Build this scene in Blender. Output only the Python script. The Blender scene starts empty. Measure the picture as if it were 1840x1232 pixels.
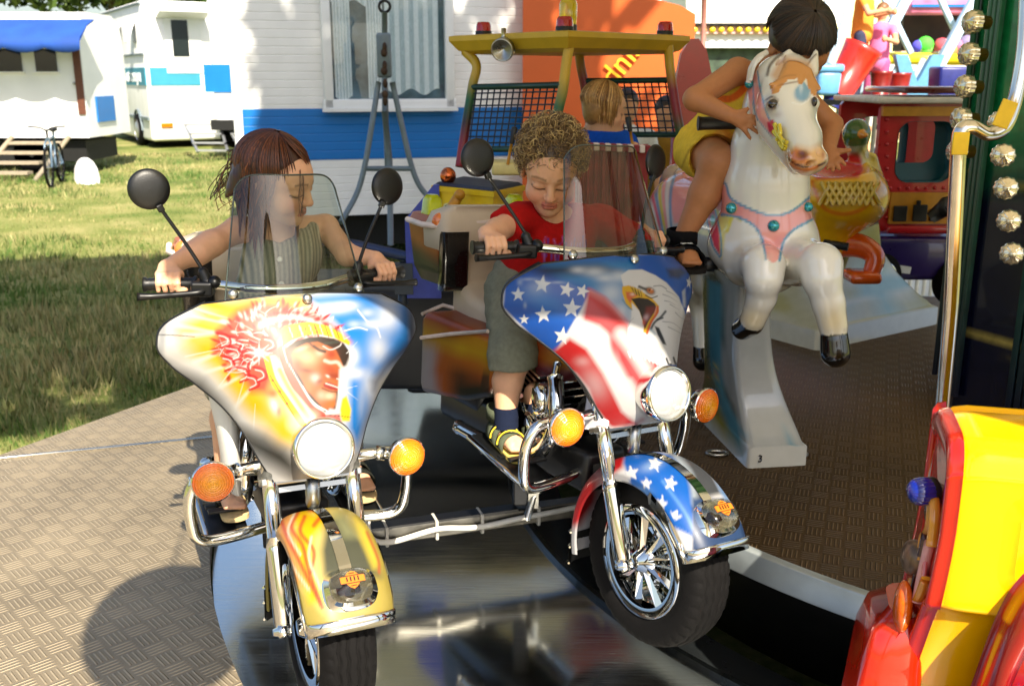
import bpy, bmesh, math, random
import numpy as np
from mathutils import Matrix, Vector
R = math.radians
sc = bpy.context.scene
col = sc.collection

# ---------------------------------------------------------------- camera, sky, sun, exposure
F, PITCH, CZ = 1790.0, R(15), 1.4
cam_d = bpy.data.cameras.new('camera'); cam = bpy.data.objects.new('camera', cam_d); col.objects.link(cam)
cam.location = (0, 0, CZ); cam.rotation_euler = (R(90) - PITCH, 0, 0)
cam_d.sensor_width = 36; cam_d.lens = 36 * F / 1840; cam_d.clip_start = 0.05; cam_d.clip_end = 2000
cam_d.dof.use_dof = True; cam_d.dof.focus_distance = 2.35; cam_d.dof.aperture_fstop = 6.3
sc.camera = cam
SUN = Vector((0.31, -0.92, 1.0)).normalized()
w = bpy.data.worlds.new('World'); sc.world = w; w.use_nodes = True
wn = w.node_tree.nodes; wl = w.node_tree.links
sky = wn.new('ShaderNodeTexSky'); sky.sky_type = 'NISHITA'; sky.sun_disc = False
sky.sun_elevation = math.asin(SUN.z); sky.sun_rotation = math.atan2(SUN.x, SUN.y)
sky.air_density = 1.0; sky.dust_density = 2.5; sky.ozone_density = 1.0
wl.new(sky.outputs[0], wn['Background'].inputs[0]); wn['Background'].inputs[1].default_value = 0.10
sd = bpy.data.lights.new('sun', 'SUN'); sun = bpy.data.objects.new('sun', sd); col.objects.link(sun)
sd.energy = 5.0; sd.angle = R(0.5); sd.color = (1.0, 0.90, 0.74)
sun.rotation_euler = SUN.to_track_quat('Z', 'Y').to_euler(); sun.location = (6, -5, 12)
sc.view_settings.view_transform = 'Standard'; sc.view_settings.look = 'None'
sc.view_settings.exposure = 1.2; sc.view_settings.gamma = 1
sc.cycles.max_bounces = 8; sc.cycles.transparent_max_bounces = 12
sc.cycles.sample_clamp_indirect = 6; sc.cycles.caustics_reflective = False; sc.cycles.caustics_refractive = False

# ---------------------------------------------------------------- measuring helpers
CP, SP = math.cos(PITCH), math.sin(PITCH)
def _ray(px, py):
    a = (px - 920) / F; b = -(py - 616) / F
    return (a, CP + b * SP, -SP + b * CP)
def at(px, py, Y):
    r = _ray(px, py); t = Y / r[1]
    return np.array((r[0] * t, Y, CZ + r[2] * t))
def on(px, py, z):
    r = _ray(px, py); t = (z - CZ) / r[2]
    return np.array((r[0] * t, r[1] * t, z))
def project(v):
    v = np.asarray(v); d = v[:, 1] * CP - (v[:, 2] - CZ) * SP; u = v[:, 1] * SP + (v[:, 2] - CZ) * CP
    return 920 + F * v[:, 0] / d, 616 - F * u / d
def lin(c):
    c = np.asarray(c, float)
    if c.max() > 1.5: c = c / 255.0
    return np.where(c <= 0.04045, c / 12.92, ((c + 0.055) / 1.055) ** 2.4)

# ---------------------------------------------------------------- mesh accumulation
class MB:
    def __init__(s): s.v = []; s.f = []; s.n = 0; s.sm = []; s.mi = []; s.c = []
    def add(s, V, Fc, smooth=True, m=0, c=None):
        V = np.asarray(V, float).reshape(-1, 3)
        s.v.append(V); s.c.append(np.ones((len(V), 3)) if c is None else np.broadcast_to(np.asarray(c, float), (len(V), 3)))
        for f in Fc: s.f.append([i + s.n for i in f])
        s.sm += [smooth] * len(Fc); s.mi += [m] * len(Fc); s.n += len(V); return s
    def V(s): return np.concatenate(s.v)
def orth(d):
    d = np.asarray(d, float); d = d / (np.linalg.norm(d) + 1e-12)
    a = np.array((0, 0, 1.)) if abs(d[2]) < .9 else np.array((1., 0, 0))
    x = np.cross(a, d); x /= np.linalg.norm(x); return x, np.cross(d, x), d
def frame(x=None, y=None, z=None):
    return np.array([x, y, z], float).T
def rot(ax, deg):
    return np.array(Matrix.Rotation(R(deg), 3, ax))
def euler(rx, ry, rz): return rot('Z', rz) @ rot('Y', ry) @ rot('X', rx)
def box(b, c, s, Rm=None, bev=0.0, m=0, seg=2, col_=None, taper=None):
    bm = bmesh.new(); bmesh.ops.create_cube(bm, size=1)
    for v in bm.verts:
        v.co = Vector((v.co.x * s[0], v.co.y * s[1], v.co.z * s[2]))
        if taper and v.co.z > 0: v.co.x *= taper[0]; v.co.y *= taper[1]
    if bev: bmesh.ops.bevel(bm, geom=list(bm.edges), offset=min(bev, .49 * min(s)), segments=seg, affect='EDGES', profile=.5)
    bm.verts.index_update(); V = np.array([v.co[:] for v in bm.verts]); Fc = [[v.index for v in f.verts] for f in bm.faces]; bm.free()
    if Rm is not None: V = V @ np.asarray(Rm).T
    return b.add(V + np.asarray(c), Fc, smooth=bev > 0.006 and seg > 1, m=m, c=col_)
def grid(b, P, cu=False, cv=False, m=0, smooth=True, c=None, flip=False):
    P = np.asarray(P, float); nu, nv = P.shape[:2]; Fc = []
    for i in range(nu if cu else nu - 1):
        i2 = (i + 1) % nu
        for j in range(nv if cv else nv - 1):
            j2 = (j + 1) % nv; q = [i * nv + j, i2 * nv + j, i2 * nv + j2, i * nv + j2]
            Fc.append(q[::-1] if flip else q)
    return b.add(P.reshape(-1, 3), Fc, smooth, m, None if c is None else np.asarray(c).reshape(-1, 3))
def smooth_path(pts, n=6):
    p = np.asarray(pts, float)
    if len(p) < 3 or n < 2: return p
    q = np.vstack([2 * p[0] - p[1], p, 2 * p[-1] - p[-2]]); out = []
    for i in range(1, len(q) - 2):
        for t in np.linspace(0, 1, n, endpoint=False):
            a, b_, c_, d = q[i - 1], q[i], q[i + 1], q[i + 2]
            out.append(.5 * (2 * b_ + (c_ - a) * t + (2 * a - 5 * b_ + 4 * c_ - d) * t * t + (3 * b_ - a - 3 * c_ + d) * t ** 3))
    out.append(p[-1]); return np.array(out)
def tube(b, pts, r, n=10, sm=0, m=0, c=None, cap=True, flat=None, up=None):
    p = np.asarray(pts, float)
    if sm:
        k = len(p); p2 = smooth_path(p, sm)
        if np.ndim(r): r = np.interp(np.linspace(0, k - 1, len(p2)), np.arange(k), r)
        p = p2
    r = np.broadcast_to(np.asarray(r, float), (len(p),)); T = np.gradient(p, axis=0); T /= np.linalg.norm(T, axis=1)[:, None] + 1e-12
    x = orth(T[0])[0] if up is None else np.cross(up, T[0]); x = x / np.linalg.norm(x); ring = []
    a = np.linspace(0, 2 * math.pi, n, endpoint=False)
    for i in range(len(p)):
        x = x - T[i] * np.dot(x, T[i]); x /= np.linalg.norm(x) + 1e-12; y = np.cross(T[i], x)
        ring.append(p[i] + r[i] * (np.cos(a)[:, None] * x * (flat or 1) + np.sin(a)[:, None] * y))
    P = np.array(ring); st = b.n
    grid(b, P, cv=True, m=m, c=c if c is None or np.ndim(c) == 1 else None, flip=True) if c is None else grid(b, P, cv=True, m=m, c=np.broadcast_to(c, P.shape), flip=True)
    if cap:
        b.f.append([st + i for i in range(n)]); b.f.append([st + (len(p) - 1) * n + i for i in range(n)][::-1]); b.sm += [False] * 2; b.mi += [m] * 2
    return b
def lathe(b, prof, c=(0, 0, 0), axis=(0, 0, 1), n=24, m=0, col_=None, ang=None):
    x, y, z = orth(axis); a = np.linspace(0, 2 * math.pi, n, endpoint=False)
    P = np.array([[np.asarray(c) + r * (math.cos(t) * x + math.sin(t) * y) + h * z for t in a] for r, h in prof])
    return grid(b, P, cv=True, m=m, flip=True, c=None if col_ is None else np.broadcast_to(col_, P.shape))
def ball(b, c, r, Rm=None, n=12, m=0, col_=None):
    r = np.broadcast_to(np.asarray(r, float), (3,)); th = np.linspace(0, math.pi, n + 1); ph = np.linspace(0, 2 * math.pi, 2 * n, endpoint=False)
    P = np.stack([np.sin(th)[:, None] * np.cos(ph), np.sin(th)[:, None] * np.sin(ph), np.cos(th)[:, None] * np.ones_like(ph)], -1) * r
    if Rm is not None: P = P @ np.asarray(Rm).T
    return grid(b, P + np.asarray(c), cv=True, m=m, c=None if col_ is None else np.broadcast_to(col_, P.shape))
def prism(b, poly, h, o=(0, 0, 0), Rm=None, m=0, smooth=False, col_=None):
    p = np.asarray(poly, float); n = len(p); V = np.vstack([np.c_[p, np.zeros(n)], np.c_[p, np.full(n, h)]])
    if Rm is not None: V = V @ np.asarray(Rm).T
    Fc = [list(range(n))[::-1], list(range(n, 2 * n))]; area = .5 * np.sum(p[:, 0] * np.roll(p[:, 1], -1) - p[:, 1] * np.roll(p[:, 0], -1))
    st = b.n
    S = [[i, (i + 1) % n, n + (i + 1) % n, n + i] for i in range(n)]
    if area * h < 0: Fc = [f[::-1] for f in Fc]; S = [f[::-1] for f in S]
    b.add(V + np.asarray(o), Fc + S, False, m, col_)
    return b
def loft(b, secs, m=0, c=None, cap=True, smooth=True):
    P = np.array(secs, float); st = b.n; n = P.shape[1]
    grid(b, P, cv=True, m=m, smooth=smooth, c=None if c is None else np.broadcast_to(c, P.shape), flip=True)
    if cap:
        b.f.append([st + i for i in range(n)]); b.f.append([st + (len(P) - 1) * n + i for i in range(n)][::-1]); b.sm += [False] * 2; b.mi += [m] * 2
    return b
def rrect(w_, h_, r, k=4):
    out = []
    for cx, cy, a0 in ((w_ / 2 - r, h_ / 2 - r, 0), (-w_ / 2 + r, h_ / 2 - r, 90), (-w_ / 2 + r, -h_ / 2 + r, 180), (w_ / 2 - r, -h_ / 2 + r, 270)):
        for i in range(k + 1):
            t = R(a0 + 90 * i / k); out.append((cx + r * math.cos(t), cy + r * math.sin(t)))
    return np.array(out)
def words(s, size, ext=0.002):
    cu = bpy.data.curves.new('words', 'FONT'); cu.body = s; cu.size = size; cu.extrude = ext; cu.align_x = 'CENTER'; cu.align_y = 'CENTER'
    o = bpy.data.objects.new('words', cu); col.objects.link(o); bpy.context.view_layer.update()
    me = bpy.data.meshes.new_from_object(o.evaluated_get(bpy.context.evaluated_depsgraph_get()))
    V = np.array([v.co[:] for v in me.vertices]); Fc = [list(p.vertices) for p in me.polygons]
    bpy.data.objects.remove(o); bpy.data.curves.remove(cu); bpy.data.meshes.remove(me); return V, Fc

# ---------------------------------------------------------------- objects
WM = {}
def thing(name, label, cat, loc=(0, 0, 0), rz=0.0, lean=0.0, pit=0.0, group=None):
    o = bpy.data.objects.new(name, None); col.objects.link(o); o.empty_display_size = .1
    o.matrix_world = Matrix.Translation(Vector(loc)) @ Matrix.Rotation(R(rz), 4, 'Z') @ Matrix.Rotation(R(lean), 4, 'Y') @ Matrix.Rotation(R(pit), 4, 'X')
    WM[o.name] = np.array(o.matrix_world); tag(o, label, cat, group); return o
def tag(o, label=None, cat=None, group=None, kind=None):
    if label: o['label'] = label
    if cat: o['category'] = cat
    if group: o['group'] = group
    if kind: o['kind'] = kind
    return o
def obj(name, b, mats, parent=None, world=True, colors=None, label=None):
    V = b.V()
    M = WM[parent.name] if parent is not None else np.eye(4)
    if parent is not None and world:
        I = np.linalg.inv(M); V = V @ I[:3, :3].T + I[:3, 3]
    me = bpy.data.meshes.new(name); me.from_pydata(V.tolist(), [], b.f)
    me.polygons.foreach_set('use_smooth', b.sm); me.polygons.foreach_set('material_index', b.mi)
    for m in (mats if isinstance(mats, (list, tuple)) else [mats]): me.materials.append(m)
    C = colors if colors is not None else np.concatenate(b.c)
    at_ = me.color_attributes.new('Col', 'FLOAT_COLOR', 'POINT')
    at_.data.foreach_set('color', np.c_[np.clip(C, 0, 1), np.ones(len(C))].astype(np.float32).ravel())
    me.update(); o = bpy.data.objects.new(name, me); col.objects.link(o)
    if parent is not None: o.parent = parent
    WM[o.name] = M
    if label: o['label'] = label
    return o
def single(name, b, mats, label, cat, group=None, colors=None, kind=None):
    """a thing that is one mesh, with its origin at its base"""
    V = b.V(); base = np.array([(V[:, 0].min() + V[:, 0].max()) / 2, (V[:, 1].min() + V[:, 1].max()) / 2, V[:, 2].min()])
    b.v = [x - base for x in b.v]; o = obj(name, b, mats, None, colors=colors); o.location = base
    M = np.eye(4); M[:3, 3] = base; WM[o.name] = M
    return tag(o, label, cat, group, kind)
def copy_tree(o, parent=None):
    c = o.copy(); col.objects.link(c); c.parent = parent
    for ch in o.children: copy_tree(ch, c)
    return c
def structure(name, b, mats, **k):
    o = obj(name, b, mats, None, **k); o['kind'] = 'structure'; return o

# ---------------------------------------------------------------- materials
def nt(name):
    m = bpy.data.materials.new(name); m.use_nodes = True; t = m.node_tree
    return m, t.nodes, t.links, t.nodes['Principled BSDF']
def mat(name, c, rough=.5, metal=0.0, var=.12, scale=20, bump=0.0, bscale=200, coat=0.0, spec=.5, attr=False, rv=.08, stretch=None, trans=0.0, sss=0.0, emit=0.0):
    m, n, l, p = nt(name)
    tc = n.new('ShaderNodeTexCoord'); mp = n.new('ShaderNodeMapping'); l.new(tc.outputs['Object'], mp.inputs[0])
    if stretch: mp.inputs['Scale'].default_value = stretch
    no = n.new('ShaderNodeTexNoise'); no.inputs['Scale'].default_value = scale; no.inputs['Detail'].default_value = 5
    l.new(mp.outputs[0], no.inputs['Vector'])
    mr = n.new('ShaderNodeMapRange'); mr.inputs[3].default_value = 1 - var; mr.inputs[4].default_value = 1 + var
    mr.inputs[1].default_value = .3; mr.inputs[2].default_value = .7; l.new(no.outputs['Fac'], mr.inputs[0])
    mx = n.new('ShaderNodeMix'); mx.data_type = 'RGBA'; mx.blend_type = 'MULTIPLY'; mx.inputs[0].default_value = 1
    if attr:
        a = n.new('ShaderNodeAttribute'); a.attribute_name = 'Col'; l.new(a.outputs['Color'], mx.inputs[6])
    else: mx.inputs[6].default_value = (*lin(c), 1)
    l.new(mr.outputs[0], mx.inputs[7]); l.new(mx.outputs[2], p.inputs['Base Color'])
    r2 = n.new('ShaderNodeMapRange'); r2.inputs[3].default_value = max(0, rough - rv); r2.inputs[4].default_value = min(1, rough + rv)
    l.new(no.outputs['Fac'], r2.inputs[0]); l.new(r2.outputs[0], p.inputs['Roughness'])
    p.inputs['Metallic'].default_value = metal; p.inputs['Coat Weight'].default_value = coat; p.inputs['Coat Roughness'].default_value = .04
    p.inputs['Specular IOR Level'].default_value = spec; p.inputs['Transmission Weight'].default_value = trans
    if sss: p.inputs['Subsurface Weight'].default_value = sss; p.inputs['Subsurface Radius'].default_value = (.012, .005, .003); p.inputs['Subsurface Scale'].default_value = 1.0
    if emit:
        l.new(mx.outputs[2], p.inputs['Emission Color']); p.inputs['Emission Strength'].default_value = emit
    if bump:
        nb = n.new('ShaderNodeTexNoise'); nb.inputs['Scale'].default_value = bscale; nb.inputs['Detail'].default_value = 3; l.new(mp.outputs[0], nb.inputs['Vector'])
        bp = n.new('ShaderNodeBump'); bp.inputs['Strength'].default_value = bump; bp.inputs['Distance'].default_value = .003
        l.new(nb.outputs['Fac'], bp.inputs['Height']); l.new(bp.outputs[0], p.inputs['Normal'])
    return m
def glass(name, tint, gloss=.9, ior=1.5):
    """thin clear sheet: coloured see-through with a real Fresnel reflection"""
    m, n, l, p = nt(name); n.remove(p); out = n['Material Output']
    tr = n.new('ShaderNodeBsdfTransparent'); tr.inputs[0].default_value = (*tint, 1)
    gl = n.new('ShaderNodeBsdfGlossy'); gl.inputs['Roughness'].default_value = .03; gl.inputs['Color'].default_value = (gloss, gloss, gloss, 1)
    lw = n.new('ShaderNodeLayerWeight'); lw.inputs[0].default_value = .5; pw = n.new('ShaderNodeMath'); pw.operation = 'POWER'; pw.inputs[1].default_value = 4.0; l.new(lw.outputs['Facing'], pw.inputs[0]); fr = n.new('ShaderNodeMath'); fr.operation = 'MULTIPLY_ADD'; fr.inputs[1].default_value = .85; fr.inputs[2].default_value = .05; l.new(pw.outputs[0], fr.inputs[0]); mx = n.new('ShaderNodeMixShader')
    no = n.new('ShaderNodeTexNoise'); no.inputs['Scale'].default_value = 60; df = n.new('ShaderNodeBsdfDiffuse'); df.inputs[0].default_value = (.55, .55, .5, 1)
    mr = n.new('ShaderNodeMapRange'); mr.inputs[1].default_value = .45; mr.inputs[2].default_value = .8; mr.inputs[4].default_value = .018; l.new(no.outputs['Fac'], mr.inputs[0])
    m2 = n.new('ShaderNodeMixShader'); l.new(mr.outputs[0], m2.inputs[0]); l.new(tr.outputs[0], m2.inputs[1]); l.new(df.outputs[0], m2.inputs[2])
    l.new(fr.outputs[0], mx.inputs[0]); l.new(m2.outputs[0], mx.inputs[1]); l.new(gl.outputs[0], mx.inputs[2]); l.new(mx.outputs[0], out.inputs[0]); return m
def tread(name, c, rough, metal, cell=.06, ang=45, hi=.35, bars=4):
    """five-bar chequer plate: groups of raised bars, turned by 90 degrees from cell to cell"""
    m, n, l, p = nt(name)
    def M(op, a, b=None, c_=None):
        q = n.new('ShaderNodeMath'); q.operation = op
        for i, v in enumerate((a, b, c_)):
            if v is None: continue
            if isinstance(v, (int, float)): q.inputs[i].default_value = v
            else: l.new(v, q.inputs[i])
        return q.outputs[0]
    tc = n.new('ShaderNodeTexCoord'); mp = n.new('ShaderNodeMapping'); mp.inputs['Rotation'].default_value = (0, 0, R(ang)); l.new(tc.outputs['Object'], mp.inputs[0])
    sx = n.new('ShaderNodeSeparateXYZ'); l.new(mp.outputs[0], sx.inputs[0])
    u = M('DIVIDE', sx.outputs[0], cell); v = M('DIVIDE', sx.outputs[1], cell)
    iu = M('FLOOR', u); iv = M('FLOOR', v); fu = M('FRACT', u); fv = M('FRACT', v)
    par = M('FLOORED_MODULO', M('ADD', iu, iv), 2.0); ip = M('SUBTRACT', 1.0, par)
    a = M('ADD', M('MULTIPLY', par, fu), M('MULTIPLY', ip, fv)); b_ = M('ADD', M('MULTIPLY', par, fv), M('MULTIPLY', ip, fu))
    wa = M('SMOOTH_MIN', M('MULTIPLY', M('SUBTRACT', .5, M('ABSOLUTE', M('SUBTRACT', a, .5))), 7.0), 1.0, .3)
    wb = M('GREATER_THAN', M('SUBTRACT', .45, M('ABSOLUTE', M('SUBTRACT', b_, .5))), 0.0)
    wv = M('MAXIMUM', M('SUBTRACT', M('MULTIPLY', M('COSINE', M('MULTIPLY', M('SUBTRACT', b_, .05), 2 * math.pi * bars / .9)), -1.0), 0.0), 0.0)
    h = M('MULTIPLY', M('MULTIPLY', wv, wb), M('MAXIMUM', wa, 0.0))
    bp = n.new('ShaderNodeBump'); bp.inputs['Strength'].default_value = 1.0; bp.inputs['Distance'].default_value = .0028; l.new(h, bp.inputs['Height'])
    no = n.new('ShaderNodeTexNoise'); no.inputs['Scale'].default_value = 3.0; no.inputs['Detail'].default_value = 8; l.new(tc.outputs['Object'], no.inputs['Vector'])
    cr = n.new('ShaderNodeMix'); cr.data_type = 'RGBA'; l.new(no.outputs['Fac'], cr.inputs[0]); c = lin(c)
    cr.inputs[6].default_value = (*(c * .45), 1); cr.inputs[7].default_value = (*(c * 1.5), 1)
    c2 = n.new('ShaderNodeMix'); c2.data_type = 'RGBA'; l.new(M('MULTIPLY', h, hi), c2.inputs[0]); l.new(cr.outputs[2], c2.inputs[6]); c2.inputs[7].default_value = (*np.minimum(c * 2.2 + .05, 1), 1)  # lighter colour on the raised bars paints in their highlight
    l.new(c2.outputs[2], p.inputs['Base Color']); l.new(bp.outputs[0], p.inputs['Normal'])
    p.inputs['Roughness'].default_value = rough; p.inputs['Metallic'].default_value = metal; return m
def steel_floor(name):
    m, n, l, p = nt(name); tc = n.new('ShaderNodeTexCoord')
    a = n.new('ShaderNodeTexNoise'); a.inputs['Scale'].default_value = 2.5; a.inputs['Detail'].default_value = 9; l.new(tc.outputs['Object'], a.inputs['Vector'])
    mp = n.new('ShaderNodeMapping'); mp.inputs['Scale'].default_value = (3, 160, 1); mp.inputs['Rotation'].default_value = (0, 0, R(28)); l.new(tc.outputs['Object'], mp.inputs[0])
    b_ = n.new('ShaderNodeTexNoise'); b_.inputs['Scale'].default_value = 2; b_.inputs['Detail'].default_value = 4; l.new(mp.outputs[0], b_.inputs['Vector'])
    ad = n.new('ShaderNodeMath'); ad.operation = 'MULTIPLY'; l.new(a.outputs['Fac'], ad.inputs[0]); l.new(b_.outputs['Fac'], ad.inputs[1])
    mr = n.new('ShaderNodeMapRange'); mr.inputs[1].default_value = .1; mr.inputs[2].default_value = .5; mr.inputs[3].default_value = .05; mr.inputs[4].default_value = .30; l.new(ad.outputs[0], mr.inputs[0]); l.new(mr.outputs[0], p.inputs['Roughness'])
    cr = n.new('ShaderNodeMix'); cr.data_type = 'RGBA'; l.new(a.outputs['Fac'], cr.inputs[0]); cr.inputs[6].default_value = (.74, .75, .71, 1); cr.inputs[7].default_value = (.90, .90, .86, 1)
    l.new(cr.outputs[2], p.inputs['Base Color']); p.inputs['Metallic'].default_value = 1
    bp = n.new('ShaderNodeBump'); bp.inputs['Strength'].default_value = .05; bp.inputs['Distance'].default_value = .01; l.new(a.outputs['Fac'], bp.inputs['Height']); l.new(bp.outputs[0], p.inputs['Normal']); return m

CHROME = mat('chrome', (225, 225, 220), .06, 1.0, var=.04, rv=.03)
STEEL = mat('brushed steel', (175, 175, 170), .28, 1.0, var=.08)
BLACKP = mat('black plastic', (13, 14, 15), .42, var=.2, bump=.15, bscale=400)
BLACKM = mat('black metal', (16, 16, 17), .38, .2, var=.2)
RUBBER = mat('tyre rubber', (17, 16, 16), .8, spec=.12, var=.2, scale=40, bump=.3, bscale=300)
PAINT = mat('airbrushed lacquer', (0, 0, 0), .42, coat=.14, attr=True, var=.03, spec=.35)
GLOSS = mat('glossy fibreglass', (0, 0, 0), .22, coat=.8, attr=True, var=.05)
SKIN = mat('skin', (0, 0, 0), .52, attr=True, var=.05, scale=60, sss=.12, spec=.35, bump=.06, bscale=500)
CLOTH = mat('cloth', (0, 0, 0), .9, attr=True, var=.10, scale=90, bump=.35, bscale=700, spec=.15)
HAIR = mat('hair', (0, 0, 0), .38, attr=True, var=.22, scale=70, spec=.55)
MATTE = mat('painted matt', (0, 0, 0), .6, attr=True, var=.08, scale=8)
SATIN = mat('painted satin', (0, 0, 0), .38, attr=True, var=.07, scale=6)
AMBER = mat('amber lens', (0, 0, 0), .15, var=.12, trans=.2, coat=.5, attr=True, scale=150)
REDLENS = mat('red lens', (190, 12, 8), .15, var=.1, trans=.3, coat=.5)
LAMPGLASS = mat('clear lens', (240, 242, 240), .06, var=.03, trans=.55, coat=.3, rv=.02)
MIRRORBOWL = mat('reflector bowl', (235, 235, 228), .12, 1.0, var=.03)
# ---------------------------------------------------------------- smooth bodies: blended limbs and ellipsoids meshed as one surface
class Body:
    def __init__(s, res=.004): s.p = []; s.res = res; s.col = []
    def cap(s, a, b, r1, r2=None, k=.012, c=None, op='+'):
        a = np.asarray(a, float); b = np.asarray(b, float); r2 = r1 if r2 is None else r2; r = max(r1, r2)
        s.p.append(('c', a, b, r1, r2, k, op, np.minimum(a, b) - r, np.maximum(a, b) + r, c)); return s
    def path(s, pts, rs, k=.012, c=None, sm=0):
        pts = np.asarray(pts, float)
        if sm:
            q = smooth_path(pts, sm); rs = np.interp(np.linspace(0, len(pts) - 1, len(q)), np.arange(len(pts)), rs); pts = q
        for i in range(len(pts) - 1): s.cap(pts[i], pts[i + 1], rs[i], rs[i + 1], k, c)
        return s
    def ell(s, c0, r, Rm=None, k=.012, c=None, op='+'):
        r = np.broadcast_to(np.asarray(r, float), (3,)); Rm = np.eye(3) if Rm is None else np.asarray(Rm); c0 = np.asarray(c0, float)
        e = np.sqrt(((Rm * r) ** 2).sum(1)); s.p.append(('e', c0, Rm, r, None, k, op, c0 - e, c0 + e, c)); return s
    def cut(s, pt, n, k=.004): s.p.append(('k', np.asarray(pt, float), np.asarray(n, float) / np.linalg.norm(n), 0, 0, k, '-', None, None, None)); return s
    def _d(s, p, X, Y, Z):
        if p[0] == 'c':
            a, b, r1, r2 = p[1:5]; ab = b - a; L = ab @ ab + 1e-12
            t = ((X - a[0]) * ab[0] + (Y - a[1]) * ab[1] + (Z - a[2]) * ab[2]) / L; t = np.clip(t, 0, 1)
            return np.sqrt((X - a[0] - t * ab[0]) ** 2 + (Y - a[1] - t * ab[1]) ** 2 + (Z - a[2] - t * ab[2]) ** 2) - (r1 + (r2 - r1) * t)
        c0, Rm, r = p[1:4]; x = X - c0[0]; y = Y - c0[1]; z = Z - c0[2]
        q = [x * Rm[0, i] + y * Rm[1, i] + z * Rm[2, i] for i in range(3)]
        k0 = np.sqrt(sum((q[i] / r[i]) ** 2 for i in range(3))); k1 = np.sqrt(sum((q[i] / r[i] ** 2) ** 2 for i in range(3))) + 1e-9
        return k0 * (k0 - 1) / k1
    def mesh(s, noise=None):
        h = s.res; pos = [p for p in s.p if p[6] == '+']; lo = np.min([p[7] for p in pos], 0) - 4 * h; hi = np.max([p[8] for p in pos], 0) + 4 * h
        n = np.ceil((hi - lo) / h).astype(int) + 1; ax = [lo[i] + h * np.arange(n[i]) for i in range(3)]
        G = np.full(n, .05, np.float32)
        for p in s.p:
            k = p[5]
            if p[0] == 'k':
                d = (ax[0][:, None, None] - p[1][0]) * p[2][0] + (ax[1][None, :, None] - p[1][1]) * p[2][1] + (ax[2][None, None] - p[1][2]) * p[2][2]
                G = np.maximum(G, d.astype(np.float32)); continue
            i0 = np.clip(((p[7] - .03 - k - lo) / h).astype(int), 0, n - 1); i1 = np.clip(((p[8] + .03 + k - lo) / h).astype(int) + 2, 1, n)
            sl = tuple(slice(a, b) for a, b in zip(i0, i1)); X, Y, Z = ax[0][sl[0]][:, None, None], ax[1][sl[1]][None, :, None], ax[2][sl[2]][None, None]
            d = s._d(p, X, Y, Z); g = G[sl]
            if p[6] == '+': e = np.clip(.5 + .5 * (g - d) / k, 0, 1); G[sl] = g * (1 - e) + d * e - k * e * (1 - e)
            else: d = -d; e = np.clip(.5 - .5 * (g - d) / k, 0, 1); G[sl] = g * (1 - e) + d * e + k * e * (1 - e)
        if noise is not None: G = G + noise(ax[0][:, None, None], ax[1][None, :, None], ax[2][None, None]).astype(np.float32)
        return nets(G, lo, h)
    def colors(s, V, base, soft=.004):
        """colour of the nearest coloured piece"""
        C = np.tile(lin(base), (len(V), 1)); D = np.full(len(V), 1e9)
        for p in s.p:
            if p[6] != '+' : continue
            d = s._d(p, V[:, 0], V[:, 1], V[:, 2]); m = d < D; D[m] = d[m]; C[m] = lin(base if p[9] is None else p[9])
        return C
def nets(G, lo, h):
    S = G < 0; nx, ny, nz = G.shape; crn = [(i, j, k) for i in (0, 1) for j in (0, 1) for k in (0, 1)]
    cnt = sum(S[i:nx - 1 + i, j:ny - 1 + j, k:nz - 1 + k].astype(np.int8) for i, j, k in crn)
    act = (cnt > 0) & (cnt < 8); I = np.argwhere(act); idx = np.full(act.shape, -1, np.int64); idx[act] = np.arange(len(I))
    acc = np.zeros((len(I), 3)); num = np.zeros(len(I))
    val = {c: G[I[:, 0] + c[0], I[:, 1] + c[1], I[:, 2] + c[2]].astype(float) for c in crn}
    for a in crn:
        for d in range(3):
            if a[d]: continue
            b = list(a); b[d] = 1; b = tuple(b); va, vb = val[a], val[b]; m = (va < 0) != (vb < 0)
            t = np.where(m, va / np.where(m, va - vb, 1), 0); q = np.array(a, float)[None] + np.eye(3)[d][None] * t[:, None]
            acc += np.where(m[:, None], q, 0); num += m
    V = lo + h * (I + acc / num[:, None]); Fs = []
    for d in range(3):
        o = [0, 1, 2]; o.remove(d); e1, e2 = o
        sa = [slice(None)] * 3; sb = [slice(None)] * 3; sa[d] = slice(0, -1); sb[d] = slice(1, None)
        A = S[tuple(sa)]; B = S[tuple(sb)]; E = np.argwhere(A != B); E = E[(E[:, e1] > 0) & (E[:, e2] > 0) & (E[:, e1] < G.shape[e1] - 1) & (E[:, e2] < G.shape[e2] - 1)]
        u = np.zeros(3, int); v = np.zeros(3, int); u[e1] = 1; v[e2] = 1
        q = np.stack([idx[tuple((E - u - v).T)], idx[tuple((E - v).T)], idx[tuple(E.T)], idx[tuple((E - u).T)]], 1)
        ins = A[tuple(E.T)]; flip = ins if d != 1 else ~ins
        q = np.where(flip[:, None], q, q[:, ::-1]); Fs.append(q)
    return V, np.concatenate(Fs)
def relax(V, Fq, it=2, lam=.5):
    for _ in range(it):
        A = np.zeros_like(V); n = np.zeros(len(V))
        for i in range(4):
            for j in (1, 3): np.add.at(A, Fq[:, i], V[Fq[:, (i + j) % 4]]); np.add.at(n, Fq[:, i], 1)
        V = V + lam * (A / np.maximum(n, 1)[:, None] - V)
    return V
def body_obj(name, B, mat_, parent, base, paint=None, it=2, noise=None):
    V, Fq = B.mesh(noise); V = relax(V, Fq, it); C = B.colors(V, base)
    if paint: paint(V, C)
    m = MB(); m.add(V, Fq.tolist(), True); return obj(name, m, mat_, parent, True, colors=C)
def mixin(C, a, c): C[:] = C * (1 - a[:, None]) + lin(c) * a[:, None]
def near(V, p, r, soft=.5):
    d = np.linalg.norm(V - np.asarray(p), axis=1); return np.clip((r - d) / (r * soft), 0, 1)

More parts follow.
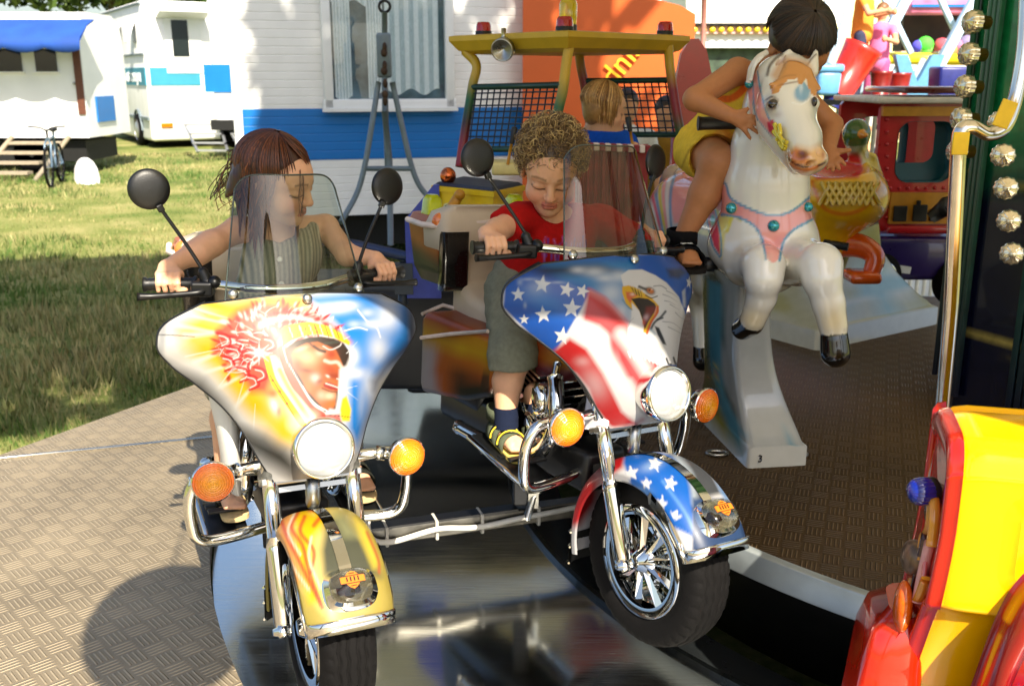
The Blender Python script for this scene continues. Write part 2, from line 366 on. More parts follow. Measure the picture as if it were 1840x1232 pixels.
# ---------------------------------------------------------------- airbrush tools: colours laid on a painted part
def seg_d(x, y, pts):
    D = np.full(len(x), 1e9); pts = np.asarray(pts, float)
    for (x0, y0), (x1, y1) in zip(pts[:-1], pts[1:]):
        dx, dy = x1 - x0, y1 - y0; t = np.clip(((x - x0) * dx + (y - y0) * dy) / (dx * dx + dy * dy + 1e-9), 0, 1)
        D = np.minimum(D, np.hypot(x - x0 - t * dx, y - y0 - t * dy))
    return D
class Art:
    def __init__(s, x, y, base): s.x = x; s.y = y; s.c = np.tile(lin(base), (len(x), 1)); s.tf(1, 0, 0)
    def tf(s, k, ox, oy): s.k = k; s.o = np.array((ox, oy), float); return s
    def _p(s, pts): return np.asarray(pts, float) / s.k + s.o
    def lay(s, a, c, al=1.0): a = np.clip(a, 0, 1)[:, None] * al; s.c = s.c * (1 - a) + lin(c) * a
    def poly(s, pts, c, blur=1.5, al=1.0):
        p = s._p(pts); blur = max(blur / s.k, .8); x, y = s.x, s.y; lo = p.min(0) - blur; hi = p.max(0) + blur
        m = (x > lo[0]) & (x < hi[0]) & (y > lo[1]) & (y < hi[1])
        if not m.any(): return s
        X, Y = x[m], y[m]; q = np.vstack([p, p[:1]]); D = seg_d(X, Y, q); ins = np.zeros(len(X), bool)
        for (x0, y0), (x1, y1) in zip(q[:-1], q[1:]):
            cc = (y0 > Y) != (y1 > Y); ins ^= cc & (X < (x1 - x0) * (Y - y0) / (y1 - y0 + 1e-12) + x0)
        a = np.zeros(len(x)); a[m] = np.clip(.5 + np.where(ins, D, -D) / (blur), 0, 1); s.lay(a, c, al); return s
    def line(s, pts, wd, c, blur=None, al=1.0, sm=5, taper=False):
        p = smooth_path(s._p(pts), sm) if sm else s._p(pts); wd = wd / s.k; blur = max((wd * .6 if blur is None else blur / s.k), .7)
        lo = p.min(0) - wd - blur; hi = p.max(0) + wd + blur; x, y = s.x, s.y; m = (x > lo[0]) & (x < hi[0]) & (y > lo[1]) & (y < hi[1])
        if not m.any(): return s
        a = np.zeros(len(x)); D = seg_d(x[m], y[m], p); w_ = wd / 2
        if taper: w_ = w_ * np.clip(1.1 - np.hypot(x[m] - p[0, 0], y[m] - p[0, 1]) / (np.hypot(*(p[-1] - p[0])) + 1e-6), .15, 1)
        a[m] = np.clip((w_ + blur / 2 - D) / blur, 0, 1); s.lay(a, c, al); return s
    def blob(s, cx, cy, rx, ry, c, al=1.0, ang=0, hard=1.0):
        (cx, cy), = s._p([(cx, cy)]); t = R(ang); X = (s.x - cx) * math.cos(t) + (s.y - cy) * math.sin(t); Y = -(s.x - cx) * math.sin(t) + (s.y - cy) * math.cos(t)
        q = (X / rx * s.k) ** 2 + (Y / ry * s.k) ** 2; s.lay(np.exp(-q ** hard * 1.2), c, al); return s
    def star(s, cx, cy, r, c=(250, 250, 250), ang=0, sq=1.0, blur=2):
        p = []
        for i in range(10):
            t = R(-90 + 36 * i + ang); q = r if i % 2 == 0 else r * .42; p.append((cx + q * math.cos(t) * sq, cy + q * math.sin(t)))
        return s.poly(p, c, blur)
# ================================================================ SETTING
GZ = -0.5
rng = np.random.default_rng(7); random.seed(7)
def vnoise(x, y, s, seed=0):
    """value noise in -1..1"""
    g = np.random.default_rng(seed).uniform(-1, 1, (64, 64)); x = np.asarray(x) * s; y = np.asarray(y) * s
    i = np.floor(x).astype(int); j = np.floor(y).astype(int); f = x - i; k = y - j; f = f * f * (3 - 2 * f); k = k * k * (3 - 2 * k)
    G = lambda a, b: g[a % 64, b % 64]
    return (G(i, j) * (1 - f) + G(i + 1, j) * f) * (1 - k) + (G(i, j + 1) * (1 - f) + G(i + 1, j + 1) * f) * k
def grass_mat():
    m, n, l, p = nt('grass ground'); tc = n.new('ShaderNodeTexCoord')
    a = n.new('ShaderNodeTexNoise'); a.inputs['Scale'].default_value = .9; a.inputs['Detail'].default_value = 8; l.new(tc.outputs['Object'], a.inputs['Vector'])
    b = n.new('ShaderNodeTexNoise'); b.inputs['Scale'].default_value = 25; b.inputs['Detail'].default_value = 6; l.new(tc.outputs['Object'], b.inputs['Vector'])
    ad = n.new('ShaderNodeMath'); ad.operation = 'MULTIPLY_ADD'; l.new(b.outputs['Fac'], ad.inputs[0]); ad.inputs[1].default_value = .5; l.new(a.outputs['Fac'], ad.inputs[2])
    cr = n.new('ShaderNodeValToRGB'); l.new(ad.outputs[0], cr.inputs[0]); e = cr.color_ramp.elements
    e[0].position = .5; e[0].color = (.05, .085, .018, 1); e[1].position = .95; e[1].color = (.30, .27, .11, 1); q = e.new(.7); q.color = (.15, .175, .045, 1)
    l.new(cr.outputs[0], p.inputs['Base Color']); p.inputs['Roughness'].default_value = .9; p.inputs['Specular IOR Level'].default_value = .1; return m
b = MB(); xs = np.r_[-400, -120, -40, np.linspace(-20, 20, 21), 40, 120, 400]; ys = np.r_[-60, -20, np.linspace(-6, 40, 24), 60, 120, 500]
X, Y = np.meshgrid(xs, ys, indexing='ij'); Zg = GZ + .03 * vnoise(X, Y, .35, 3) * ((np.abs(X) < 30) & (np.abs(Y) < 45))
grid(b, np.stack([X, Y, Zg], -1)); structure('ground', b, grass_mat())
# grass blades on the meadow
N = 80000; u = rng.random(N); gy = 3.4 + 22 * u ** 1.7; gx = -1.0 - rng.random(N) * (.62 * gy + .6); V = np.empty((N, 3, 3))
hh = rng.uniform(.03, .09, N) * (1 + .6 * vnoise(gx, gy, 1.3, 5)) * (1 + .5 * vnoise(gx, gy, 4.0, 6)); an = rng.uniform(0, 6.28, N); ln = rng.uniform(-.5, .5, (N, 2)) * hh[:, None]; wd = rng.uniform(.004, .010, N) * (1 + gy / 12)
V[:, 0] = np.c_[gx - wd * np.cos(an), gy - wd * np.sin(an), np.full(N, GZ - .02)]; V[:, 1] = np.c_[gx + wd * np.cos(an), gy + wd * np.sin(an), np.full(N, GZ - .02)]
V[:, 2] = np.c_[gx + ln[:, 0], gy + ln[:, 1], GZ + hh]; t = np.clip(.5 + .6 * vnoise(gx, gy, .8, 9) + .4 * vnoise(gx, gy, 3.1, 8) + rng.normal(0, .25, N), 0, 1)[:, None]
C = np.repeat((1 - t) * np.array((.075, .135, .028)) + t * np.array((.33, .29, .13)), 3, 0)
b = MB(); b.add(V.reshape(-1, 3), np.arange(3 * N).reshape(-1, 3).tolist(), False)
o = obj('grass', b, mat('grass blades', (0, 0, 0), .7, attr=True, var=.2, scale=3, spec=.2), None, colors=C); tag(o, 'dry yellow green grass of the meadow beside the ride', None, None, 'stuff')
# ---- carousel floor
OX, OY = 2.1, 3.6; RIN, RST = 1.92, 3.13
def sector(r0, r1, a0, a1, z0, z1, n=60, b=None, m=0):
    b = b or MB(); a = np.linspace(R(a0), R(a1), n); P = []
    for t in a:
        cx, sx = OX + math.cos(t) * r0, OY + math.sin(t) * r0; ex, ey = OX + math.cos(t) * r1, OY + math.sin(t) * r1
        P.append([(cx, sx, z0), (ex, ey, z0), (ex, ey, z1), (cx, sx, z1)])
    return grid(b, np.array(P), cv=True, smooth=False, m=m, flip=True)
def deck_piece(poly, z, th):
    b = MB(); prism(b, poly, th, (0, 0, z - th)); return b
a_ = np.linspace(R(176), R(282), 50); arc = np.c_[OX + (RST + .004) * np.cos(a_), OY + (RST + .004) * np.sin(a_)]
DECK = tread('deck chequer plate', (143, 129, 105), .5, .45, cell=.060, ang=47, hi=.5)
structure('deck', deck_piece(np.vstack([arc, [(3.4, -1.6), (-.4, -2.2), (-2.6, 0.2), (-2.7, 3.29)]]), 0.0, .05), DECK)
a_ = np.linspace(R(176), R(140), 24); arc = np.c_[OX + (RST + .004) * np.cos(a_), OY + (RST + .004) * np.sin(a_)]
s0 = np.array((-1.0348, 3.826)); 
structure('deck', deck_piece(np.vstack([[(-2.0, 3.525)], arc + [0, .008], [(-.75, 5.85), (-1.36, 4.75)]]), -.006, .05), DECK)
b = MB(); tube(b, [(-2.72, 3.292, .002), (-1.03, 3.815, .002)], .006, 6); structure('deck_edging', b, STEEL)
b = MB()
for q in ((-2.3, 2.8), (-1.3, 1.2), (-1.6, 4.2), (0, -.6), (-1.2, 3.0), (-.9, 1.6), (-.8, 4.9)): box(b, (q[0], q[1], (GZ - .05) / 2), (.06, .06, -GZ - .07))
structure('deck_support', b, BLACKM)
STF = steel_floor('polished steel sheet')
structure('carousel_floor', sector(2.115, RST, 0, 360, -.12, -.06, 160), STF)
structure('carousel_track', sector(1.93, 2.105, 0, 360, -.16, -.10, 120), mat('dark oiled track', (48, 52, 54), .25, .6, var=.3, scale=5))
b = sector(2.102, 2.118, 0, 360, -.16, -.045, 120); structure('track_rim', b, mat('dark steel rim', (60, 64, 66), .3, 1, var=.2))
b = MB(); lathe(b, [(RIN - .025, .201), (RIN - .003, .2005), (RIN, .1985), (RIN + .001, .196), (RIN + .002, .128), (RIN + .0015, .126), (RIN - .03, .125)], (OX, OY, 0), n=160); structure('platform_rim', b, mat('grey rim', (178, 188, 192), .4, .6, var=.15, scale=9))
b = MB(); lathe(b, [(0, .2), (RIN - .02, .2), (RIN - .02, .135), (0, .135)], (OX, OY, 0), n=160); structure('platform', b, tread('platform chequer plate', (86, 66, 36), .5, .4, cell=.052, ang=20, hi=.55))
b = MB(); lathe(b, [(1.86, .13), (1.80, -.16), (1.78, -.16), (1.84, .13)], (OX, OY, 0), n=90); structure('platform_skirt', b, BLACKM)

# ---- canopy roof over the ride (unseen; outline and translucency shaped for shade and fill light)
b = MB(); poly = [(-.38, 1.0), (.85, .93), (1.15, .62), (1.45, .2), (3.9, .1), (5.2, 3.6), (4.6, 6.4), (2.1, 7.4), (-2.0, 7.2), (-2.1, 5.3), (-.6, 4.75), (-.45, 3.0)]
ap = np.array((2.1, 3.7, 3.9)); n = len(poly)
V = [(x, y, 2.6) for x, y in poly] + [(x, y, 2.38 ) for x, y in poly] + [tuple(ap)]
b.add(V, [[i, (i + 1) % n, 2 * n] for i in range(n)] + [[n + i, n + (i + 1) % n, (i + 1) % n, i] for i in range(n)], False, c=lin((236, 226, 200)))
cr = thing('carousel_roof', 'cream canvas roof of the children ride overhead', 'canopy', (2.1, 3.7, 2.38))
m_, n_, l_, p_ = nt('cream canvas'); tl = n_.new('ShaderNodeBsdfTranslucent'); ms = n_.new('ShaderNodeMixShader'); no_ = n_.new('ShaderNodeTexNoise'); no_.inputs['Scale'].default_value = 3; rp_ = n_.new('ShaderNodeMapRange'); rp_.inputs[3].default_value = .17; rp_.inputs[4].default_value = .27; l_.new(no_.outputs['Fac'], rp_.inputs[0]); l_.new(rp_.outputs[0], ms.inputs[0]); tl.inputs[0].default_value = (.80, .70, .52, 1); p_.inputs['Base Color'].default_value = (.72, .66, .54, 1); p_.inputs['Roughness'].default_value = .9; l_.new(p_.outputs[0], ms.inputs[1]); l_.new(tl.outputs[0], ms.inputs[2]); l_.new(ms.outputs[0], n_['Material Output'].inputs[0]); obj('canvas', b, m_, cr)
b = MB(); tube(b, [(OX, OY, .2), (OX, OY, 3.8)], .05); obj('mast', b, STEEL, cr)

# ---- trees
def leaf_cloud(b, blobs, N, size, seed, cols, up=.3):
    g = np.random.default_rng(seed); blobs = np.asarray(blobs, float); wgt = blobs[:, 3] ** 2; k = g.choice(len(blobs), N, p=wgt / wgt.sum())
    d = g.normal(size=(N, 3)); d /= np.linalg.norm(d, axis=1)[:, None]; rad = blobs[k, 3] * g.uniform(.55, 1.05, N) ** .6
    p = blobs[k, :3] + d * rad[:, None] * np.array((1, 1, .8)); q = g.normal(size=(N, 3)); q[:, 2] = np.abs(q[:, 2]) + up; q /= np.linalg.norm(q, axis=1)[:, None]
    t = np.cross(q, g.normal(size=(N, 3))); t /= np.linalg.norm(t, axis=1)[:, None]; s = np.cross(q, t); sz = size * g.uniform(.6, 1.4, N)[:, None]
    V = np.stack([p - t * sz, p + s * sz * .5, p + t * sz, p - s * sz * .5], 1).reshape(-1, 3)
    cc = np.asarray(cols)[g.integers(0, len(cols), N)] * g.uniform(.75, 1.25, N)[:, None]
    b.add(V, np.arange(4 * N).reshape(-1, 4).tolist(), False, c=np.repeat(cc, 4, 0))
LEAF = mat('leaves', (0, 0, 0), .55, attr=True, var=.2, scale=1.5, spec=.3); BARK = mat('bark', (84, 70, 56), .9, var=.35, scale=12, bump=.5, bscale=30)
LC = [(.045, .085, .018), (.07, .12, .025), (.10, .15, .035), (.03, .06, .015)]
def tree(loc, h, cr_, rc, N, size, seed, label, group=None):
    t = thing('tree', label, 'tree', loc, group=group); g = np.random.default_rng(seed); L = np.array(loc, float); top = L + np.array((cr_[0], cr_[1], h)); b = MB()
    tube(b, [L, L + (top - L) * np.array((.15, .15, .4)), L + (top - L) * np.array((.7, .7, .8)), top], [.05 * h * .6, .04 * h * .6, .024 * h * .6, .02], 10, 5)
    blobs = []
    for i in range(16):
        d = g.normal(size=3); d /= np.linalg.norm(d); c = top + d * rc * g.uniform(.2, .75) * np.array((1, 1, .6)); blobs.append((*c, rc * g.uniform(.25, .5)))
        tube(b, [L + (top - L) * np.array((.5, .5, .7)), (L + top) / 2 * .3 + c * .7 , c], [.03 * h * .3, .02 * h * .3, .01], 6, 3)
    obj('trunk', b, BARK, t); b = MB(); leaf_cloud(b, blobs, N, size, seed, LC); obj('crown', b, LEAF, t); return t
tree((-3.4, -3.6, GZ), 9.5, (2.5, 2.9), 2.7, 7000, .2, 3, 'tall leafy tree added out of view to shade the meadow')  # stands out of view, added for the shade on the grass
tree((5.6, -1.6, GZ), 9.4, (-3.8, 3.7), 2.6, 4200, .2, 4, 'tall leafy tree added out of view to shade the blue banded caravan')  # also out of view, added so the caravan wall lies in shade
lt = thing('added_shadow_lantern', 'round unseen lantern added before the canvas roof to shadow the deck', 'lantern', (-.27, .46, 1.76)); b = MB(); P = [[(-.27 + rr * math.cos(q), .46 + rr * math.sin(q), zl) for q in np.linspace(0, 6.2832, 28, endpoint=False)] for rr, zl in [(.215 * math.sin(t) * (1 - .015 * (k % 2)), 2.05 - .29 * math.cos(t)) for k, t in enumerate(np.linspace(.12, 3.02, 25))]]; grid(b, np.array(P), cv=True); obj('shade', b, mat('white paper', (226, 214, 190), .8), lt)  # unseen, added only to cast the rounded shadow on the deck
b = MB(); tube(b, [(-.27, .46, 2.33), (-.36, 1.02, 2.4)], .004, 6); obj('cord', b, BLACKP, lt)
for i, (x, y, h, r) in enumerate([(-27, 52, 9.5, 4.2), (-21, 55, 10.5, 5), (-33, 50, 9, 4), (-16.5, 58, 9, 4)]):
    tree((x, y, GZ), h - 2.5, (0, 0), r, 6500, .28, 20 + i, ['broad green tree behind the awning trailer', 'green tree behind the lettered truck, tallest', 'green tree at the far edge behind the awning', 'smaller green tree behind the lettered truck cab end'][i], 'trees behind the trailers')
# ================================================================ BACKGROUND: trailers on the meadow
WHITE = mat('white sheet metal', (226, 228, 228), .45, var=.05, scale=2); WHITE2 = mat('off-white panel', (232, 232, 230), .5, var=.06, scale=3)
BLUEP = mat('blue painted metal', (0, 108, 186), .45, var=.07, scale=3); TEAL = mat('teal painted band', (52, 140, 165), .5, var=.07, scale=3)
DARKG = mat('dark window glass', (28, 36, 36), .1, var=.2, coat=.5); UNDER = mat('dark underside', (12, 13, 12), .8)
GREYM = mat('grey painted steel', (112, 126, 134), .45, .2, var=.12, scale=14); ALU = mat('aluminium', (190, 192, 195), .4, .8, var=.1); WOOD = mat('weathered wood', (150, 138, 118), .8, var=.25, scale=9, stretch=(1, 8, 8))
def quadbox(b, p0, p1, Y, th=.05, m=0, bev=0.0):
    a = at(p0[0], p0[1], Y); c = at(p1[0], p1[1], Y); box(b, ((a[0] + c[0]) / 2, Y + th / 2, (a[2] + c[2]) / 2), (abs(c[0] - a[0]), th, abs(c[2] - a[2])), m=m, bev=bev)
# trailer with blue awning
t = thing('living_trailer', 'white living trailer with blue scalloped awning over dark windows', 'trailer', (-11.5, 21, GZ))
prof = [(20.0, .22), (20.0, 2.15), (20.12, 2.42), (20.5, 2.6), (21.7, 2.6), (22.1, 2.4), (22.2, 2.1), (22.2, .22)]
b = MB(); loft(b, [[(x, y, z) for y, z in prof] for x in (-17, -8.40, -8.32)], smooth=False); obj('body', b, WHITE, t)
for x0, x1 in ((-9, 40), (60, 103)):
    b = MB(); quadbox(b, (x0, 88), (x1, 129), 19.97, .05); f = obj('window', b, DARKG, t)
    b = MB(); quadbox(b, (x0 - 3, 129), (x1 + 3, 132), 19.94, .08); quadbox(b, (x0 - 3, 84), (x1 + 3, 88), 19.94, .08); obj('frame', b, WHITE2, f)
b = MB(); quadbox(b, (128, 84), (154, 206), 19.96, .05); d = obj('door', b, mat('brown door', (92, 52, 34), .6, var=.2), t); b = MB(); ball(b, at(133, 150, 19.95), .03); obj('handle', b, STEEL, d)
b = MB(); box(b, (-8.30, 20.9, .75), (.03, .9, .5)); obj('panel', b, BLUEP, t)
b = MB(); box(b, (-12.5, 21, -.05), (8, 1.6, .4)); obj('chassis', b, UNDER, t)
for x in (-9.6, -14):
    b = MB(); lathe(b, [(.05, -.1), (.36, -.1), (.4, 0), (.36, .1), (.05, .1)], (x, 20.3, GZ + .38), (0, 1, 0)); obj('wheel', b, RUBBER, t)
b = MB(); n = 84; xs = np.linspace(-17, -7.98, n); P = []
for i, x in enumerate(xs):
    s = abs(math.sin(i * .5 * math.pi / 3.5)); P.append([(x, 19.98, 2.44), (x, 19.6, 2.32), (x, 19.25, 2.10), (x, 19.18, 2.02), (x, 19.16, 1.90 - .09 * s), (x, 19.175, 1.90 - .09 * s), (x, 19.2, 2.01), (x, 19.6, 2.30), (x, 19.98, 2.42)])
grid(b, np.array(P), cv=False); obj('awning', b, mat('blue awning cloth', (24, 70, 152), .8, var=.14, scale=3), t)
# lettered truck
t = thing('box_truck', 'white box truck with lettered teal band and open rear wheel arch', 'truck', (-9.65, 27.2, GZ), rz=30.7)
def L(b): return b
b = MB(); box(b, (1.2, 3.2, 2.0), (2.4, 6.4, 3.6), bev=.08); obj('body', b, WHITE2, t, False)
b = MB(); box(b, (-.006, 3.2, 1.88), (.03, 6.3, .46)); box(b, (.75, -.006, 1.88), (1.3, .03, .46)); band = obj('stripe', b, TEAL, t, False)
V, Fc = words('ontrarwagon', .52, .006); M3 = np.array([[0, 0, -1], [-1, 0, 0], [0, 1, 0]], float); b = MB(); b.add((V * np.array((.78, 1, 1))) @ M3.T + np.array((-.028, 1.65, 1.90)), Fc, False); obj('lettering', b, WHITE, band, False)
b = MB(); box(b, (-.02, 3.2, 2.45), (.04, 6.3, .05)); box(b, (-.02, 3.2, .78), (.05, 6.3, .09)); box(b, (-.01, 3.2, 3.72), (.06, 6.4, .05)); obj('trim', b, GREYM, t, False)
for y in (1.0, 3.0):
    b = MB(); box(b, (-.01, y, 3.0), (.04, .32, .46)); wdw = obj('window', b, DARKG, t, False); b = MB(); box(b, (-.12, y + .05, 3.05), (.03, .42, .6), rot('Y', 22)); obj('flap', b, WHITE, wdw, False)
b = MB(); box(b, (.95, -.03, 2.86), (.42, .05, .92)); dd = obj('window', b, DARKG, t, False); b = MB(); box(b, (1.02, -.012, 2.72), (.95, .05, 1.5)); obj('door', b, WHITE, t, False)
b = MB(); box(b, (1.0, -.35, 3.45), (1.3, .7, .04), rot('X', -12)); obj('canopy_flap', b, WHITE, t, False)
b = MB(); box(b, (.42, -.03, .62), (.3, .05, .1)); obj('tail_light', b, mat('orange tail lens', (230, 110, 10), .2), t, False)
b = MB(); lathe(b, [(.02, -.13), (.4, -.13), (.45, -.05), (.45, .05), (.4, .13), (.05, .13)], (.05, 1.5, .45), (-1, 0, 0)); wh = obj('wheel', b, RUBBER, t, False); b = MB(); lathe(b, [(0, .16), (.2, .15), (.27, .1), (.28, .145)], (.05, 1.5, .45), (-1, 0, 0)); obj('rim', b, ALU, wh, False)
b = MB(); a = np.linspace(0, math.pi, 14); grid(b, np.array([[(xx, 1.5 + .55 * math.cos(q), .45 + .55 * math.sin(q)) for q in a] for xx in (-.06, -.05, .3)])); obj('wheel_arch', b, GREYM, t, False)
b = MB(); box(b, (1.2, 3.4, .25), (2.0, 5.5, .3)); obj('chassis', b, UNDER, t, False)
# trailer with blue square behind the girl
t = thing('storage_trailer', 'plain white trailer with one bright blue square panel', 'trailer', (-6.9, 25, GZ))
b = MB(); quadbox(b, (366, -60), (450, 232), 24.0, 3.0, bev=.05); obj('body', b, WHITE, t); b = MB(); quadbox(b, (365, 116), (431, 166), 23.97, .06); obj('panel', b, BLUEP, t)
b = MB(); quadbox(b, (378, 216), (436, 234), 23.9, .3); obj('chassis', b, UNDER, t); b = MB(); lathe(b, [(.02, -.1), (.3, -.1), (.34, 0), (.3, .1), (.02, .1)], at(420, 240, 24.3), (0, 1, 0)); obj('wheel', b, RUBBER, t)
# aluminium steps
for k, (x0, x1, lab) in enumerate(((325, 356, 'aluminium ladder steps at the rear of the lettered truck'), (390, 410, 'aluminium steps leaning on the trailer with blue square'))):
    t = thing('folding_steps', lab, 'steps', at(x1, 270, 24.2)); a0 = at(x0, 208, 24.6); b0 = at(x1, 274, 23.4)
    for dx in (0, 1.0 if k == 0 else .45):
        b = MB(); tube(b, [a0 + [dx, 0, 0], b0 + [dx, 0, 0]], .035, 8); obj('rail', b, ALU, t)
    for q in (.25, .5, .75, .95):
        b = MB(); box(b, a0 + (b0 - a0) * q + np.array(((1.0 if k == 0 else .45) / 2, 0, 0)), (1.0 if k == 0 else .45, .2, .03)); obj('tread', b, ALU, t)
# bicycle leaning by the trailer
def bicycle():
    t = thing('bicycle', 'grey mountain bike parked against the awning trailer', 'bicycle', (-8.17, 18.0, GZ), rz=14)
    for y in (-.52, .52):
        b = MB(); P = []
        for q in np.linspace(0, 2 * math.pi, 40, endpoint=False): P.append([(.025 * math.cos(s), y + (.33 + .028 * math.sin(s)) * math.cos(q), .36 + (.33 + .028 * math.sin(s)) * math.sin(q)) for s in np.linspace(0, 2 * math.pi, 8, endpoint=False)])
        grid(b, np.array(P), cu=True, cv=True); ty = obj('wheel', b, RUBBER, t, False); b = MB()
        for q in np.linspace(0, 2 * math.pi, 16, endpoint=False): tube(b, [(0, y, .36), (0, y + .31 * math.cos(q), .36 + .31 * math.sin(q))], .003, 4)
        tube(b, [(-.04, y, .36), (.04, y, .36)], .025); obj('spokes', b, STEEL, ty, False)
    b = MB()
    for p in ([(0, .2, .85), (0, -.33, .82)], [(0, .1, .32), (0, -.35, .74)], [(0, .24, .95), (0, .1, .32)], [(0, .1, .32), (.05, .52, .36)], [(0, .2, .8), (.05, .52, .36)], [(0, .1, .32), (-.05, .52, .36)]): tube(b, p, .02, 8)
    for s in (-1, 1): tube(b, [(0, -.33, .86), (.05 * s, -.38, .75), (.05 * s, -.52, .36)], .018, 8)
    obj('frame', b, mat('grey blue bike paint', (92, 112, 130), .35, .3), t, False)
    b = MB(); tube(b, [(-.3, -.28, 1.05), (-.1, -.33, 1.03), (0, -.34, .98), (.1, -.33, 1.03), (.3, -.28, 1.05)], .014, 8, 4); tube(b, [(0, -.34, 1.0), (0, -.33, .84)], .018); obj('handlebar', b, BLACKM, t, False)
    b = MB(); ball(b, (0, .27, .97), (.07, .14, .04)); obj('saddle', b, BLACKP, t, False); b = MB(); lathe(b, [(0, 0), (.09, 0), (.09, .01), (0, .01)], (.06, .1, .32), (1, 0, 0)); box(b, (.1, .1, .16), (.08, .06, .02)); tube(b, [(.07, .1, .32), (.07, .1, .17)], .012); obj('crank', b, BLACKM, t, False)
bicycle()
# wooden steps and white bag
t = thing('wooden_steps', 'weathered wooden steps below the awning trailer', 'steps', at(20, 330, 18.4))
for k in range(4):
    b = MB(); box(b, (-9.25 + .13 * k - .3, 18.9 + .22 * k, GZ + .14 + .17 * k), (1.0, .24, .05)); obj('tread', b, WOOD, t)
for x in (-10.0, -8.9):
    b = MB(); tube(b, [(x - .0, 18.7, GZ), (x + .3, 19.7, GZ + .75)], .045, 6); obj('stringer', b, WOOD, t)
b = MB(); P = []
for z, s in ((0, .95), (.1, 1.05), (.28, .9), (.4, .62), (.46, .3), (.47, .02)): P.append([(-7.75 + .22 * s * math.cos(q) * (1 + .08 * math.sin(3 * q)), 18.3 + .15 * s * math.sin(q), GZ + z) for q in np.linspace(0, 6.283, 20, endpoint=False)])
loft(b, P); single('sack', b, mat('white plastic sack', (225, 225, 222), .5, var=.08, bump=.5, bscale=12), 'white sack standing in the grass next to the bicycle', 'sack')
# blue and white caravan
t = thing('caravan', 'long white caravan with wide blue band and curtained window', 'caravan', (-2.55, 9.5, GZ), rz=15.5); t.matrix_world = t.matrix_world @ Matrix.Diagonal((.955, 1, 1, 1)); WM[t.name] = np.array(t.matrix_world)
z0 = .58; b = MB(); zz = [z0 + .075 * i + q for i in range(36) for q in (0, .006, .012)]; P = [[(x, (.0035 if i % 3 == 1 else -.002) if x < 2.94 else -.002, z) for i, z in enumerate(zz)] for x in (0, .05, 2.93, 2.95, 3.72)]
grid(b, np.array(P), smooth=False, flip=True)
box(b, (1.86, 1.2, 1.94), (3.7, 2.3, 2.72)); obj('body', b, WHITE2, t, False)
b = MB(); P = [[(x, (-.003 if i % 3 == 1 else -.007), z) for i, z in enumerate([1.12 + .08 * i + q for i in range(7) for q in (0, .006, .012)][:-2])] for x in (.04, 2.93)]
grid(b, np.array(P), smooth=False, flip=True); box(b, (1.485, .02, 1.36), (2.9, .04, .482)); obj('band', b, BLUEP, t, False)
b = MB(); box(b, (2.945, -.014, 1.94), (.035, .03, 2.7)); obj('seam', b, GREYM, t, False)
b = MB(); box(b, (.0, -.02, 1.95), (.09, .1, 2.74), bev=.02); obj('corner_trim', b, WHITE, t, False)
b = MB()
for c_, s_ in (((1.49, -.045, 1.64), (1.34, .07, .09)), ((.88, -.045, 2.4), (.09, .07, 1.6)), ((2.10, -.045, 2.4), (.09, .07, 1.6)), ((1.49, -.04, 3.15), (1.3, .06, .09))): box(b, c_, s_, bev=.01)
box(b, (1.49, -.085, 1.585), (1.36, .06, .03)); fr = obj('window', b, WHITE, t, False)
b = MB(); box(b, (1.49, -.021, 2.4), (1.14, .012, 1.44)); obj('pane', b, glass('caravan window glass', (.84, .89, .91)), fr, False)
b = MB(); box(b, (1.49, -.006, 2.4), (1.14, .01, 1.44), m=0); obj('reveal', b, mat('dim interior', (112, 128, 136), .8, var=.5, scale=5), fr, False)
for x0, x1, zt, zb in ((.94, 1.30, 3.1, 2.55), (.95, 1.12, 2.6, 1.70), (1.38, 2.04, 3.1, 2.62), (1.46, 2.0, 2.62, 1.75), (1.28, 1.44, 3.1, 1.72)):
    b = MB(); xs = np.linspace(x0, x1, 40); P = [[(x, -.015 - .004 * math.sin(i * .9) , z + (.03 * math.sin(x * 23) if k else 0)) for k, z in enumerate((zt, zb))] for i, x in enumerate(xs)]
    grid(b, np.array(P), flip=True); obj('curtain', b, mat('net curtain', (236, 240, 240), .85, var=.25, scale=60, stretch=(8, 1, .6)), fr, False)
b = MB(); box(b, (1.8, 1.1, .42), (3.0, 1.8, .35)); obj('chassis', b, UNDER, t, False)
b = MB(); lathe(b, [(.02, -.1), (.28, -.1), (.33, 0), (.28, .1), (.02, .1)], (2.6, .4, .33), (0, 1, 0)); obj('wheel', b, RUBBER, t, False)
# grey tripod with eye hook
t = thing('tripod_stand', 'grey steel tripod stand with eye hook before the caravan window', 'stand', (-1.05, 8.6, GZ)); Yt = 8.6
b = MB(); tube(b, [at(691, 22, Yt), at(691, 205, Yt)], [.024, .022], 10); tube(b, [at(691, 200, Yt), at(700, 290, Yt), at(702, 440, Yt)], .026, 10); box(b, at(690, 100, Yt), (.12, .06, .36), bev=.02); obj('pole', b, GREYM, t)
b = MB(); rr = at(691, 12, Yt)
P = [[rr + np.array((.045 * math.cos(q) + .012 * math.cos(s) * math.cos(q), .012 * math.sin(s), .045 * math.sin(q) + .012 * math.cos(s) * math.sin(q))) for s in np.linspace(0, 6.283, 8, endpoint=False)] for q in np.linspace(0, 6.283, 24, endpoint=False)]
grid(b, np.array(P), cu=True, cv=True); obj('eye_hook', b, BLACKM, t)
b = MB(); pv = [(691, 85), (690, 95), (691, 118), (690, 128), (692, 150), (692, 170), (692, 182)]
for i, q in enumerate(pv): ball(b, at(q[0], q[1], Yt - .05), (.028, .02, .035) if i % 2 else (.02, .02, .04), n=6)
obj('clamp', b, mat('rusty iron', (70, 52, 38), .7, .4, var=.4), t)
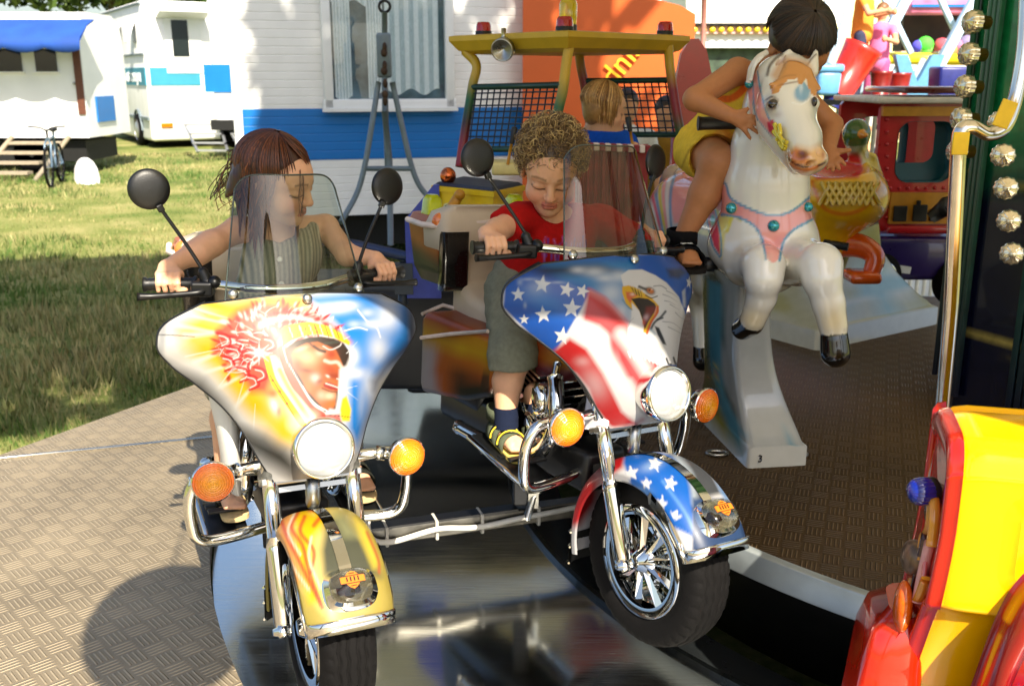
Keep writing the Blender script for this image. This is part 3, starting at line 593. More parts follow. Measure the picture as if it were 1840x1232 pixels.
for pts in ([(680, 148, 8.6), (668, 225, 8.5), (655, 300, 8.45), (640, 350, 8.4), (612, 400, 8.2)], [(705, 148, 8.6), (722, 225, 8.6), (740, 300, 8.6), (758, 340, 8.6), (790, 372, 8.6)], [(692, 148, 8.65), (694, 240, 8.9), (697, 330, 9.2)]):
    b = MB(); tube(b, [at(*p) for p in pts], .024, 8, 5); obj('leg', b, GREYM, t)
b = MB(); tube(b, [at(655, 303, 8.45), at(741, 303, 8.6)], .022, 8); obj('brace', b, GREYM, t)
# orange trailer
t = thing('show_trailer', 'orange show trailer with slanting yellow lettering', 'trailer', (1.5, 11, GZ), rz=-4)
b = MB(); a = at(1030, 262, 10.0); c_ = at(1250, 22, 10.0); hw = c_[0] - a[0] + .3
prism(b, [(a[0] - .5, -.1), (c_[0], -.1), (c_[0], c_[2] - .02), (c_[0] - .15, c_[2] + .06), (c_[0] - 1.0, 2.25), (a[0] - .5, 2.5)], 2.0, (0, 12.0, 0), frame((1, 0, 0), (0, 0, 1), (0, -1, 0))); obj('body', b, mat('orange painted metal', (214, 98, 42), .4, var=.07, scale=2), t)
V, Fc = words('dnia', .30, .004); b = MB(); q = at(1118, 112, 9.97); r_ = rot('Z', 52); V = V @ r_.T; b.add(np.c_[V[:, 0], -V[:, 2], V[:, 1]] + q, Fc, False); obj('lettering', b, mat('yellow letters', (240, 200, 40), .5), t)
b = MB(); box(b, (a[0] + .4, 11, -.2), (1.8, 1.6, .3)); obj('chassis', b, UNDER, t)
# ================================================================ FAIR BEHIND: ride frame, stalls, fence, people
LB = mat('pale blue painted beam', (176, 204, 228), .4, var=.1, scale=4); REDP = mat('red fibreglass', (196, 40, 24), .3, var=.1, coat=.5); YELP = mat('yellow paint', (238, 214, 40), .4, var=.06); NAVY = mat('dark blue paint', (26, 34, 110), .4, var=.15)
t = thing('swing_ride', 'fairground swing ride of pale blue lattice beams', 'ride', (5.6, 12.5, GZ))
Yr = 12.0
def zz5(x, y): return 1440 + x / 3.7325, y / 3.7325
for (p0, p1, rr, dy) in (((740, -80), (350, 665), .075, 0), ((1195, -60), (800, 665), .075, .2), ((350, -40), (180, 430), .04, .5), ((185, -60), (150, 140), .04, .4), ((545, -30), (735, 360), .045, .4), ((915, -40), (1045, 240), .045, .5), ((680, 380), (540, 655), .045, .6), ((820, 395), (690, 640), .035, .3), ((180, 420), (120, 520), .03, .5)):
    b = MB(); a = at(*zz5(*p0), Yr + dy); c_ = at(*zz5(*p1), Yr + dy); d = (c_ - a); Lh = np.linalg.norm(d); x_, y_, z_ = orth(d)
    box(b, (a + c_) / 2, (rr * 1.5, rr * 1.5, Lh), frame(x_, y_, z_), bev=.01); tube(b, [a + x_ * rr * .9, c_ + x_ * rr * .9], rr * .16, 6); obj('beam', b, LB, t)
b = MB(); a = at(*zz5(760, 520), Yr - .1); prism(b, [(-.28, .25), (-.14, .25), (0, -.05), (.14, .25), (.28, .25), (.1, -.3), (-.1, -.3)], .1, a, frame((1, 0, 0), (0, 0, 1), (0, -1, 0))); obj('bracket', b, mat('blue bracket', (92, 150, 190), .4, var=.1), t)
b = MB(); a = at(*zz5(560, 392), Yr + .6); c_ = at(*zz5(1110, 400), Yr + .6); tube(b, [a, c_], .07, 8); obj('rail', b, YELP, t)
def tub(p, w_, h_, tilt, Y, lab, grp, m):
    c_ = at(*zz5(*p), Y); t = thing('ride_tub', lab, 'ride seat', c_, group=grp); Q = rot('Y', tilt); b = MB()
    S = [[c_ + Q @ np.array((w_ * s * math.cos(q), w_ * s * math.sin(q), z)) for q in np.linspace(0, 6.283, 20, endpoint=False)] for z, s in ((-h_, .72), (h_ * .8, 1.0), (h_, 1.06), (h_, .98), (-h_ * .8, .66))]
    loft(b, S); obj('shell', b, m, t); b = MB(); S = [[c_ + Q @ np.array((w_ * s * math.cos(q), w_ * s * math.sin(q), z)) for q in np.linspace(0, 6.283, 20, endpoint=False)] for z, s in ((-h_ * 1.5, .5), (-h_ * 1.02, .74))]
    loft(b, S); obj('base', b, NAVY, t)
tub((330, 475), .21, .28, 26, 11.4, 'big tilted red tub seat of the swing ride', 'tub seats', REDP)
tub((530, 570), .12, .15, 0, 11.6, 'small dark red tub seat beside the long white beam', 'tub seats', mat('dark red tub', (120, 26, 20), .35, var=.2))
tub((655, 580), .12, .15, 0, 11.8, 'small dark red tub seat between two white beams', 'tub seats', mat('dark red tub', (130, 28, 22), .35, var=.2))
b = MB(); a = at(*zz5(165, 560), 11.4); box(b, a, (.26, .3, .26), bev=.04); box(b, a + [0, 0, .16], (.3, .33, .09), bev=.03); single('ride_car', b, mat('light blue fibreglass', (96, 156, 204), .35, var=.1), 'light blue ride car behind the head of the horse', 'ride car')
b = MB(); a = at(*zz5(1000, 585), 11.0); box(b, a, (.36, .3, .42), bev=.03, taper=(1.1, 1.1)); single('bin', b, NAVY, 'small dark blue bin below the swing ride', 'bin')
# striped booth with sign and dark opening
t = thing('fair_booth', 'dark fair booth under a pink and blue sign', 'booth', (8.4, 18, GZ)); Yb = 17
b = MB(); quadbox(b, (1625, 25), (1775, 92), Yb + .3, .4); obj('opening', b, mat('dark booth interior', (52, 44, 30), .8, var=.5, scale=3), t)
b = MB(); quadbox(b, (1640, -40), (1790, 26), Yb - .4, .3, bev=.05); sg = obj('sign', b, mat('pink sign', (232, 130, 170), .5, var=.3, scale=3), t); b = MB(); quadbox(b, (1640, 8), (1790, 13), Yb - .45, .1); obj('stripe', b, BLUEP, sg, True)
b = MB(); quadbox(b, (1620, 92), (1780, 112), Yb, .3); obj('counter', b, mat('mixed prizes', (200, 170, 150), .6, var=.9, scale=9), t)
b = MB(); quadbox(b, (1590, 112), (1790, 200), Yb - .1, .3); obj('front', b, mat('pale printed front', (226, 218, 214), .5, var=.5, scale=7), t)
g = np.random.default_rng(4); 
for i in range(26):
    b = MB(); p = at(g.uniform(1640, 1770), g.uniform(78, 92), Yb - .1); ball(b, p, g.uniform(.06, .14), n=6); single('toy', b, mat('toy plush', tuple(g.integers(60, 250, 3)), .8, var=.2), 'plush toy on the counter of the dark booth', 'toy', 'plush toys on the booth counter')
# white tent stall with frieze
t = thing('fair_stall', 'white roofed fair stall with pink frieze of yellow lamps', 'stall', (4.4, 20, GZ)); Ys = 19
b = MB(); a = at(1235, 44, Ys); c_ = at(1420, 44, Ys); prism(b, [(a[0], a[2]), (c_[0] + .9, a[2]), (c_[0] + .6, a[2] + 1.3), (a[0] - .1, a[2] + 1.1)], 3.0, (0, Ys + 3, 0), frame((1, 0, 0), (0, 0, 1), (0, -1, 0))); obj('roof', b, mat('white canvas', (236, 236, 226), .8, var=.05, scale=2), t)
b = MB(); quadbox(b, (1235, 46), (1430, 61), Ys - .1, .1); fz = obj('frieze', b, mat('pink frieze', (226, 176, 172), .5, var=.3, scale=5), t)
b = MB()
for x in range(1248, 1420, 16): ball(b, at(x, 53, Ys - .12), .06, n=6)
obj('lamp', b, mat('yellow lamp glass', (246, 214, 60), .3), fz); b = MB(); quadbox(b, (1235, 42), (1430, 46), Ys - .2, .15); obj('gutter', b, BLACKM, fz)
b = MB(); quadbox(b, (1235, 61), (1440, 86), Ys, .6); obj('counter', b, WHITE, t); b = MB(); quadbox(b, (1235, 87), (1440, 150), Ys + .2, .3); obj('front', b, mat('dark green stall front', (56, 72, 56), .7, var=.6, scale=6), t)
b = MB(); tube(b, [at(1266, -30, 14), at(1262, 150, 14)], .035, 8); single('tent_pole', b, mat('pinkish pole', (176, 120, 108), .5), 'thin pinkish pole in front of the white roofed stall', 'pole')
# pale yellow tent behind everything
b = MB(); a = at(1380, 120, 30); prism(b, [(-1.5, -2.5), (9.5, -2.5), (9.5, 2.9), (4, 4.4), (-1.5, 3.2)], 3, (a[0], 33, 1.2), frame((1, 0, 0), (0, 0, 1), (0, -1, 0))); single('marquee', b, mat('pale yellow canvas', (238, 234, 176), .8, var=.06, scale=1.5), 'pale yellow marquee behind the swing ride', 'tent')
b = MB(); prism(b, [(-9, -2.5), (7, -2.5), (7, 6.0), (-9, 5.4)], 3, (4.0, 43, 1.2), frame((1, 0, 0), (0, 0, 1), (0, -1, 0))); single('show_tent', b, mat('white canvas wall', (236, 236, 230), .8, var=.05, scale=1.5), 'large white tent far behind the stalls', 'tent')
# picket fence
FW = mat('white painted pickets', (222, 224, 214), .5, var=.1)
t = thing('picket_fence', 'white round picket railing with dark top rail', 'fence', (3.3, 7.2, GZ)); Yf = 7.0
x = 1466
while x < 1790:
    b = MB(); a = at(x, 190, Yf); tube(b, [(a[0], Yf, -.4), (a[0], Yf, a[2] - .02)], .014, 6); obj('picket', b, FW, t); x += 13.5
b = MB(); a = at(1455, 180, Yf); c_ = at(1800, 188, Yf); box(b, (a + c_) / 2, (c_[0] - a[0], .05, .035)); obj('rail', b, mat('dark rail', (44, 54, 66), .5), t)
b = MB(); box(b, ((a[0] + c_[0]) / 2, Yf, -.38), (c_[0] - a[0], .04, .05)); obj('rail', b, FW, t)
# pale wall seen under the train car
b = MB(); a = at(1400, 520, 7.6); box(b, (3.6, 8.2, -.2), (4.2, .12, 1.1)); single('panel_wall', b, mat('pale grey boards', (206, 212, 222), .6, var=.12, scale=3), 'pale board wall low behind the train car', 'wall')
# passers-by
def figure(name_lab, loc, h, top, legs, hair, rz=0, arms='down', sit=False):
    t = thing('person', name_lab, 'person', loc, rz=rz); s = h / 1.7; B = Body(.014 * max(s, .6)); f = lambda *p: np.array(p) * s
    SK = (214, 160, 124)
    B.ell(f(0, 0, 1.58), f(.078, .095, .115), c=SK).cap(f(0, 0, 1.36), f(0, 0, 1.5), .05 * s, c=SK)
    B.path([f(0, 0, .92), f(0, 0, 1.1), f(0, 0, 1.33)], [.15 * s, .135 * s, .13 * s], .03, top).cap(f(-.14, 0, 1.36), f(.14, 0, 1.36), .065 * s, k=.03, c=top)
    for q in (-1, 1):
        B.path([f(.09 * q, 0, .9), f(.1 * q, -.02, .5), f(.1 * q, .02, .09)], [.085 * s, .06 * s, .042 * s], .02, legs).cap(f(.1 * q, .02, .05), f(.11 * q, -.12, .035), .038 * s, .03 * s, c=(50, 44, 40))
        e, hnd = (f(.25 * q, .0, 1.1), f(.24 * q, -.12, .88)) if arms == 'down' else (f(.27 * q, -.12, 1.18), f(.20 * q, -.38, 1.22))
        B.cap(f(.17 * q, 0, 1.37), f(.17 * q, 0, 1.37) * .6 + e * .4, .055 * s, .048 * s, c=top).path([f(.17 * q, 0, 1.37), e, hnd], [.045 * s, .038 * s, .026 * s], c=SK).ell(hnd, f(.035, .04, .05), c=SK)
    def paint(V, C): pass
    V0 = WM[t.name]
    for i, p in enumerate(B.p):
        if p[0] == 'c': B.p[i] = (p[0], V0[:3, :3] @ p[1] + V0[:3, 3], V0[:3, :3] @ p[2] + V0[:3, 3], *p[3:7], V0[:3, :3] @ ((p[7] + p[8]) / 2) + V0[:3, 3] - np.abs(V0[:3, :3]) @ ((p[8] - p[7]) / 2), V0[:3, :3] @ ((p[7] + p[8]) / 2) + V0[:3, 3] + np.abs(V0[:3, :3]) @ ((p[8] - p[7]) / 2), p[9])
        else:
            cc = V0[:3, :3] @ p[1] + V0[:3, 3]; e = (p[8] - p[7]) / 2; B.p[i] = (p[0], cc, V0[:3, :3] @ p[2], *p[3:7], cc - 1.5 * e, cc + 1.5 * e, p[9])
    body_obj('body', B, CLOTH, t, SK, it=1); b = MB(); ball(b, f(0, .018, 1.62), f(.088, .10, .098)); b.v = [np.where((v[:, 1:2] < -.03 * s) & (v[:, 2:3] < 1.62 * s), v * np.array((.9, .7, 1)), v) for v in b.v]; obj('hair', b, mat('hair tone', hair, .5, var=.2), t, False)
P0 = at(1130, 330, 7.4); figure('person in white shirt standing behind the ride mesh', (P0[0] - .03, 7.4, -.38), 1.68, (226, 226, 222), (60, 66, 84), (66, 46, 32))
P0 = at(1192, 330, 7.9); figure('person in dark jacket with mustard sleeves behind the ride mesh', (P0[0], 7.9, GZ + .02), 1.72, (150, 112, 40), (44, 56, 70), (50, 36, 26))
P0 = at(1546, 92, 11.6); figure('person in orange vest climbing on the swing ride', (P0[0], 11.6, P0[2] - .55), 1.35, (238, 150, 60), (60, 66, 90), (236, 224, 190), rz=60, arms='out')
P0 = at(1578, 105, 11.9); figure('person in pink shirt leaning at the swing ride', (P0[0], 11.9, P0[2] - .8), 1.4, (236, 120, 170), (190, 90, 140), (120, 84, 50), rz=-40, arms='out')
for i, (px, Y, tp, lab) in enumerate(((1600, 14.5, (230, 230, 226), 'person in white shirt between the pale blue beams'), (1690, 15, (60, 110, 160), 'person in blue shirt below the yellow ride rail'), (1730, 15.4, (226, 190, 170), 'person in salmon shirt beside the green pillar bulbs'))):
    P0 = at(px, 118, Y); figure(lab, (P0[0], Y, GZ), 1.66 + .03 * i, tp, (70, 74, 96), (80 + 20 * i, 56, 36), rz=40 * i, arms='down')
# ================================================================ MOTORBIKES OF THE RIDE
AX = .224; TR = .222
def key(tab, v):
    """smooth table lookup: rows (t, a, b, ...)"""
    tab = np.asarray(tab, float); t = tab[:, 0]; out = []
    for k in range(1, tab.shape[1]):
        y = tab[:, k]; m = np.gradient(y, t); i = np.clip(np.searchsorted(t, v) - 1, 0, len(t) - 2); h = t[i + 1] - t[i]; s = np.clip((v - t[i]) / h, 0, 1)
        out.append((2 * s ** 3 - 3 * s ** 2 + 1) * y[i] + (s ** 3 - 2 * s * s + s) * h * m[i] + (-2 * s ** 3 + 3 * s * s) * y[i + 1] + (s ** 3 - s * s) * h * m[i + 1])
    return out
FC = [(0, .562, .075), (.12, .60, .058), (.25, .645, .05), (.45, .735, .075), (.65, .825, .115), (.82, .898, .155), (1, .965, .20)]
FE = [(0, .092, .110, .545), (.15, .118, .128, .592), (.3, .146, .155, .652), (.45, .186, .192, .710), (.6, .240, .236, .760), (.73, .288, .268, .80), (.85, .314, .285, .848), (.94, .288, .285, .898), (1, .215, .262, .940)]
def fairing_pts(u, v, inset=0.0):
    zc, yc = key(FC, v); xe, ye, ze = key(FE, v); a = np.abs(u); ac = np.minimum(a, 1)
    x = np.sign(u) * ac ** .92 * xe; y = yc + (ye - yc) * ac ** 2.3; z = zc + (ze - zc) * ac ** 1.7
    bul = .022 * np.exp(-((x / .075) ** 2)) * np.exp(-((v - .15) / .22) ** 2); y = y - bul
    ov = np.clip(a - 1, 0, 1); y = y + ov * .30 + inset; x = x * (1 - ov * .55); return np.stack([x, y, z], -1)
def mesh_of(P, **k): b = MB(); grid(b, P, **k); return b
def painted(name, b, parent, art, mats=None):
    V = b.V(); M = WM[parent.name]; W = V @ M[:3, :3].T + M[:3, 3]; x, y = project(W)
    return obj(name, b, mats or PAINT, parent, False, colors=art(x, y, V) * .44)
def decal(s, size, px, py, ang, P, parent, squash=1.0):
    """lettering laid on the fairing surface along a line, following its curve"""
    M = WM[parent.name]; Pf = P.reshape(-1, 3); x, y = project(Pf @ M[:3, :3].T + M[:3, 3]); V, Fc = words(s, size, 0); t = R(ang)
    X = px + V[:, 0] * math.cos(t) + V[:, 1] * math.sin(t) * squash; Y = py + V[:, 0] * math.sin(t) - V[:, 1] * math.cos(t) * squash
    d = (X[:, None] - x[None]) ** 2 + (Y[:, None] - y[None]) ** 2; k = np.argsort(d, 1)[:, :4]; w_ = 1 / (np.take_along_axis(d, k, 1) + .05); w_ /= w_.sum(1)[:, None]
    V3 = (Pf[k] * w_[..., None]).sum(1); V3[:, 1] -= .0022; V3[:, 2] += .001; b = MB(); b.add(V3, Fc, False); return b
def fender_pts(th, w_):
    r = .262 - .05 * np.abs(w_) ** 3.2; half = .098 * np.clip(1.0 - .25 * np.clip((.75 - th) / .6, 0, 1) ** 2, 0, 1); x = half * np.sign(w_) * np.minimum(np.abs(w_) * 1.12, 1) ** .8
    r = r + .012 * np.clip((.9 - th), 0, 1); return np.stack([x, -np.cos(th) * r, AX + np.sin(th) * r], -1)
def lensdisc(b, c, axis, r, dome, n=28, m=0): lathe(b, [(r, 0), (r * .92, dome * .45), (r * .7, dome * .78), (r * .4, dome * .95), (0.0005, dome)], c, axis, n, m)
def bike(pos, rz, lean, pit, label, fair_art, fend_art, tank_art, bag_art, tint, shield):
    t = thing('motorbike', label, 'ride motorbike', pos, rz, lean, pit, 'touring motorbikes of the children ride'); O = lambda n, b, m, p=t, **k: obj(n, b, m, p, False, **k)
    # wheel
    hs_ = np.linspace(-.046, .046, 42); prof = [(.135, -.045), (.15, -.056), (.17, -.062), (.19, -.0605), (.205, -.055)] + [(TR - .009 * (h / .046) ** 2, h) for h in hs_] + [(.205, .055), (.19, .0605), (.17, .062), (.15, .056), (.135, .045)]
    b = MB(); NT = 240; P = np.zeros((NT, len(prof), 3))
    for i, q in enumerate(np.linspace(0, 2 * math.pi, NT, endpoint=False)):
        for j, (r, h) in enumerate(prof):
            gr = 0
            if r > TR - .008: gr = -.006 if any(abs(h - g0 - .0024 * (1 - abs((i % 8) - 4) / 2)) < .0027 for g0 in (-.030, -.011, .011, .030)) else 0
            elif r > TR - .022 and i % 6 < 2: gr = -.004
            P[i, j] = (h, (r + gr) * math.cos(q), AX + (r + gr) * math.sin(q))
    grid(b, P, cu=True, cv=True); ty = O('tyre', b, RUBBER)
    b = MB(); lathe(b, [(.118, -.055), (.142, -.058), (.150, -.05), (.138, -.04), (.13, 0), (.138, .04), (.150, .05), (.142, .058), (.118, .055), (.112, .03), (.112, -.03)], (0, 0, AX), (1, 0, 0), 64)
    rim = O('rim', b, CHROME); b = MB()
    for s in (-1, 1):
        for i in range(9):
            q = 2 * math.pi * i / 9; d = np.array((0, math.cos(q), math.sin(q))); e = np.array((0, -math.sin(q), math.cos(q))); o_ = np.array((s * .03, 0, AX)); 
            for sg in (-1, 1): 
                V = [o_ + d * .03 + e * .010 * sg + [s * .012, 0, 0], o_ + d * .118 + e * .024 * sg + [s * .006, 0, 0], o_ + d * .118 + e * .007 * sg + [s * .016, 0, 0], o_ + d * .03 + e * .002 * sg + [s * .022, 0, 0]]
                b.add(V, [[0, 1, 2, 3]], False)
    lathe(b, [(.0, -.07), (.018, -.07), (.03, -.05), (.042, -.045), (.042, .045), (.03, .05), (.018, .07), (0, .07)], (0, 0, AX), (1, 0, 0), 24); O('spokes', b, CHROME, rim)
    # fender
    th = np.linspace(R(28), R(196), 110); wv = np.linspace(-1, 1, 61); A, Bw = np.meshgrid(th, wv, indexing='ij'); P = fender_pts(A, Bw); b = MB(); grid(b, P)
    P2 = P * np.array((.965, 1, 1)); P2[..., 1:] = np.array((0, AX)) + (P[..., 1:] - np.array((0, AX))) * .975; grid(b, P2, flip=True)
    for e0, e1 in ((P[:, 0], P2[:, 0]), (P[:, -1], P2[:, -1]), (P[0], P2[0]), (P[-1], P2[-1])): grid(b, np.stack([e0, e1]))
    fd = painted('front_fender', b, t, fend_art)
    b = MB(); Q = fender_pts(*np.meshgrid(np.linspace(R(40), R(120), 40), np.linspace(-.075, .075, 5), indexing='ij')); Q[..., 1:] = np.array((0, AX)) + (Q[..., 1:] - np.array((0, AX))) * 1.012; grid(b, Q); O('spine_strip', b, CHROME, fd)
    b = MB(); e = R(28); q = fender_pts(np.full(25, e), np.linspace(-1, 1, 25)); q2 = []
    for s in (-1,): q2 += [fender_pts(np.array([R(a)]), np.array([-1.]))[0] for a in (72, 60, 48, 38)]
    q2 += list(q); q2 += [fender_pts(np.array([R(a)]), np.array([1.]))[0] for a in (38, 48, 60, 72)]
    q2 = np.array(q2); q2[:, 1:] = np.array((0, AX)) + (q2[:, 1:] - np.array((0, AX))) * 1.005; q2[:, 0] *= 1.03
    P = np.stack([q2 + [0, -.002, .014], q2 + [0, -.008, .012], q2 + [0, -.008, -.016], q2 + [0, -.002, -.018], q2 + [0, .004, 0]], 1); grid(b, P, cv=True); O('fender_trim', b, CHROME, fd)
    # light on the fender nose with its shield badge
    fr = fender_pts(np.array([R(44)]), np.array([0.]))[0]; nrm = np.array((0, -math.cos(R(52)), math.sin(R(52)))); tg = np.array((0, -math.sin(R(52)), -math.cos(R(52)))); xx = np.array((1., 0, 0)); b = MB(); S = []
    for s, h in ((1.28, -.012), (1.26, .006), (1.0, .012), (.96, .026), (.80, .034), (.02, .036)): S.append([fr + xx * .046 * s * np.sign(math.cos(q)) * abs(math.cos(q)) ** .7 + tg * (.036 * s * np.sign(math.sin(q)) * abs(math.sin(q)) ** .7 + .004) + nrm * h for q in np.linspace(0, 6.2832, 32, endpoint=False)])
    loft(b, S[:3]); lt = O('fender_light', b, CHROME, fd); b = MB(); loft(b, S[2:]); O('lens', b, glass('clear dome', (.86, .87, .85)), lt)
    b = MB(); FRM = frame(xx, -tg, nrm); prism(b, [(-.026, .007), (-.014, .009), (-.008, .016), (0, .019), (.008, .016), (.014, .009), (.026, .007), (.026, -.007), (.014, -.009), (.008, -.016), (0, -.021), (-.008, -.016), (-.014, -.009), (-.026, -.007)], .002, fr + nrm * .0365, FRM, col_=lin((214, 110, 24)))
    for x0, y0, w_, h_ in ((0, .0085, .05, .0016), (0, -.0085, .05, .0016), (-.012, .001, .003, .010), (-.004, .001, .003, .010), (.004, .001, .003, .010), (.012, .001, .003, .010), (0, .0135, .012, .0018), (0, -.0145, .012, .0018)): box(b, fr + nrm * .0392 + FRM @ np.array((x0, y0, 0)), (w_, h_, .001), FRM, col_=lin((40, 22, 14)))
    O('badge', b, SATIN, lt)
    # mudflap at the fender's tail
    b = MB(); q = fender_pts(np.full(15, R(195)), np.linspace(-.9, .9, 15)); grid(b, np.stack([q * np.array((1.04, 1, 1)) + [0, .004, .05], q * np.array((1.04, 1, 1)) + [0, .008, -.035]])); grid(b, np.stack([q + [0, -.002, .05], q + [0, .002, -.035]])); O('tail_flap', b, BLACKP, fd)
    b = MB(); q = fender_pts(np.full(15, R(194)), np.linspace(-.95, .95, 15)); 
    for dz in (.052, .01, -.036): tube(b, q * np.array((1.06, 1, 1)) + [0, .008, dz], .003, 6)
    O('flap_trim', b, CHROME, fd)
    # fork
    for s in (-1, 1):
        b = MB(); top = np.array((.098 * s, .152, .60)); bot = np.array((.098 * s, .006, AX - .012)); mid = top * .52 + bot * .48
        tube(b, [top, mid], .019, 18); tube(b, [mid + (top - mid) * .03, mid + (bot - mid) * .08, mid + (bot - mid) * .12, bot + (mid - bot) * .12, bot], [.021, .024, .023, .023, .015], 18); lathe(b, [(0, .022), (.008, .022), (.011, .012), (.017, .010), (.017, -.016), (0, -.016)], (.104 * s, 0.0, AX), (s, 0, 0), 12)
        O('fork_tube', b, CHROME)
    b = MB(); box(b, (0, .135, .535), (.24, .045, .018), rot('X', -22), bev=.004); box(b, (0, .128, .515), (.17, .02, .012), rot('X', -22)); lathe(b, [(0, -.05), (.014, -.045), (.018, -.03), (.018, .04), (0, .04)], (0, .12, .51), n=16); O('fork_bridge', b, STEEL)
    b = MB(); S = []
    for z, hx, hy, yc in ((.532, .118, .045, .155), (.55, .118, .05, .155), (.60, .10, .05, .17), (.66, .09, .05, .19), (.72, .09, .045, .22)): S.append([(x, y + yc, z - .3 * y) for x, y in rrect(2 * hx, 2 * hy, .03)])
    loft(b, S); O('fork_shroud', b, shield[0])
    # fairing
    U, Vv = np.meshgrid(np.linspace(-1.10, 1.10, 320), np.linspace(0, 1, 250), indexing='ij'); P = fairing_pts(U, Vv); b = MB(); grid(b, P)
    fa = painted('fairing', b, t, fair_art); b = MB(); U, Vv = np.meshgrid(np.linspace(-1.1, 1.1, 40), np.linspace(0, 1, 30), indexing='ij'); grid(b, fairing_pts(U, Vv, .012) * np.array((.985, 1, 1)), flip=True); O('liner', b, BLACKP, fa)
    b = MB(); e = np.concatenate([fairing_pts(np.full(60, -1.0), np.linspace(0, 1, 60)), fairing_pts(np.linspace(-1, 1, 40), np.ones(40))[1:-1], fairing_pts(np.full(60, 1.), np.linspace(1, 0, 60))]); tube(b, e + [0, .004, 0], .0038, 6); O('edge_bead', b, BLACKP, fa)
    # headlight
    hc = np.array((0, .012, .650)); ha = np.array((0, -.985, .17)); ha /= np.linalg.norm(ha); hr = .0585; b = MB(); lathe(b, [(.052, -.07), (.064, -.045), (.068, -.02), (.070, 0), (.0695, .010), (.066, .016), (.061, .013), (.059, .002), (.057, -.004)], hc, ha, 48); hl = O('headlight', b, CHROME)
    b = MB(); lathe(b, [(.0595, .001), (.05, -.02), (.03, -.036), (.012, -.044), (0.0005, -.044)], hc, ha, 40); O('reflector', b, MIRRORBOWL, hl)
    b = MB(); x_, y_, z_ = np.array((1., 0, 0)), np.cross(ha, (1., 0, 0)), ha; n1, n2 = 48, 24; Pl = []
    for rr in np.linspace(0.0005, .060, n2):
        Pl.append([hc + rr * math.cos(q) * x_ + rr * math.sin(q) * y_ + z_ * (.006 + .014 * (1 - (rr / .06) ** 2) + .0008 * math.sin(rr * math.cos(q) * 900)) for q in np.linspace(0, 6.2832, n1, endpoint=False)])
    grid(b, np.array(Pl), cv=True); O('lens', b, LAMPGLASS, hl)
    # turn signals on their stalks
    for s in (-1, 1):
        c_ = np.array((.229 * s, .105, .567)); ax_ = np.array((.10 * s, -1, .04)); ax_ /= np.linalg.norm(ax_); b = MB(); lathe(b, [(.0, -.045), (.022, -.042), (.040, -.025), (.047, -.004), (.0485, .004), (.045, .006)], c_, ax_, 32); tube(b, [c_ - ax_ * .02, (.15 * s, .15, .572), (.09 * s, .155, .575)], [.013, .012, .012], 12); tube(b, [(.185 * s, .138, .570), (.165 * s, .146, .571)], .018, 12); si = O('turn_signal', b, CHROME)
        b = MB(); x_, y_, z_ = orth(ax_); Pl = []
        for rr in np.linspace(0.0006, .0455, 30): Pl.append([c_ + rr * (math.cos(q) * x_ + math.sin(q) * y_) + z_ * (.006 + .013 * (1 - (rr / .0455) ** 2.4) + (.0004 * math.cos(q * 29) * (rr > .012) + .0014 * math.cos(rr * 1150))) for q in np.linspace(0, 6.2832, 88, endpoint=False)])
        k_ = np.clip(np.linspace(0, 1, 30) ** 1.3, 0, 1)[:, None, None]; grid(b, np.array(Pl), cv=True, c=np.broadcast_to(lin((255, 176, 6)) * (1 - k_) + lin((250, 104, 0)) * k_, np.array(Pl).shape)); O('lens', b, AMBER, si)  # yellower middle paints in the glow of the reflector behind
    # crash bars
    for s in (-1, 1):
        b = MB(); tube(b, [(.10 * s, .20, .545), (.19 * s, .20, .55), (.245 * s, .205, .54), (.268 * s, .215, .49), (.266 * s, .222, .42), (.25 * s, .23, .375), (.20 * s, .24, .362), (.10 * s, .25, .37), (.03 * s, .26, .38)], .0145, 16, 6); O('crash_bar', b, CHROME)
    # body: leg shields, frame, tank, engine, seat
    for s in (-1, 1) if shield[2] else ():
        b = MB(); P = []
        for q, (z, x, y, wd) in enumerate(((.78, .17, .30, .05), (.70, .165, .31, .045), (.62, .16, .31, .034), (.55, .155, .32, .028), (.49, .15, .33, .032), (.45, .145, .34, .02))): P.append([(x * s + wd * s * math.cos(a) * .8, y - .06 * math.sin(a), z) for a in np.linspace(-.3, 2.6, 10)])
        grid(b, np.array(P)); grid(b, np.array(P) + [0, .008, 0]); O('leg_shield', b, shield[1])
    b = MB(); box(b, (0, .62, .38), (.14, .8, .12), bev=.02); box(b, (0, .9, .5), (.16, .3, .22), bev=.03); tube(b, [(0, .16, .62), (0, .3, .55), (0, .4, .4)], .03, 10); O('frame', b, BLACKM)
    b = MB()
    for s in (-1, 1):
        for k in range(9): box(b, (.055 * s, .40 + .006 * k, .47 + .019 * k), (.12, .13 - .004 * abs(k - 4), .008), rot('X', 18), bev=.003)
        lathe(b, [(0, .02), (.035, .02), (.045, .012), (.05, 0), (.05, -.03)], (.115 * s, .40, .545), (s, 0, 0), 24); lathe(b, [(0, .03), (.05, .028), (.065, .015), (.07, -.03)], (.085 * s, .50, .44), (s, 0, 0), 24)
        tube(b, [(.10 * s, .34, .62), (.12 * s, .30, .56), (.125 * s, .31, .46), (.13 * s, .40, .385), (.15 * s, .60, .37), (.155 * s, .74, .37)], .022, 12, 5); tube(b, [(.08 * s, .36, .65), (.11 * s, .33, .60), (.10 * s, .36, .50)], .012, 10, 4)
        for k in range(4): tube(b, [(.10 * s, .37 + .03 * k, .40 + .03 * k), (.125 * s, .36 + .03 * k, .44 + .03 * k)], .010, 8)
    O('engine', b, CHROME)
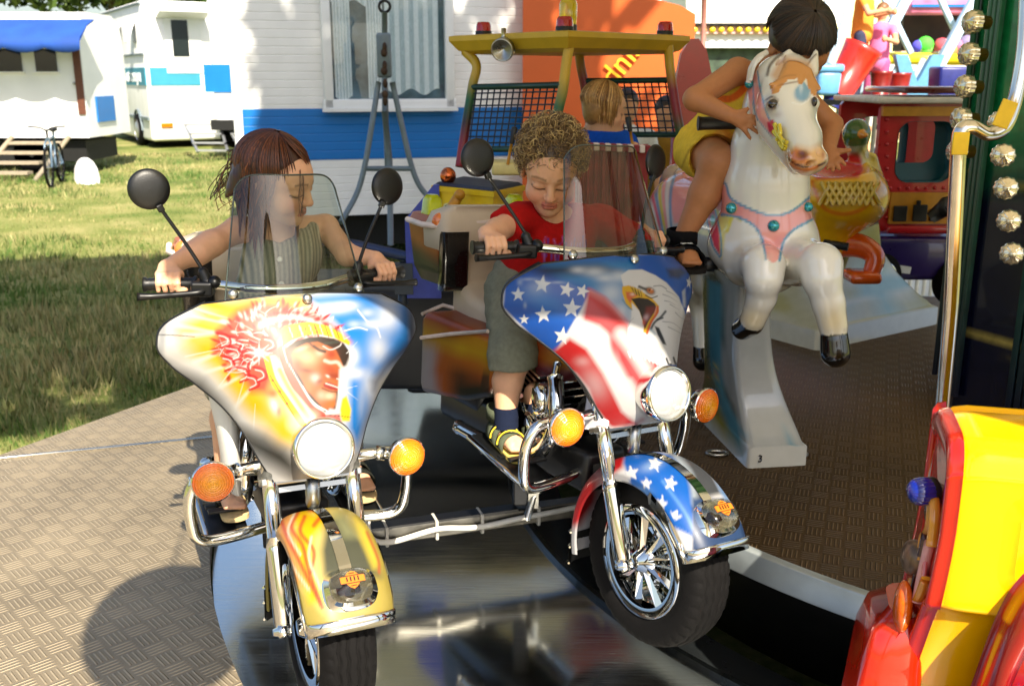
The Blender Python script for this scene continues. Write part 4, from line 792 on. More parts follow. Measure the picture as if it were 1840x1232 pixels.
    for s in (-1, 1):
        b = MB(); box(b, (.172 * s, .42, .372), (.10, .30, .022), rot('X', 10), bev=.008); 
        for k in range(5): box(b, (.172 * s, .32 + .05 * k, .386 - .008 * (k - 2)), (.085, .018, .008), rot('X', 10), bev=.002)
        fb = O('footboard', b, BLACKP); b = MB(); x0 = .172; tube(b, [((x0 - .05) * s, .272, .348), ((x0 + .05) * s, .272, .348), ((x0 + .052) * s, .565, .398), ((x0 - .05) * s, .565, .398)], .008, 8); O('footboard_edge', b, CHROME, fb)
    U, Vv = np.meshgrid(np.linspace(0, 2 * math.pi, 60, endpoint=False), np.linspace(0, 1, 60), indexing='ij'); wT = np.sin(math.pi * np.clip(Vv * .94 + .03, 0, 1)) ** .55; yT = .30 + .30 * Vv; b = MB()
    grid(b, np.stack([.105 * wT * np.sign(np.cos(U)) * np.abs(np.cos(U)) ** .8, yT, .695 - .05 * Vv + .085 * wT * np.sin(U) - .02 * wT], -1), cu=True); painted('tank', b, t, tank_art)
    b = MB(); S = []
    for y, hw_, zt, zb in ((.50, .06, .735, .68), (.56, .10, .745, .66), (.64, .125, .75, .63), (.74, .135, .765, .62), (.82, .13, .80, .63), (.86, .12, .83, .65)): S.append([(x, y, (zt + zb) / 2 + z) for x, z in rrect(2 * hw_, zt - zb, .028)])
    loft(b, S); CR = mat('cream vinyl', (196, 180, 156), .55, var=.08, scale=6, bump=.2, bscale=180); st = O('seat', b, CR)
    b = MB(); S = []
    for z, hw_, y0, th_ in ((.765, .125, .80, .09), (.80, .15, .815, .11), (.87, .165, .83, .12), (.895, .185, .80, .16), (.95, .195, .80, .15), (1.0, .18, .83, .10), (1.02, .14, .845, .05)): S.append([(x, y + y0 + th_ / 2, z) for x, y in rrect(2 * hw_, th_, .03 if th_ > .06 else .02)])
    loft(b, S); O('backrest', b, CR)
    for s in (-1, 1) if not shield[2] else ():
        b = MB(); S = []
        for y, hw_, z0, z1, sx in ((.49, .064, .56, .695, .13), (.505, .070, .53, .70, .132), (.62, .076, .49, .705, .14), (.83, .080, .46, .71, .155), (.845, .076, .47, .70, .155)): S.append([((sx + x) * s, y, (z0 + z1) / 2 + z) for x, z in rrect(2 * hw_, z1 - z0, .022, 6)])
        S = np.array(S); q = np.linspace(0, len(S) - 1, 40); S = np.stack([np.apply_along_axis(lambda c: np.interp(q, np.arange(len(S)), c), 0, S)]).squeeze(); S2 = []
        for sec in S:
            n_ = len(sec); k = np.linspace(0, n_, 120, endpoint=False); S2.append(np.stack([np.interp(k, np.arange(n_ + 1), np.r_[sec[:, j], sec[0, j]]) for j in range(3)], -1))
        loft(b, S2); sb = painted('saddlebag', b, t, bag_art); b = MB(); tube(b, [(.205 * s, .52, .715), (.228 * s, .68, .675), (.238 * s, .84, .63)], .006, 8); tube(b, [(.085 * s, .85, .70), (.155 * s, .862, .72), (.232 * s, .85, .70)], .006, 8); O('rail', b, mat('pale plastic trim', (222, 206, 196), .4), sb)
    b = MB(); S = []
    for z, hx, y0, y1 in ((.78, .16, .84, 1.02), (.82, .175, .835, 1.04), (.96, .188, .83, 1.06), (.985, .18, .84, 1.05), (.99, .155, .86, 1.03)): S.append([(x, (y0 + y1) / 2 + y, z) for x, y in rrect(2 * hx, y1 - y0, .03, 6)])
    S = np.array(S); q = np.linspace(0, len(S) - 1, 40); S = np.apply_along_axis(lambda c: np.interp(q, np.arange(len(S)), c), 0, S); loft(b, S); tc = painted('top_case', b, t, bag_art)
    GL = mat('black glitter panel', (20, 20, 20), .25, .3, var=1.0, scale=260, coat=.6)
    for s in (-1, 1): b = MB(); S = [[(s * (.148 + x), .818 + y, z) for x, y in rrect(.09, .04, .012)] for z in (.775, .80, .95)]; loft(b, S); O('glitter_panel', b, GL, tc)
    b = MB(); tube(b, [(-.196, 1.03, .962), (-.197, .86, .962), (0, .82, .975), (.197, .86, .962), (.196, 1.03, .962)], .009, 8, 3); O('rim_band', b, mat('pale plastic trim', (222, 206, 196), .4), tc)
    for s in (-1, 1):
        b = MB(); ball(b, (.176 * s, .86, .975), (.026, .018, .026), col_=lin((240, 130, 60))); O('reflector', b, AMBER, tc)
        if shield[2]: continue
        b = MB(); loft(b, [[(.15 * s + x, .96 + y, z) for x, y in rrect(w_, w_, .008)] for z, w_ in ((.985, .052), (1.03, .046), (1.045, .03))]); O('beacon', b, mat('lime lens', (212, 226, 20), .2, var=.1, trans=.3, coat=.5), tc)
    # handlebar, levers, mirrors
    b = MB(); tube(b, [(-.215, .405, .962), (-.16, .36, .965), (-.08, .31, .96), (0, .30, .958), (.08, .31, .96), (.16, .36, .965), (.215, .405, .962)], .012, 12, 4); hb = O('handlebar', b, CHROME)
    for s in (-1, 1):
        g0 = np.array((.205 * s, .395, .964)); g1 = np.array((.325 * s, .425, .962)); b = MB(); n = 25; rr = [.0145 + (.0015 if i % 2 else 0) for i in range(n)]; rr[0] = .019; rr[-1] = .018; rr[-2] = .018; rr[1] = .019; tube(b, [g0 + (g1 - g0) * i / (n - 1) for i in range(n)], rr, 14); O('grip', b, BLACKP, hb)
        b = MB(); tube(b, [(.185 * s, .37, .958), (.205 * s, .345, .952), (.25 * s, .352, .948), (.31 * s, .365, .944), (.345 * s, .37, .944)], [.008, .008, .0075, .0075, .0105], 8, 4); box(b, (.195 * s, .37, .957), (.05, .05, .035), rot('Z', 20 * s), bev=.006); ball(b, (.17 * s, .36, .972), (.016, .02, .016)); O('brake_lever', b, BLACKM, hb)
    for s in (-1, 1):
        c_ = np.array((.297 * s, .455, 1.185)); base = np.array((.185 * s, .375, .972)); b = MB(); lathe(b, [(.016, -.02), (.017, .0), (.013, .006), (.015, .012), (.012, .018), (.013, .024), (.010, .030), (.006, .034), (0, .034)], base, (.3 * s, .2, .9), 14); e = c_ + np.array((-.022 * s, -.012, -.044)); tube(b, [base + [.004 * s, 0, .02], (base + e) / 2 + [-.004 * s, 0, .004], e], .0045, 8, 4); box(b, e, (.016, .014, .018), rot('Y', 25 * s), bev=.003); mi = O('mirror', b, BLACKP)
        nr = np.array((.0, -1, .06)) if s < 0 else np.array((.30, -1, .06)); b = MB(); lathe(b, [(.0005, .0075), (.018, .007), (.034, .005), (.044, .0015), (.0485, -.004), (.0485, -.008), (.046, -.008)], c_, nr, 40); O('mirror_shell', b, BLACKP, mi); b = MB(); lathe(b, [(.0005, -.006), (.046, -.006)], c_, nr, 32); O('mirror_glass', b, MIRRORBOWL, mi)
    # windshield
    U, T_ = np.meshgrid(np.linspace(-1, 1, 49), np.linspace(0, 1, 30), indexing='ij'); hw_ = .166 - .046 * T_; zb = .932 + .012 * U ** 2; ht = .298 * (1 - .13 * np.abs(U) ** 7 - .03 * U ** 2)
    P = np.stack([U * hw_, .186 + .055 * U ** 2 * (1 - .4 * T_) + .112 * T_, zb + ht * T_], -1); b = MB(); grid(b, P); ed = np.concatenate([P[0], P[1:-1, -1], P[-1, ::-1]]); ws = O('windshield', b, glass('tinted windshield', tint))
    b = MB(); tube(b, ed + [0, .0015, 0], .0022, 6); O('windshield_edge', b, mat('smoked edge', (60, 68, 60), .15, var=.1), ws)
    for x in (-.148, 0.012, .148): b = MB(); lathe(b, [(0, .006), (.005, .006), (.011, .003), (.012, -.002)], (x, .184 + .055 * (x / .16) ** 2, .956 + .012 * (x / .16) ** 2), (0, -1, .3), 14); O('screw', b, STEEL, ws)
    return t, fairing_pts
# ================================================================ AIRBRUSH ARTWORK
def chief_fair(x, y, V):
    a = Art(x, y, (246, 244, 240)); g = np.random.default_rng(2); a.tf(2.933, 220, 480)
    Yl = (250, 196, 0)
    a.poly([(300, 330), (420, 220), (620, 160), (960, 120), (1010, 210), (760, 420), (900, 800), (930, 920), (820, 930), (700, 800), (560, 640), (430, 480), (330, 420)], Yl, 100, .85)
    for cx, cy, rx, ry, an in ((480, 200, 170, 36, 12), (430, 330, 120, 40, 8), (460, 430, 130, 60, -10), (590, 570, 110, 60, 40), (650, 250, 120, 50, -10), (800, 180, 180, 40, 0), (700, 720, 90, 60, 50), (850, 850, 120, 50, 60), (640, 640, 90, 60, 45), (520, 470, 80, 50, 0)): a.blob(cx, cy, rx, ry, Yl, .95, an)
    for p0, p1, wd in (((330, 360), (560, 340), 26), ((300, 240), (560, 300), 16), ((260, 300), (520, 350), 22), ((380, 500), (560, 430), 24), ((420, 560), (610, 500), 18), ((500, 640), (650, 560), 20), ((560, 780), (690, 620), 22), ((350, 210), (560, 270), 12)): a.line([p0, p1], wd, (255, 252, 240), wd, .8, 0, True)
    B1 = (0, 140, 236)
    a.poly([(960, 150), (1250, 130), (1520, 170), (1530, 420), (1330, 590), (1300, 780), (1240, 960), (1190, 850), (1190, 600), (1210, 450), (1150, 330)], B1, 60)
    for cx, cy, rx, ry, al in ((1110, 215, 110, 34, .9), (1190, 200, 60, 25, .8), (1400, 260, 70, 90, .85), (1350, 430, 60, 90, .8), (1215, 470, 40, 60, .9), (1230, 560, 60, 36, .85), (1300, 620, 40, 90, .7), (1320, 300, 60, 26, .8), (1220, 300, 40, 22, .5), (1440, 170, 90, 24, .8), (1260, 720, 24, 110, .35), (1290, 240, 40, 24, .6)): a.blob(cx, cy, rx, ry, (247, 248, 250), al)
    a.poly([(1500, 180), (1545, 180), (1560, 420), (1400, 540), (1330, 640), (1320, 600), (1400, 480), (1490, 380)], (24, 34, 52), 70, .92); a.poly([(1300, 130), (1500, 165), (1520, 200), (1400, 160)], (30, 46, 70), 40, .7)
    for pts in ([(1240, 225), (1290, 285), (1325, 300), (1360, 300)], [(1290, 285), (1340, 320), (1360, 370)], [(1170, 335), (1240, 318), (1290, 330)]): a.line(pts, 7, (255, 255, 255), 5, .9)
    # feather bonnet
    RD = (196, 26, 26)
    a.poly([(500, 330), (600, 230), (700, 185), (860, 190), (1000, 235), (1130, 320), (1200, 395), (1060, 330), (880, 330), (830, 400), (850, 470), (800, 560), (760, 660), (680, 660), (620, 570), (530, 500), (480, 410)], (222, 84, 64), 50, .95)
    for i in range(150):
        t = g.uniform(140, 335); ra = 70 + 270 * math.sqrt(g.uniform(0, 1)); cx, cy = 830 + ra * math.cos(R(t)) * 1.05, 430 + ra * math.sin(R(t)) * .75
        if cy > 640 or cx > 1170: continue
        a.blob(cx, cy, g.uniform(16, 34), g.uniform(6, 12), RD if i % 3 else (252, 236, 226), g.uniform(.7, 1), t + g.uniform(-25, 25), 1.6)
    for i in range(48):
        t = R(g.uniform(140, 335)); r0 = g.uniform(90, 250); r1 = r0 + g.uniform(40, 110); bend = g.uniform(-.35, .35); p = [(840 + 1.1 * (r0 + (r1 - r0) * q) * math.cos(t + bend * q * q), 430 + .8 * (r0 + (r1 - r0) * q) * math.sin(t + bend * q * q)) for q in (0, .35, .7, 1)]
        if p[0][0] > 1150 and p[0][1] > 330: continue
        a.line(p, g.uniform(3, 8), (255, 240, 234), 4, g.uniform(.6, .95), 4, True)
    for k in range(9):
        u = k / 8; cx, cy = 740 + 400 * u, 330 - 95 * math.sin(math.pi * (u * .8 + .1)) + 60 * u; a.blob(cx, cy, 26, 15, (255, 248, 245), .95, -35 + 60 * u); a.blob(cx - 18, cy - 26, 26, 13, RD, .95, -35 + 60 * u); a.blob(cx + 6, cy + 24, 24, 11, RD, .9, -35 + 60 * u)
    for cx, cy, s in ((540, 380, 1), (560, 500, 1), (640, 560, 1), (690, 600, 1), (640, 420, -1), (780, 400, 1), (690, 500, -1), (600, 450, 1), (730, 560, 1)):
        a.line([(cx - 40, cy - 34), (cx + 12 * s, cy - 22), (cx + 30 * s, cy + 22), (cx - 20, cy + 46)], 11, RD, 6, .95); a.line([(cx - 30, cy - 20), (cx + 4 * s, cy - 10), (cx + 14 * s, cy + 16), (cx - 16, cy + 34)], 5, (255, 244, 240), 4, .9)
    # brow band
    a.poly([(836, 330), (850, 312), (900, 300), (985, 288), (1070, 305), (1150, 345), (1200, 395), (1195, 412), (1120, 372), (1030, 352), (950, 362), (890, 386), (845, 418)], (250, 214, 40), 6)
    for k in range(12): a.line([(850 + 27 * k, 318 - 14 * math.sin(k / 12 * 3.1)), (872 + 27 * k, 372 - 14 * math.sin(k / 12 * 3.1) + k)], 5 if k % 3 else 9, (255, 250, 220) if k % 2 else (190, 80, 30), 3, .9)
    # face (coordinates of the enlarged face)
    a.tf(6.16, 480, 560)
    a.poly([(200, 400), (320, 320), (470, 280), (600, 272), (740, 295), (850, 350), (905, 430), (915, 540), (880, 640), (830, 700), (800, 820), (790, 960), (760, 1090), (640, 1110), (530, 1010), (430, 900), (340, 760), (270, 620), (215, 500)], (58, 40, 28), 14)
    SK_ = (196, 108, 56)
    a.poly([(262, 470), (330, 390), (440, 340), (560, 330), (660, 370), (760, 420), (810, 520), (862, 650), (805, 745), (795, 850), (765, 900), (755, 1010), (735, 1065), (640, 1085), (545, 985), (440, 860), (370, 730), (290, 600)], SK_, 16)
    a.blob(440, 500, 150, 90, (240, 196, 146), .95, 20); a.blob(380, 410, 80, 26, (240, 214, 180), .8, -20); a.blob(585, 450, 56, 46, (236, 206, 176), .85); a.blob(330, 600, 60, 80, (150, 66, 24), .7); a.blob(430, 650, 90, 26, (110, 54, 26), .75, 10)
    a.blob(710, 470, 66, 56, (178, 58, 22), .9); a.blob(700, 640, 130, 60, (186, 72, 30), .9, 25); a.blob(740, 710, 100, 36, (150, 46, 18), .85, 10); a.line([(640, 540), (700, 560), (780, 560), (840, 640)], 34, (246, 224, 204), 26, .9); a.blob(670, 712, 26, 14, (255, 240, 226), .9, 30)
    a.line([(330, 380), (440, 330), (520, 390), (640, 440)], 22, (60, 34, 20), 22, .85); a.line([(520, 380), (580, 430), (640, 440)], 26, (50, 32, 24), 20, .8); a.line([(620, 380), (700, 420), (800, 380), (820, 350)], 14, (236, 226, 224), 10, .85); a.line([(640, 350), (720, 340), (790, 330)], 26, (70, 76, 66), 18, .8)
    a.blob(530, 740, 60, 60, (240, 220, 210), .85); a.blob(470, 820, 60, 80, (212, 130, 76), .8); a.blob(690, 930, 70, 46, (246, 214, 180), .9); a.blob(720, 1020, 60, 40, (206, 120, 50), .8); a.blob(600, 920, 56, 60, (232, 190, 160), .8); a.blob(580, 770, 34, 60, (132, 62, 36), .7, 60)
    a.poly([(620, 800), (680, 775), (790, 820), (785, 870), (700, 860), (630, 830)], (166, 50, 40), 14); a.line([(650, 792), (720, 815), (785, 838)], 16, (250, 216, 206), 8, .95); a.line([(610, 845), (700, 880), (770, 885)], 16, (96, 40, 24), 14, .8); a.line([(770, 740), (800, 760), (790, 900)], 12, (250, 236, 226), 8, .8)
    a.poly([(800, 640), (880, 590), (915, 500), (930, 600), (860, 800), (820, 980), (790, 1100), (760, 1080), (790, 900)], (244, 240, 240), 36, .9)
    # bonnet straps
    a.line([(165, 420), (230, 640), (340, 860), (470, 1060), (600, 1150)], 96, (176, 64, 22), 14, .96); a.line([(180, 395), (230, 560), (370, 790), (510, 1000), (690, 1110)], 15, (255, 250, 244), 5); a.line([(190, 420), (250, 600), (390, 810)], 9, (40, 30, 30), 5, .8)
    a.line([(60, 540), (160, 800), (330, 1000), (480, 1180)], 120, (252, 240, 206), 30, .95); a.line([(140, 640), (230, 820), (370, 1040), (450, 1160)], 50, (248, 206, 60), 30, .9); a.line([(0, 520), (70, 760), (200, 960), (380, 1220)], 70, (252, 222, 10), 10); a.line([(30, 700), (180, 950), (330, 1200)], 10, (196, 60, 20), 6, .9)
    for p in ((60, 760), (140, 880), (220, 1015)): a.blob(*p, 18, 14, (170, 40, 20), .9)
    a.blob(80, 1040, 56, 110, (252, 244, 246), .95, -20); a.blob(60, 900, 70, 60, (216, 70, 40), .7); a.blob(130, 1100, 30, 60, (206, 60, 70), .5)
    a.poly([(830, 960), (880, 930), (930, 1080), (915, 1210), (830, 1210), (800, 1120)], (250, 226, 30), 26); a.line([(700, 1090), (790, 1110), (770, 1150)], 40, (250, 236, 236), 26, .8); a.poly([(560, 1140), (800, 1130), (830, 1230), (520, 1230)], (206, 66, 40), 30, .85); a.line([(500, 1200), (560, 1160), (700, 1145), (920, 1165)], 6, (30, 26, 26), 5)
    for p in ([(880, 460), (1000, 330)], [(870, 850), (1010, 815)], [(880, 880), (1005, 975)], [(860, 300), (920, 270)]): a.line(p, 8, (255, 255, 255), 7, .9, 0, True)
    a.tf(2.933, 220, 480); a.blob(720, 452, 34, 20, (255, 255, 255), 1); 
    for q in range(0, 360, 45): a.line([(720, 452), (720 + 70 * math.cos(R(q)), 452 + 60 * math.sin(R(q)))], 8, (255, 255, 255), 7, .9, 0, True)
    for p in ([(500, 640), (590, 520)], [(580, 800), (640, 600)], [(330, 470), (520, 430)], [(690, 860), (700, 720)], [(480, 740), (500, 700)]): a.line(p, 6, (255, 252, 244), 6, .85, 0, True)
    a.line([(900, 830), (960, 800), (1000, 790)], 60, (250, 232, 190), 50, .6)
    # black fade along the lower edge and hair lines at the wing
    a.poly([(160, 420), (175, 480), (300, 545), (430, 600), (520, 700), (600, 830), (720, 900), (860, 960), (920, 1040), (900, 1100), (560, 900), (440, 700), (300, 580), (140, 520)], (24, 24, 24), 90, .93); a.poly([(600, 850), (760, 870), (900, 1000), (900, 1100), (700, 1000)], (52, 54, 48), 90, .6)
    a.line([(170, 355), (270, 358), (380, 366)], 5, (30, 26, 22), 5, .9); a.line([(290, 185), (380, 225), (450, 250)], 4, (30, 26, 22), 5, .8); a.line([(160, 430), (200, 300), (330, 190), (520, 140)], 9, (60, 56, 50), 14, .5)
    return a.c
def chief_fend(x, y, V):
    a = Art(x, y, (196, 176, 84)); a.tf(2.504, 300, 740)
    a.poly([(480, 420), (640, 400), (760, 440), (730, 600), (700, 900), (560, 740)], (250, 226, 130), 40); a.poly([(560, 430), (700, 420), (740, 470), (660, 560), (640, 700), (700, 850), (640, 860), (580, 640)], (255, 206, 10), 40)
    a.poly([(490, 440), (560, 430), (580, 640), (640, 800), (560, 760), (500, 600)], (250, 160, 80), 40, .85)
    for pts in ([(590, 450), (560, 520), (610, 600), (640, 720), (700, 880)], [(620, 470), (600, 540), (660, 620), (650, 720)], [(510, 470), (540, 560), (600, 680), (690, 860)], [(640, 440), (700, 450), (660, 510)]): a.line(pts, 16, (214, 60, 40), 12, .85)
    for pts in ([(575, 450), (545, 540), (600, 640)], [(520, 600), (570, 700), (640, 800)], [(650, 560), (640, 660), (690, 790)]): a.line(pts, 9, (255, 240, 210), 9, .9)
    a.poly([(720, 470), (800, 460), (900, 600), (960, 740), (700, 740), (690, 620)], (86, 88, 70), 50, 1); a.poly([(720, 450), (780, 440), (860, 560), (800, 560)], (190, 190, 130), 50, .5); a.poly([(850, 480), (900, 520), (960, 680), (930, 700), (880, 580)], (240, 216, 70), 40, .9); a.line([(900, 540), (950, 660), (955, 720)], 12, (206, 90, 60), 10, .8)
    return a.c
def flag_fair(x, y, V):
    a = Art(x, y, (246, 244, 242)); a.tf(2.678, 740, 440); RD = (206, 22, 30); BL = (8, 92, 196)
    a.poly([(460, 60), (1400, 40), (1400, 620), (1200, 700), (1100, 330), (860, 220), (820, 300), (690, 520), (560, 420), (440, 300)], BL, 12)
    a.poly([(600, 80), (1080, 70), (1060, 300), (1040, 400), (960, 330), (860, 215), (720, 170)], (40, 140, 206), 50, .9); a.poly([(520, 100), (900, 96), (1000, 130), (640, 150)], (8, 16, 40), 50, .85)
    for c_ in ((880, 130, 60, 26), (960, 230, 70, 60), (1000, 150, 50, 30), (800, 120, 40, 18), (1010, 320, 40, 50), (930, 160, 50, 20)): a.blob(*c_, (236, 242, 248), .75)
    a.poly([(850, 210), (930, 250), (1000, 330), (1060, 400), (1190, 570), (1180, 640), (1120, 720), (1060, 640), (980, 640), (940, 440), (870, 390), (820, 370)], RD, 26)
    a.poly([(820, 360), (900, 390), (960, 440), (1000, 560), (1110, 760), (1090, 850), (940, 880), (830, 840), (760, 700), (680, 570), (690, 520), (760, 440)], (248, 246, 244), 34)
    a.poly([(640, 540), (760, 450), (840, 500), (920, 620), (1010, 800), (1080, 860), (960, 880), (880, 780), (850, 690), (790, 620), (700, 570)], RD, 26, 1.0); a.blob(880, 670, 60, 90, (236, 214, 214), .55, -30); a.blob(820, 560, 40, 26, (244, 226, 226), .4)
    a.poly([(960, 400), (1010, 420), (1090, 560), (1160, 700), (1110, 760), (1020, 620), (960, 470)], (200, 26, 30), 40, .55); a.blob(975, 480, 26, 70, RD, .9, -10)
    a.poly([(1180, 640), (1260, 600), (1370, 590), (1370, 660), (1300, 700), (1180, 690)], RD, 16); a.line([(860, 225), (960, 290), (1060, 400)], 26, (244, 160, 160), 26, .5); a.line([(1010, 430), (1090, 540), (1180, 680)], 60, (250, 248, 246), 50, .8)
    a.poly([(690, 700), (760, 700), (830, 840), (960, 880), (900, 920), (780, 880)], (250, 246, 246), 40, .9); a.line([(940, 840), (1050, 870), (1110, 840)], 20, (190, 60, 60), 20, .5)
    for p in ((628, 190, 46, 8), (745, 215, 40, 14), (512, 238, 36, 0), (770, 305, 50, 6), (632, 335, 44, -6), (724, 438, 46, 10), (822, 222, 36, 20), (540, 358, 26, 0), (1333, 185, 34, 10)): a.star(p[0], p[1], p[2], ang=p[3], sq=.95 if p[0] < 1300 else .5, blur=3)
    for c_ in ((560, 165, 40, 8), (520, 180, 14, 16), (700, 180, 40, 7), (545, 290, 9, 16), (600, 210, 60, 50)): a.blob(*c_, (225, 240, 252), .45)
    a.blob(640, 270, 120, 50, (60, 150, 226), .5, 20)
    # eagle
    a.tf(6.16, 1100, 480); W = (245, 244, 244)
    a.poly([(95, 90), (180, 30), (330, 25), (480, 90), (600, 170), (740, 330), (800, 480), (860, 760), (920, 1080), (860, 1100), (800, 1060), (740, 1080), (620, 1080), (545, 1100), (430, 1040), (300, 960), (210, 960), (170, 800), (175, 650), (215, 560), (215, 400), (200, 330), (120, 200)], W, 14)
    for q in range(9): x0 = 190 + 42 * q; a.poly([(x0 - 22, 930 - 8 * q % 30), (x0 + 22, 930), (x0 + 12 + 4 * (q % 3), 1010 + 18 * (q % 4) + 6 * q), (x0, 990 + 8 * q)], W, 8)
    a.poly([(110, 215), (180, 200), (260, 230), (330, 270), (440, 340), (520, 430), (505, 500), (440, 600), (390, 730), (345, 720), (350, 640), (300, 480), (215, 390), (220, 470), (150, 400), (110, 280)], (246, 190, 30), 12)
    a.poly([(150, 270), (230, 280), (290, 310), (230, 340), (200, 400), (160, 340)], (226, 100, 60), 20, .9); a.blob(225, 300, 30, 18, (250, 220, 200), .9); a.line([(115, 360), (180, 440), (220, 470)], 14, (80, 130, 90), 14, .5)
    a.poly([(208, 350), (300, 335), (400, 350), (470, 400), (495, 450), (450, 520), (400, 600), (360, 690), (340, 590), (300, 480), (240, 390)], (28, 10, 8), 10); a.poly([(380, 440), (470, 430), (480, 480), (400, 590), (360, 650), (350, 560)], (128, 26, 16), 40, .9); a.blob(375, 555, 30, 42, (220, 190, 200), .8, 30); a.blob(350, 610, 18, 40, (210, 80, 60), .9, 10); a.line([(500, 440), (500, 500), (430, 610), (385, 730)], 26, (228, 100, 20), 12); a.line([(490, 440), (470, 520)], 14, (240, 150, 140), 10, .9)
    a.poly([(200, 210), (300, 280), (330, 330), (250, 300), (220, 250)], (40, 26, 10), 12, .7)
    for k in range(7): a.line([(230 + 16 * k, 215 + 6 * k), (260 + 14 * k, 300 + 4 * k)], 8, (30, 20, 10) if k % 2 else (250, 210, 60), 6, .85)
    a.line([(300, 215), (360, 240), (400, 250)], 30, (24, 22, 22), 16, .9); a.blob(420, 262, 62, 44, (30, 26, 26), .95, 25, 2); a.blob(424, 262, 44, 30, (226, 130, 60), 1, 25, 2); a.blob(412, 255, 12, 10, (20, 10, 10), 1, 0, 2); a.blob(440, 245, 10, 8, (255, 240, 230), .9, 0, 2); a.line([(370, 310), (430, 340), (500, 320)], 12, (26, 26, 28), 8, .9); a.line([(460, 210), (540, 205), (600, 240)], 12, (90, 100, 110), 10, .7)
    for pts in ([(580, 370), (640, 385), (700, 420)], [(560, 300), (640, 330), (720, 380)], [(640, 410), (690, 440), (740, 470)], [(700, 500), (760, 560), (810, 580)], [(560, 600), (680, 620), (800, 720)], [(620, 660), (740, 720), (850, 800)], [(600, 260), (680, 300), (740, 350)], [(180, 660), (200, 600), (240, 560)], [(240, 760), (250, 860), (270, 930)], [(360, 880), (370, 940), (380, 1000)], [(440, 920), (480, 990), (500, 1020)], [(540, 950), (560, 1010), (570, 1060)], [(730, 980), (760, 1020), (765, 1060)], [(190, 820), (210, 900), (220, 960)]): a.line(pts, 9, (110, 116, 124), 9, .75, 4, True)
    a.poly([(470, 650), (520, 670), (570, 780), (600, 860), (560, 850), (500, 740)], (12, 10, 8), 16); a.line([(590, 490), (540, 550), (470, 610), (430, 680)], 26, (20, 22, 24), 16, .9); a.line([(560, 560), (500, 580)], 20, (20, 22, 24), 10, .9); a.line([(430, 690), (470, 740)], 30, (150, 180, 200), 24, .6); a.blob(540, 880, 60, 50, (190, 180, 150), .35)
    for p in ([(600, 1010), (625, 1070), (650, 1075)], [(680, 1000), (700, 1060), (720, 1065)]): a.line(p, 22, (16, 14, 14), 8, .9)
    a.poly([(740, 140), (800, 60), (900, 150), (910, 330), (860, 420), (800, 470), (760, 390), (735, 260)], BL, 20); a.poly([(600, 20), (760, 10), (820, 60), (740, 130), (640, 110)], (20, 30, 50), 50, .85); a.star(850, 170, 75, ang=10, sq=.45, blur=5); a.poly([(770, 270), (810, 230), (815, 440), (790, 450)], (226, 230, 240), 20, .75)
    return a.c
def flag_fend(x, y, V):
    a = Art(x, y, (244, 242, 242)); a.tf(2.567, 840, 700); RD = (204, 26, 32); BL = (10, 104, 204)
    a.poly([(640, 320), (700, 270), (740, 270), (715, 360), (660, 400), (600, 360)], RD, 26); a.poly([(470, 560), (500, 430), (560, 390), (610, 420), (590, 520), (520, 620), (460, 640)], RD, 40); a.poly([(560, 340), (620, 320), (640, 420), (560, 440)], RD, 40, .7); a.poly([(660, 440), (700, 430), (720, 520), (690, 560)], RD, 30, .85)
    a.poly([(725, 285), (800, 270), (950, 300), (1010, 370), (1045, 480), (1045, 680), (900, 610), (760, 545), (750, 430), (720, 340)], BL, 18)
    a.blob(850, 350, 60, 26, (180, 210, 240), .6, -20); a.blob(790, 470, 60, 30, (140, 190, 236), .6); a.line([(900, 420), (1000, 560), (1040, 640)], 12, (120, 180, 236), 14, .6)
    a.poly([(900, 268), (1000, 280), (1120, 370), (1180, 480), (1100, 500), (1040, 560), (1030, 440), (980, 340)], (40, 46, 54), 30, .95); a.line([(960, 300), (1030, 400), (1050, 520)], 26, (200, 214, 226), 30, .7); a.poly([(1000, 280), (1080, 310), (1180, 420), (1230, 560), (1190, 520), (1130, 390)], (70, 140, 206), 20, .8)
    a.poly([(1040, 500), (1180, 500), (1320, 600), (1340, 800), (1036, 800)], (44, 72, 116), 14)
    for p in ((756, 385, 42, -10), (865, 340, 42, 12), (825, 430, 32, 0), (938, 432, 40, 14), (805, 515, 34, 8), (893, 525, 38, 12), (960, 582, 32, 16), (740, 400, 24, 0)): a.star(p[0], p[1], p[2], ang=p[3], sq=.85, blur=3)
    return a.c
def flame_tank(x, y, V):
    n = vnoise(V[:, 0] * 9, V[:, 1] * 9, 1.3, 4); a = Art(x, y, (236, 150, 24)); a.lay(np.clip(n * 1.5, 0, 1), (244, 200, 20)); a.lay(np.clip(-n * 1.6 - .2, 0, 1), (206, 70, 30)); a.lay(np.clip((.655 - V[:, 2]) / .03, 0, 1), (150, 60, 70)); s = V[:, 1] * 30 + V[:, 0] * 10 + n * 1.2; a.lay(np.clip(1 - np.abs(((s + 4.5) % 5) - 2.5) * 2.5, 0, 1), (30, 20, 14), .8); return a.c
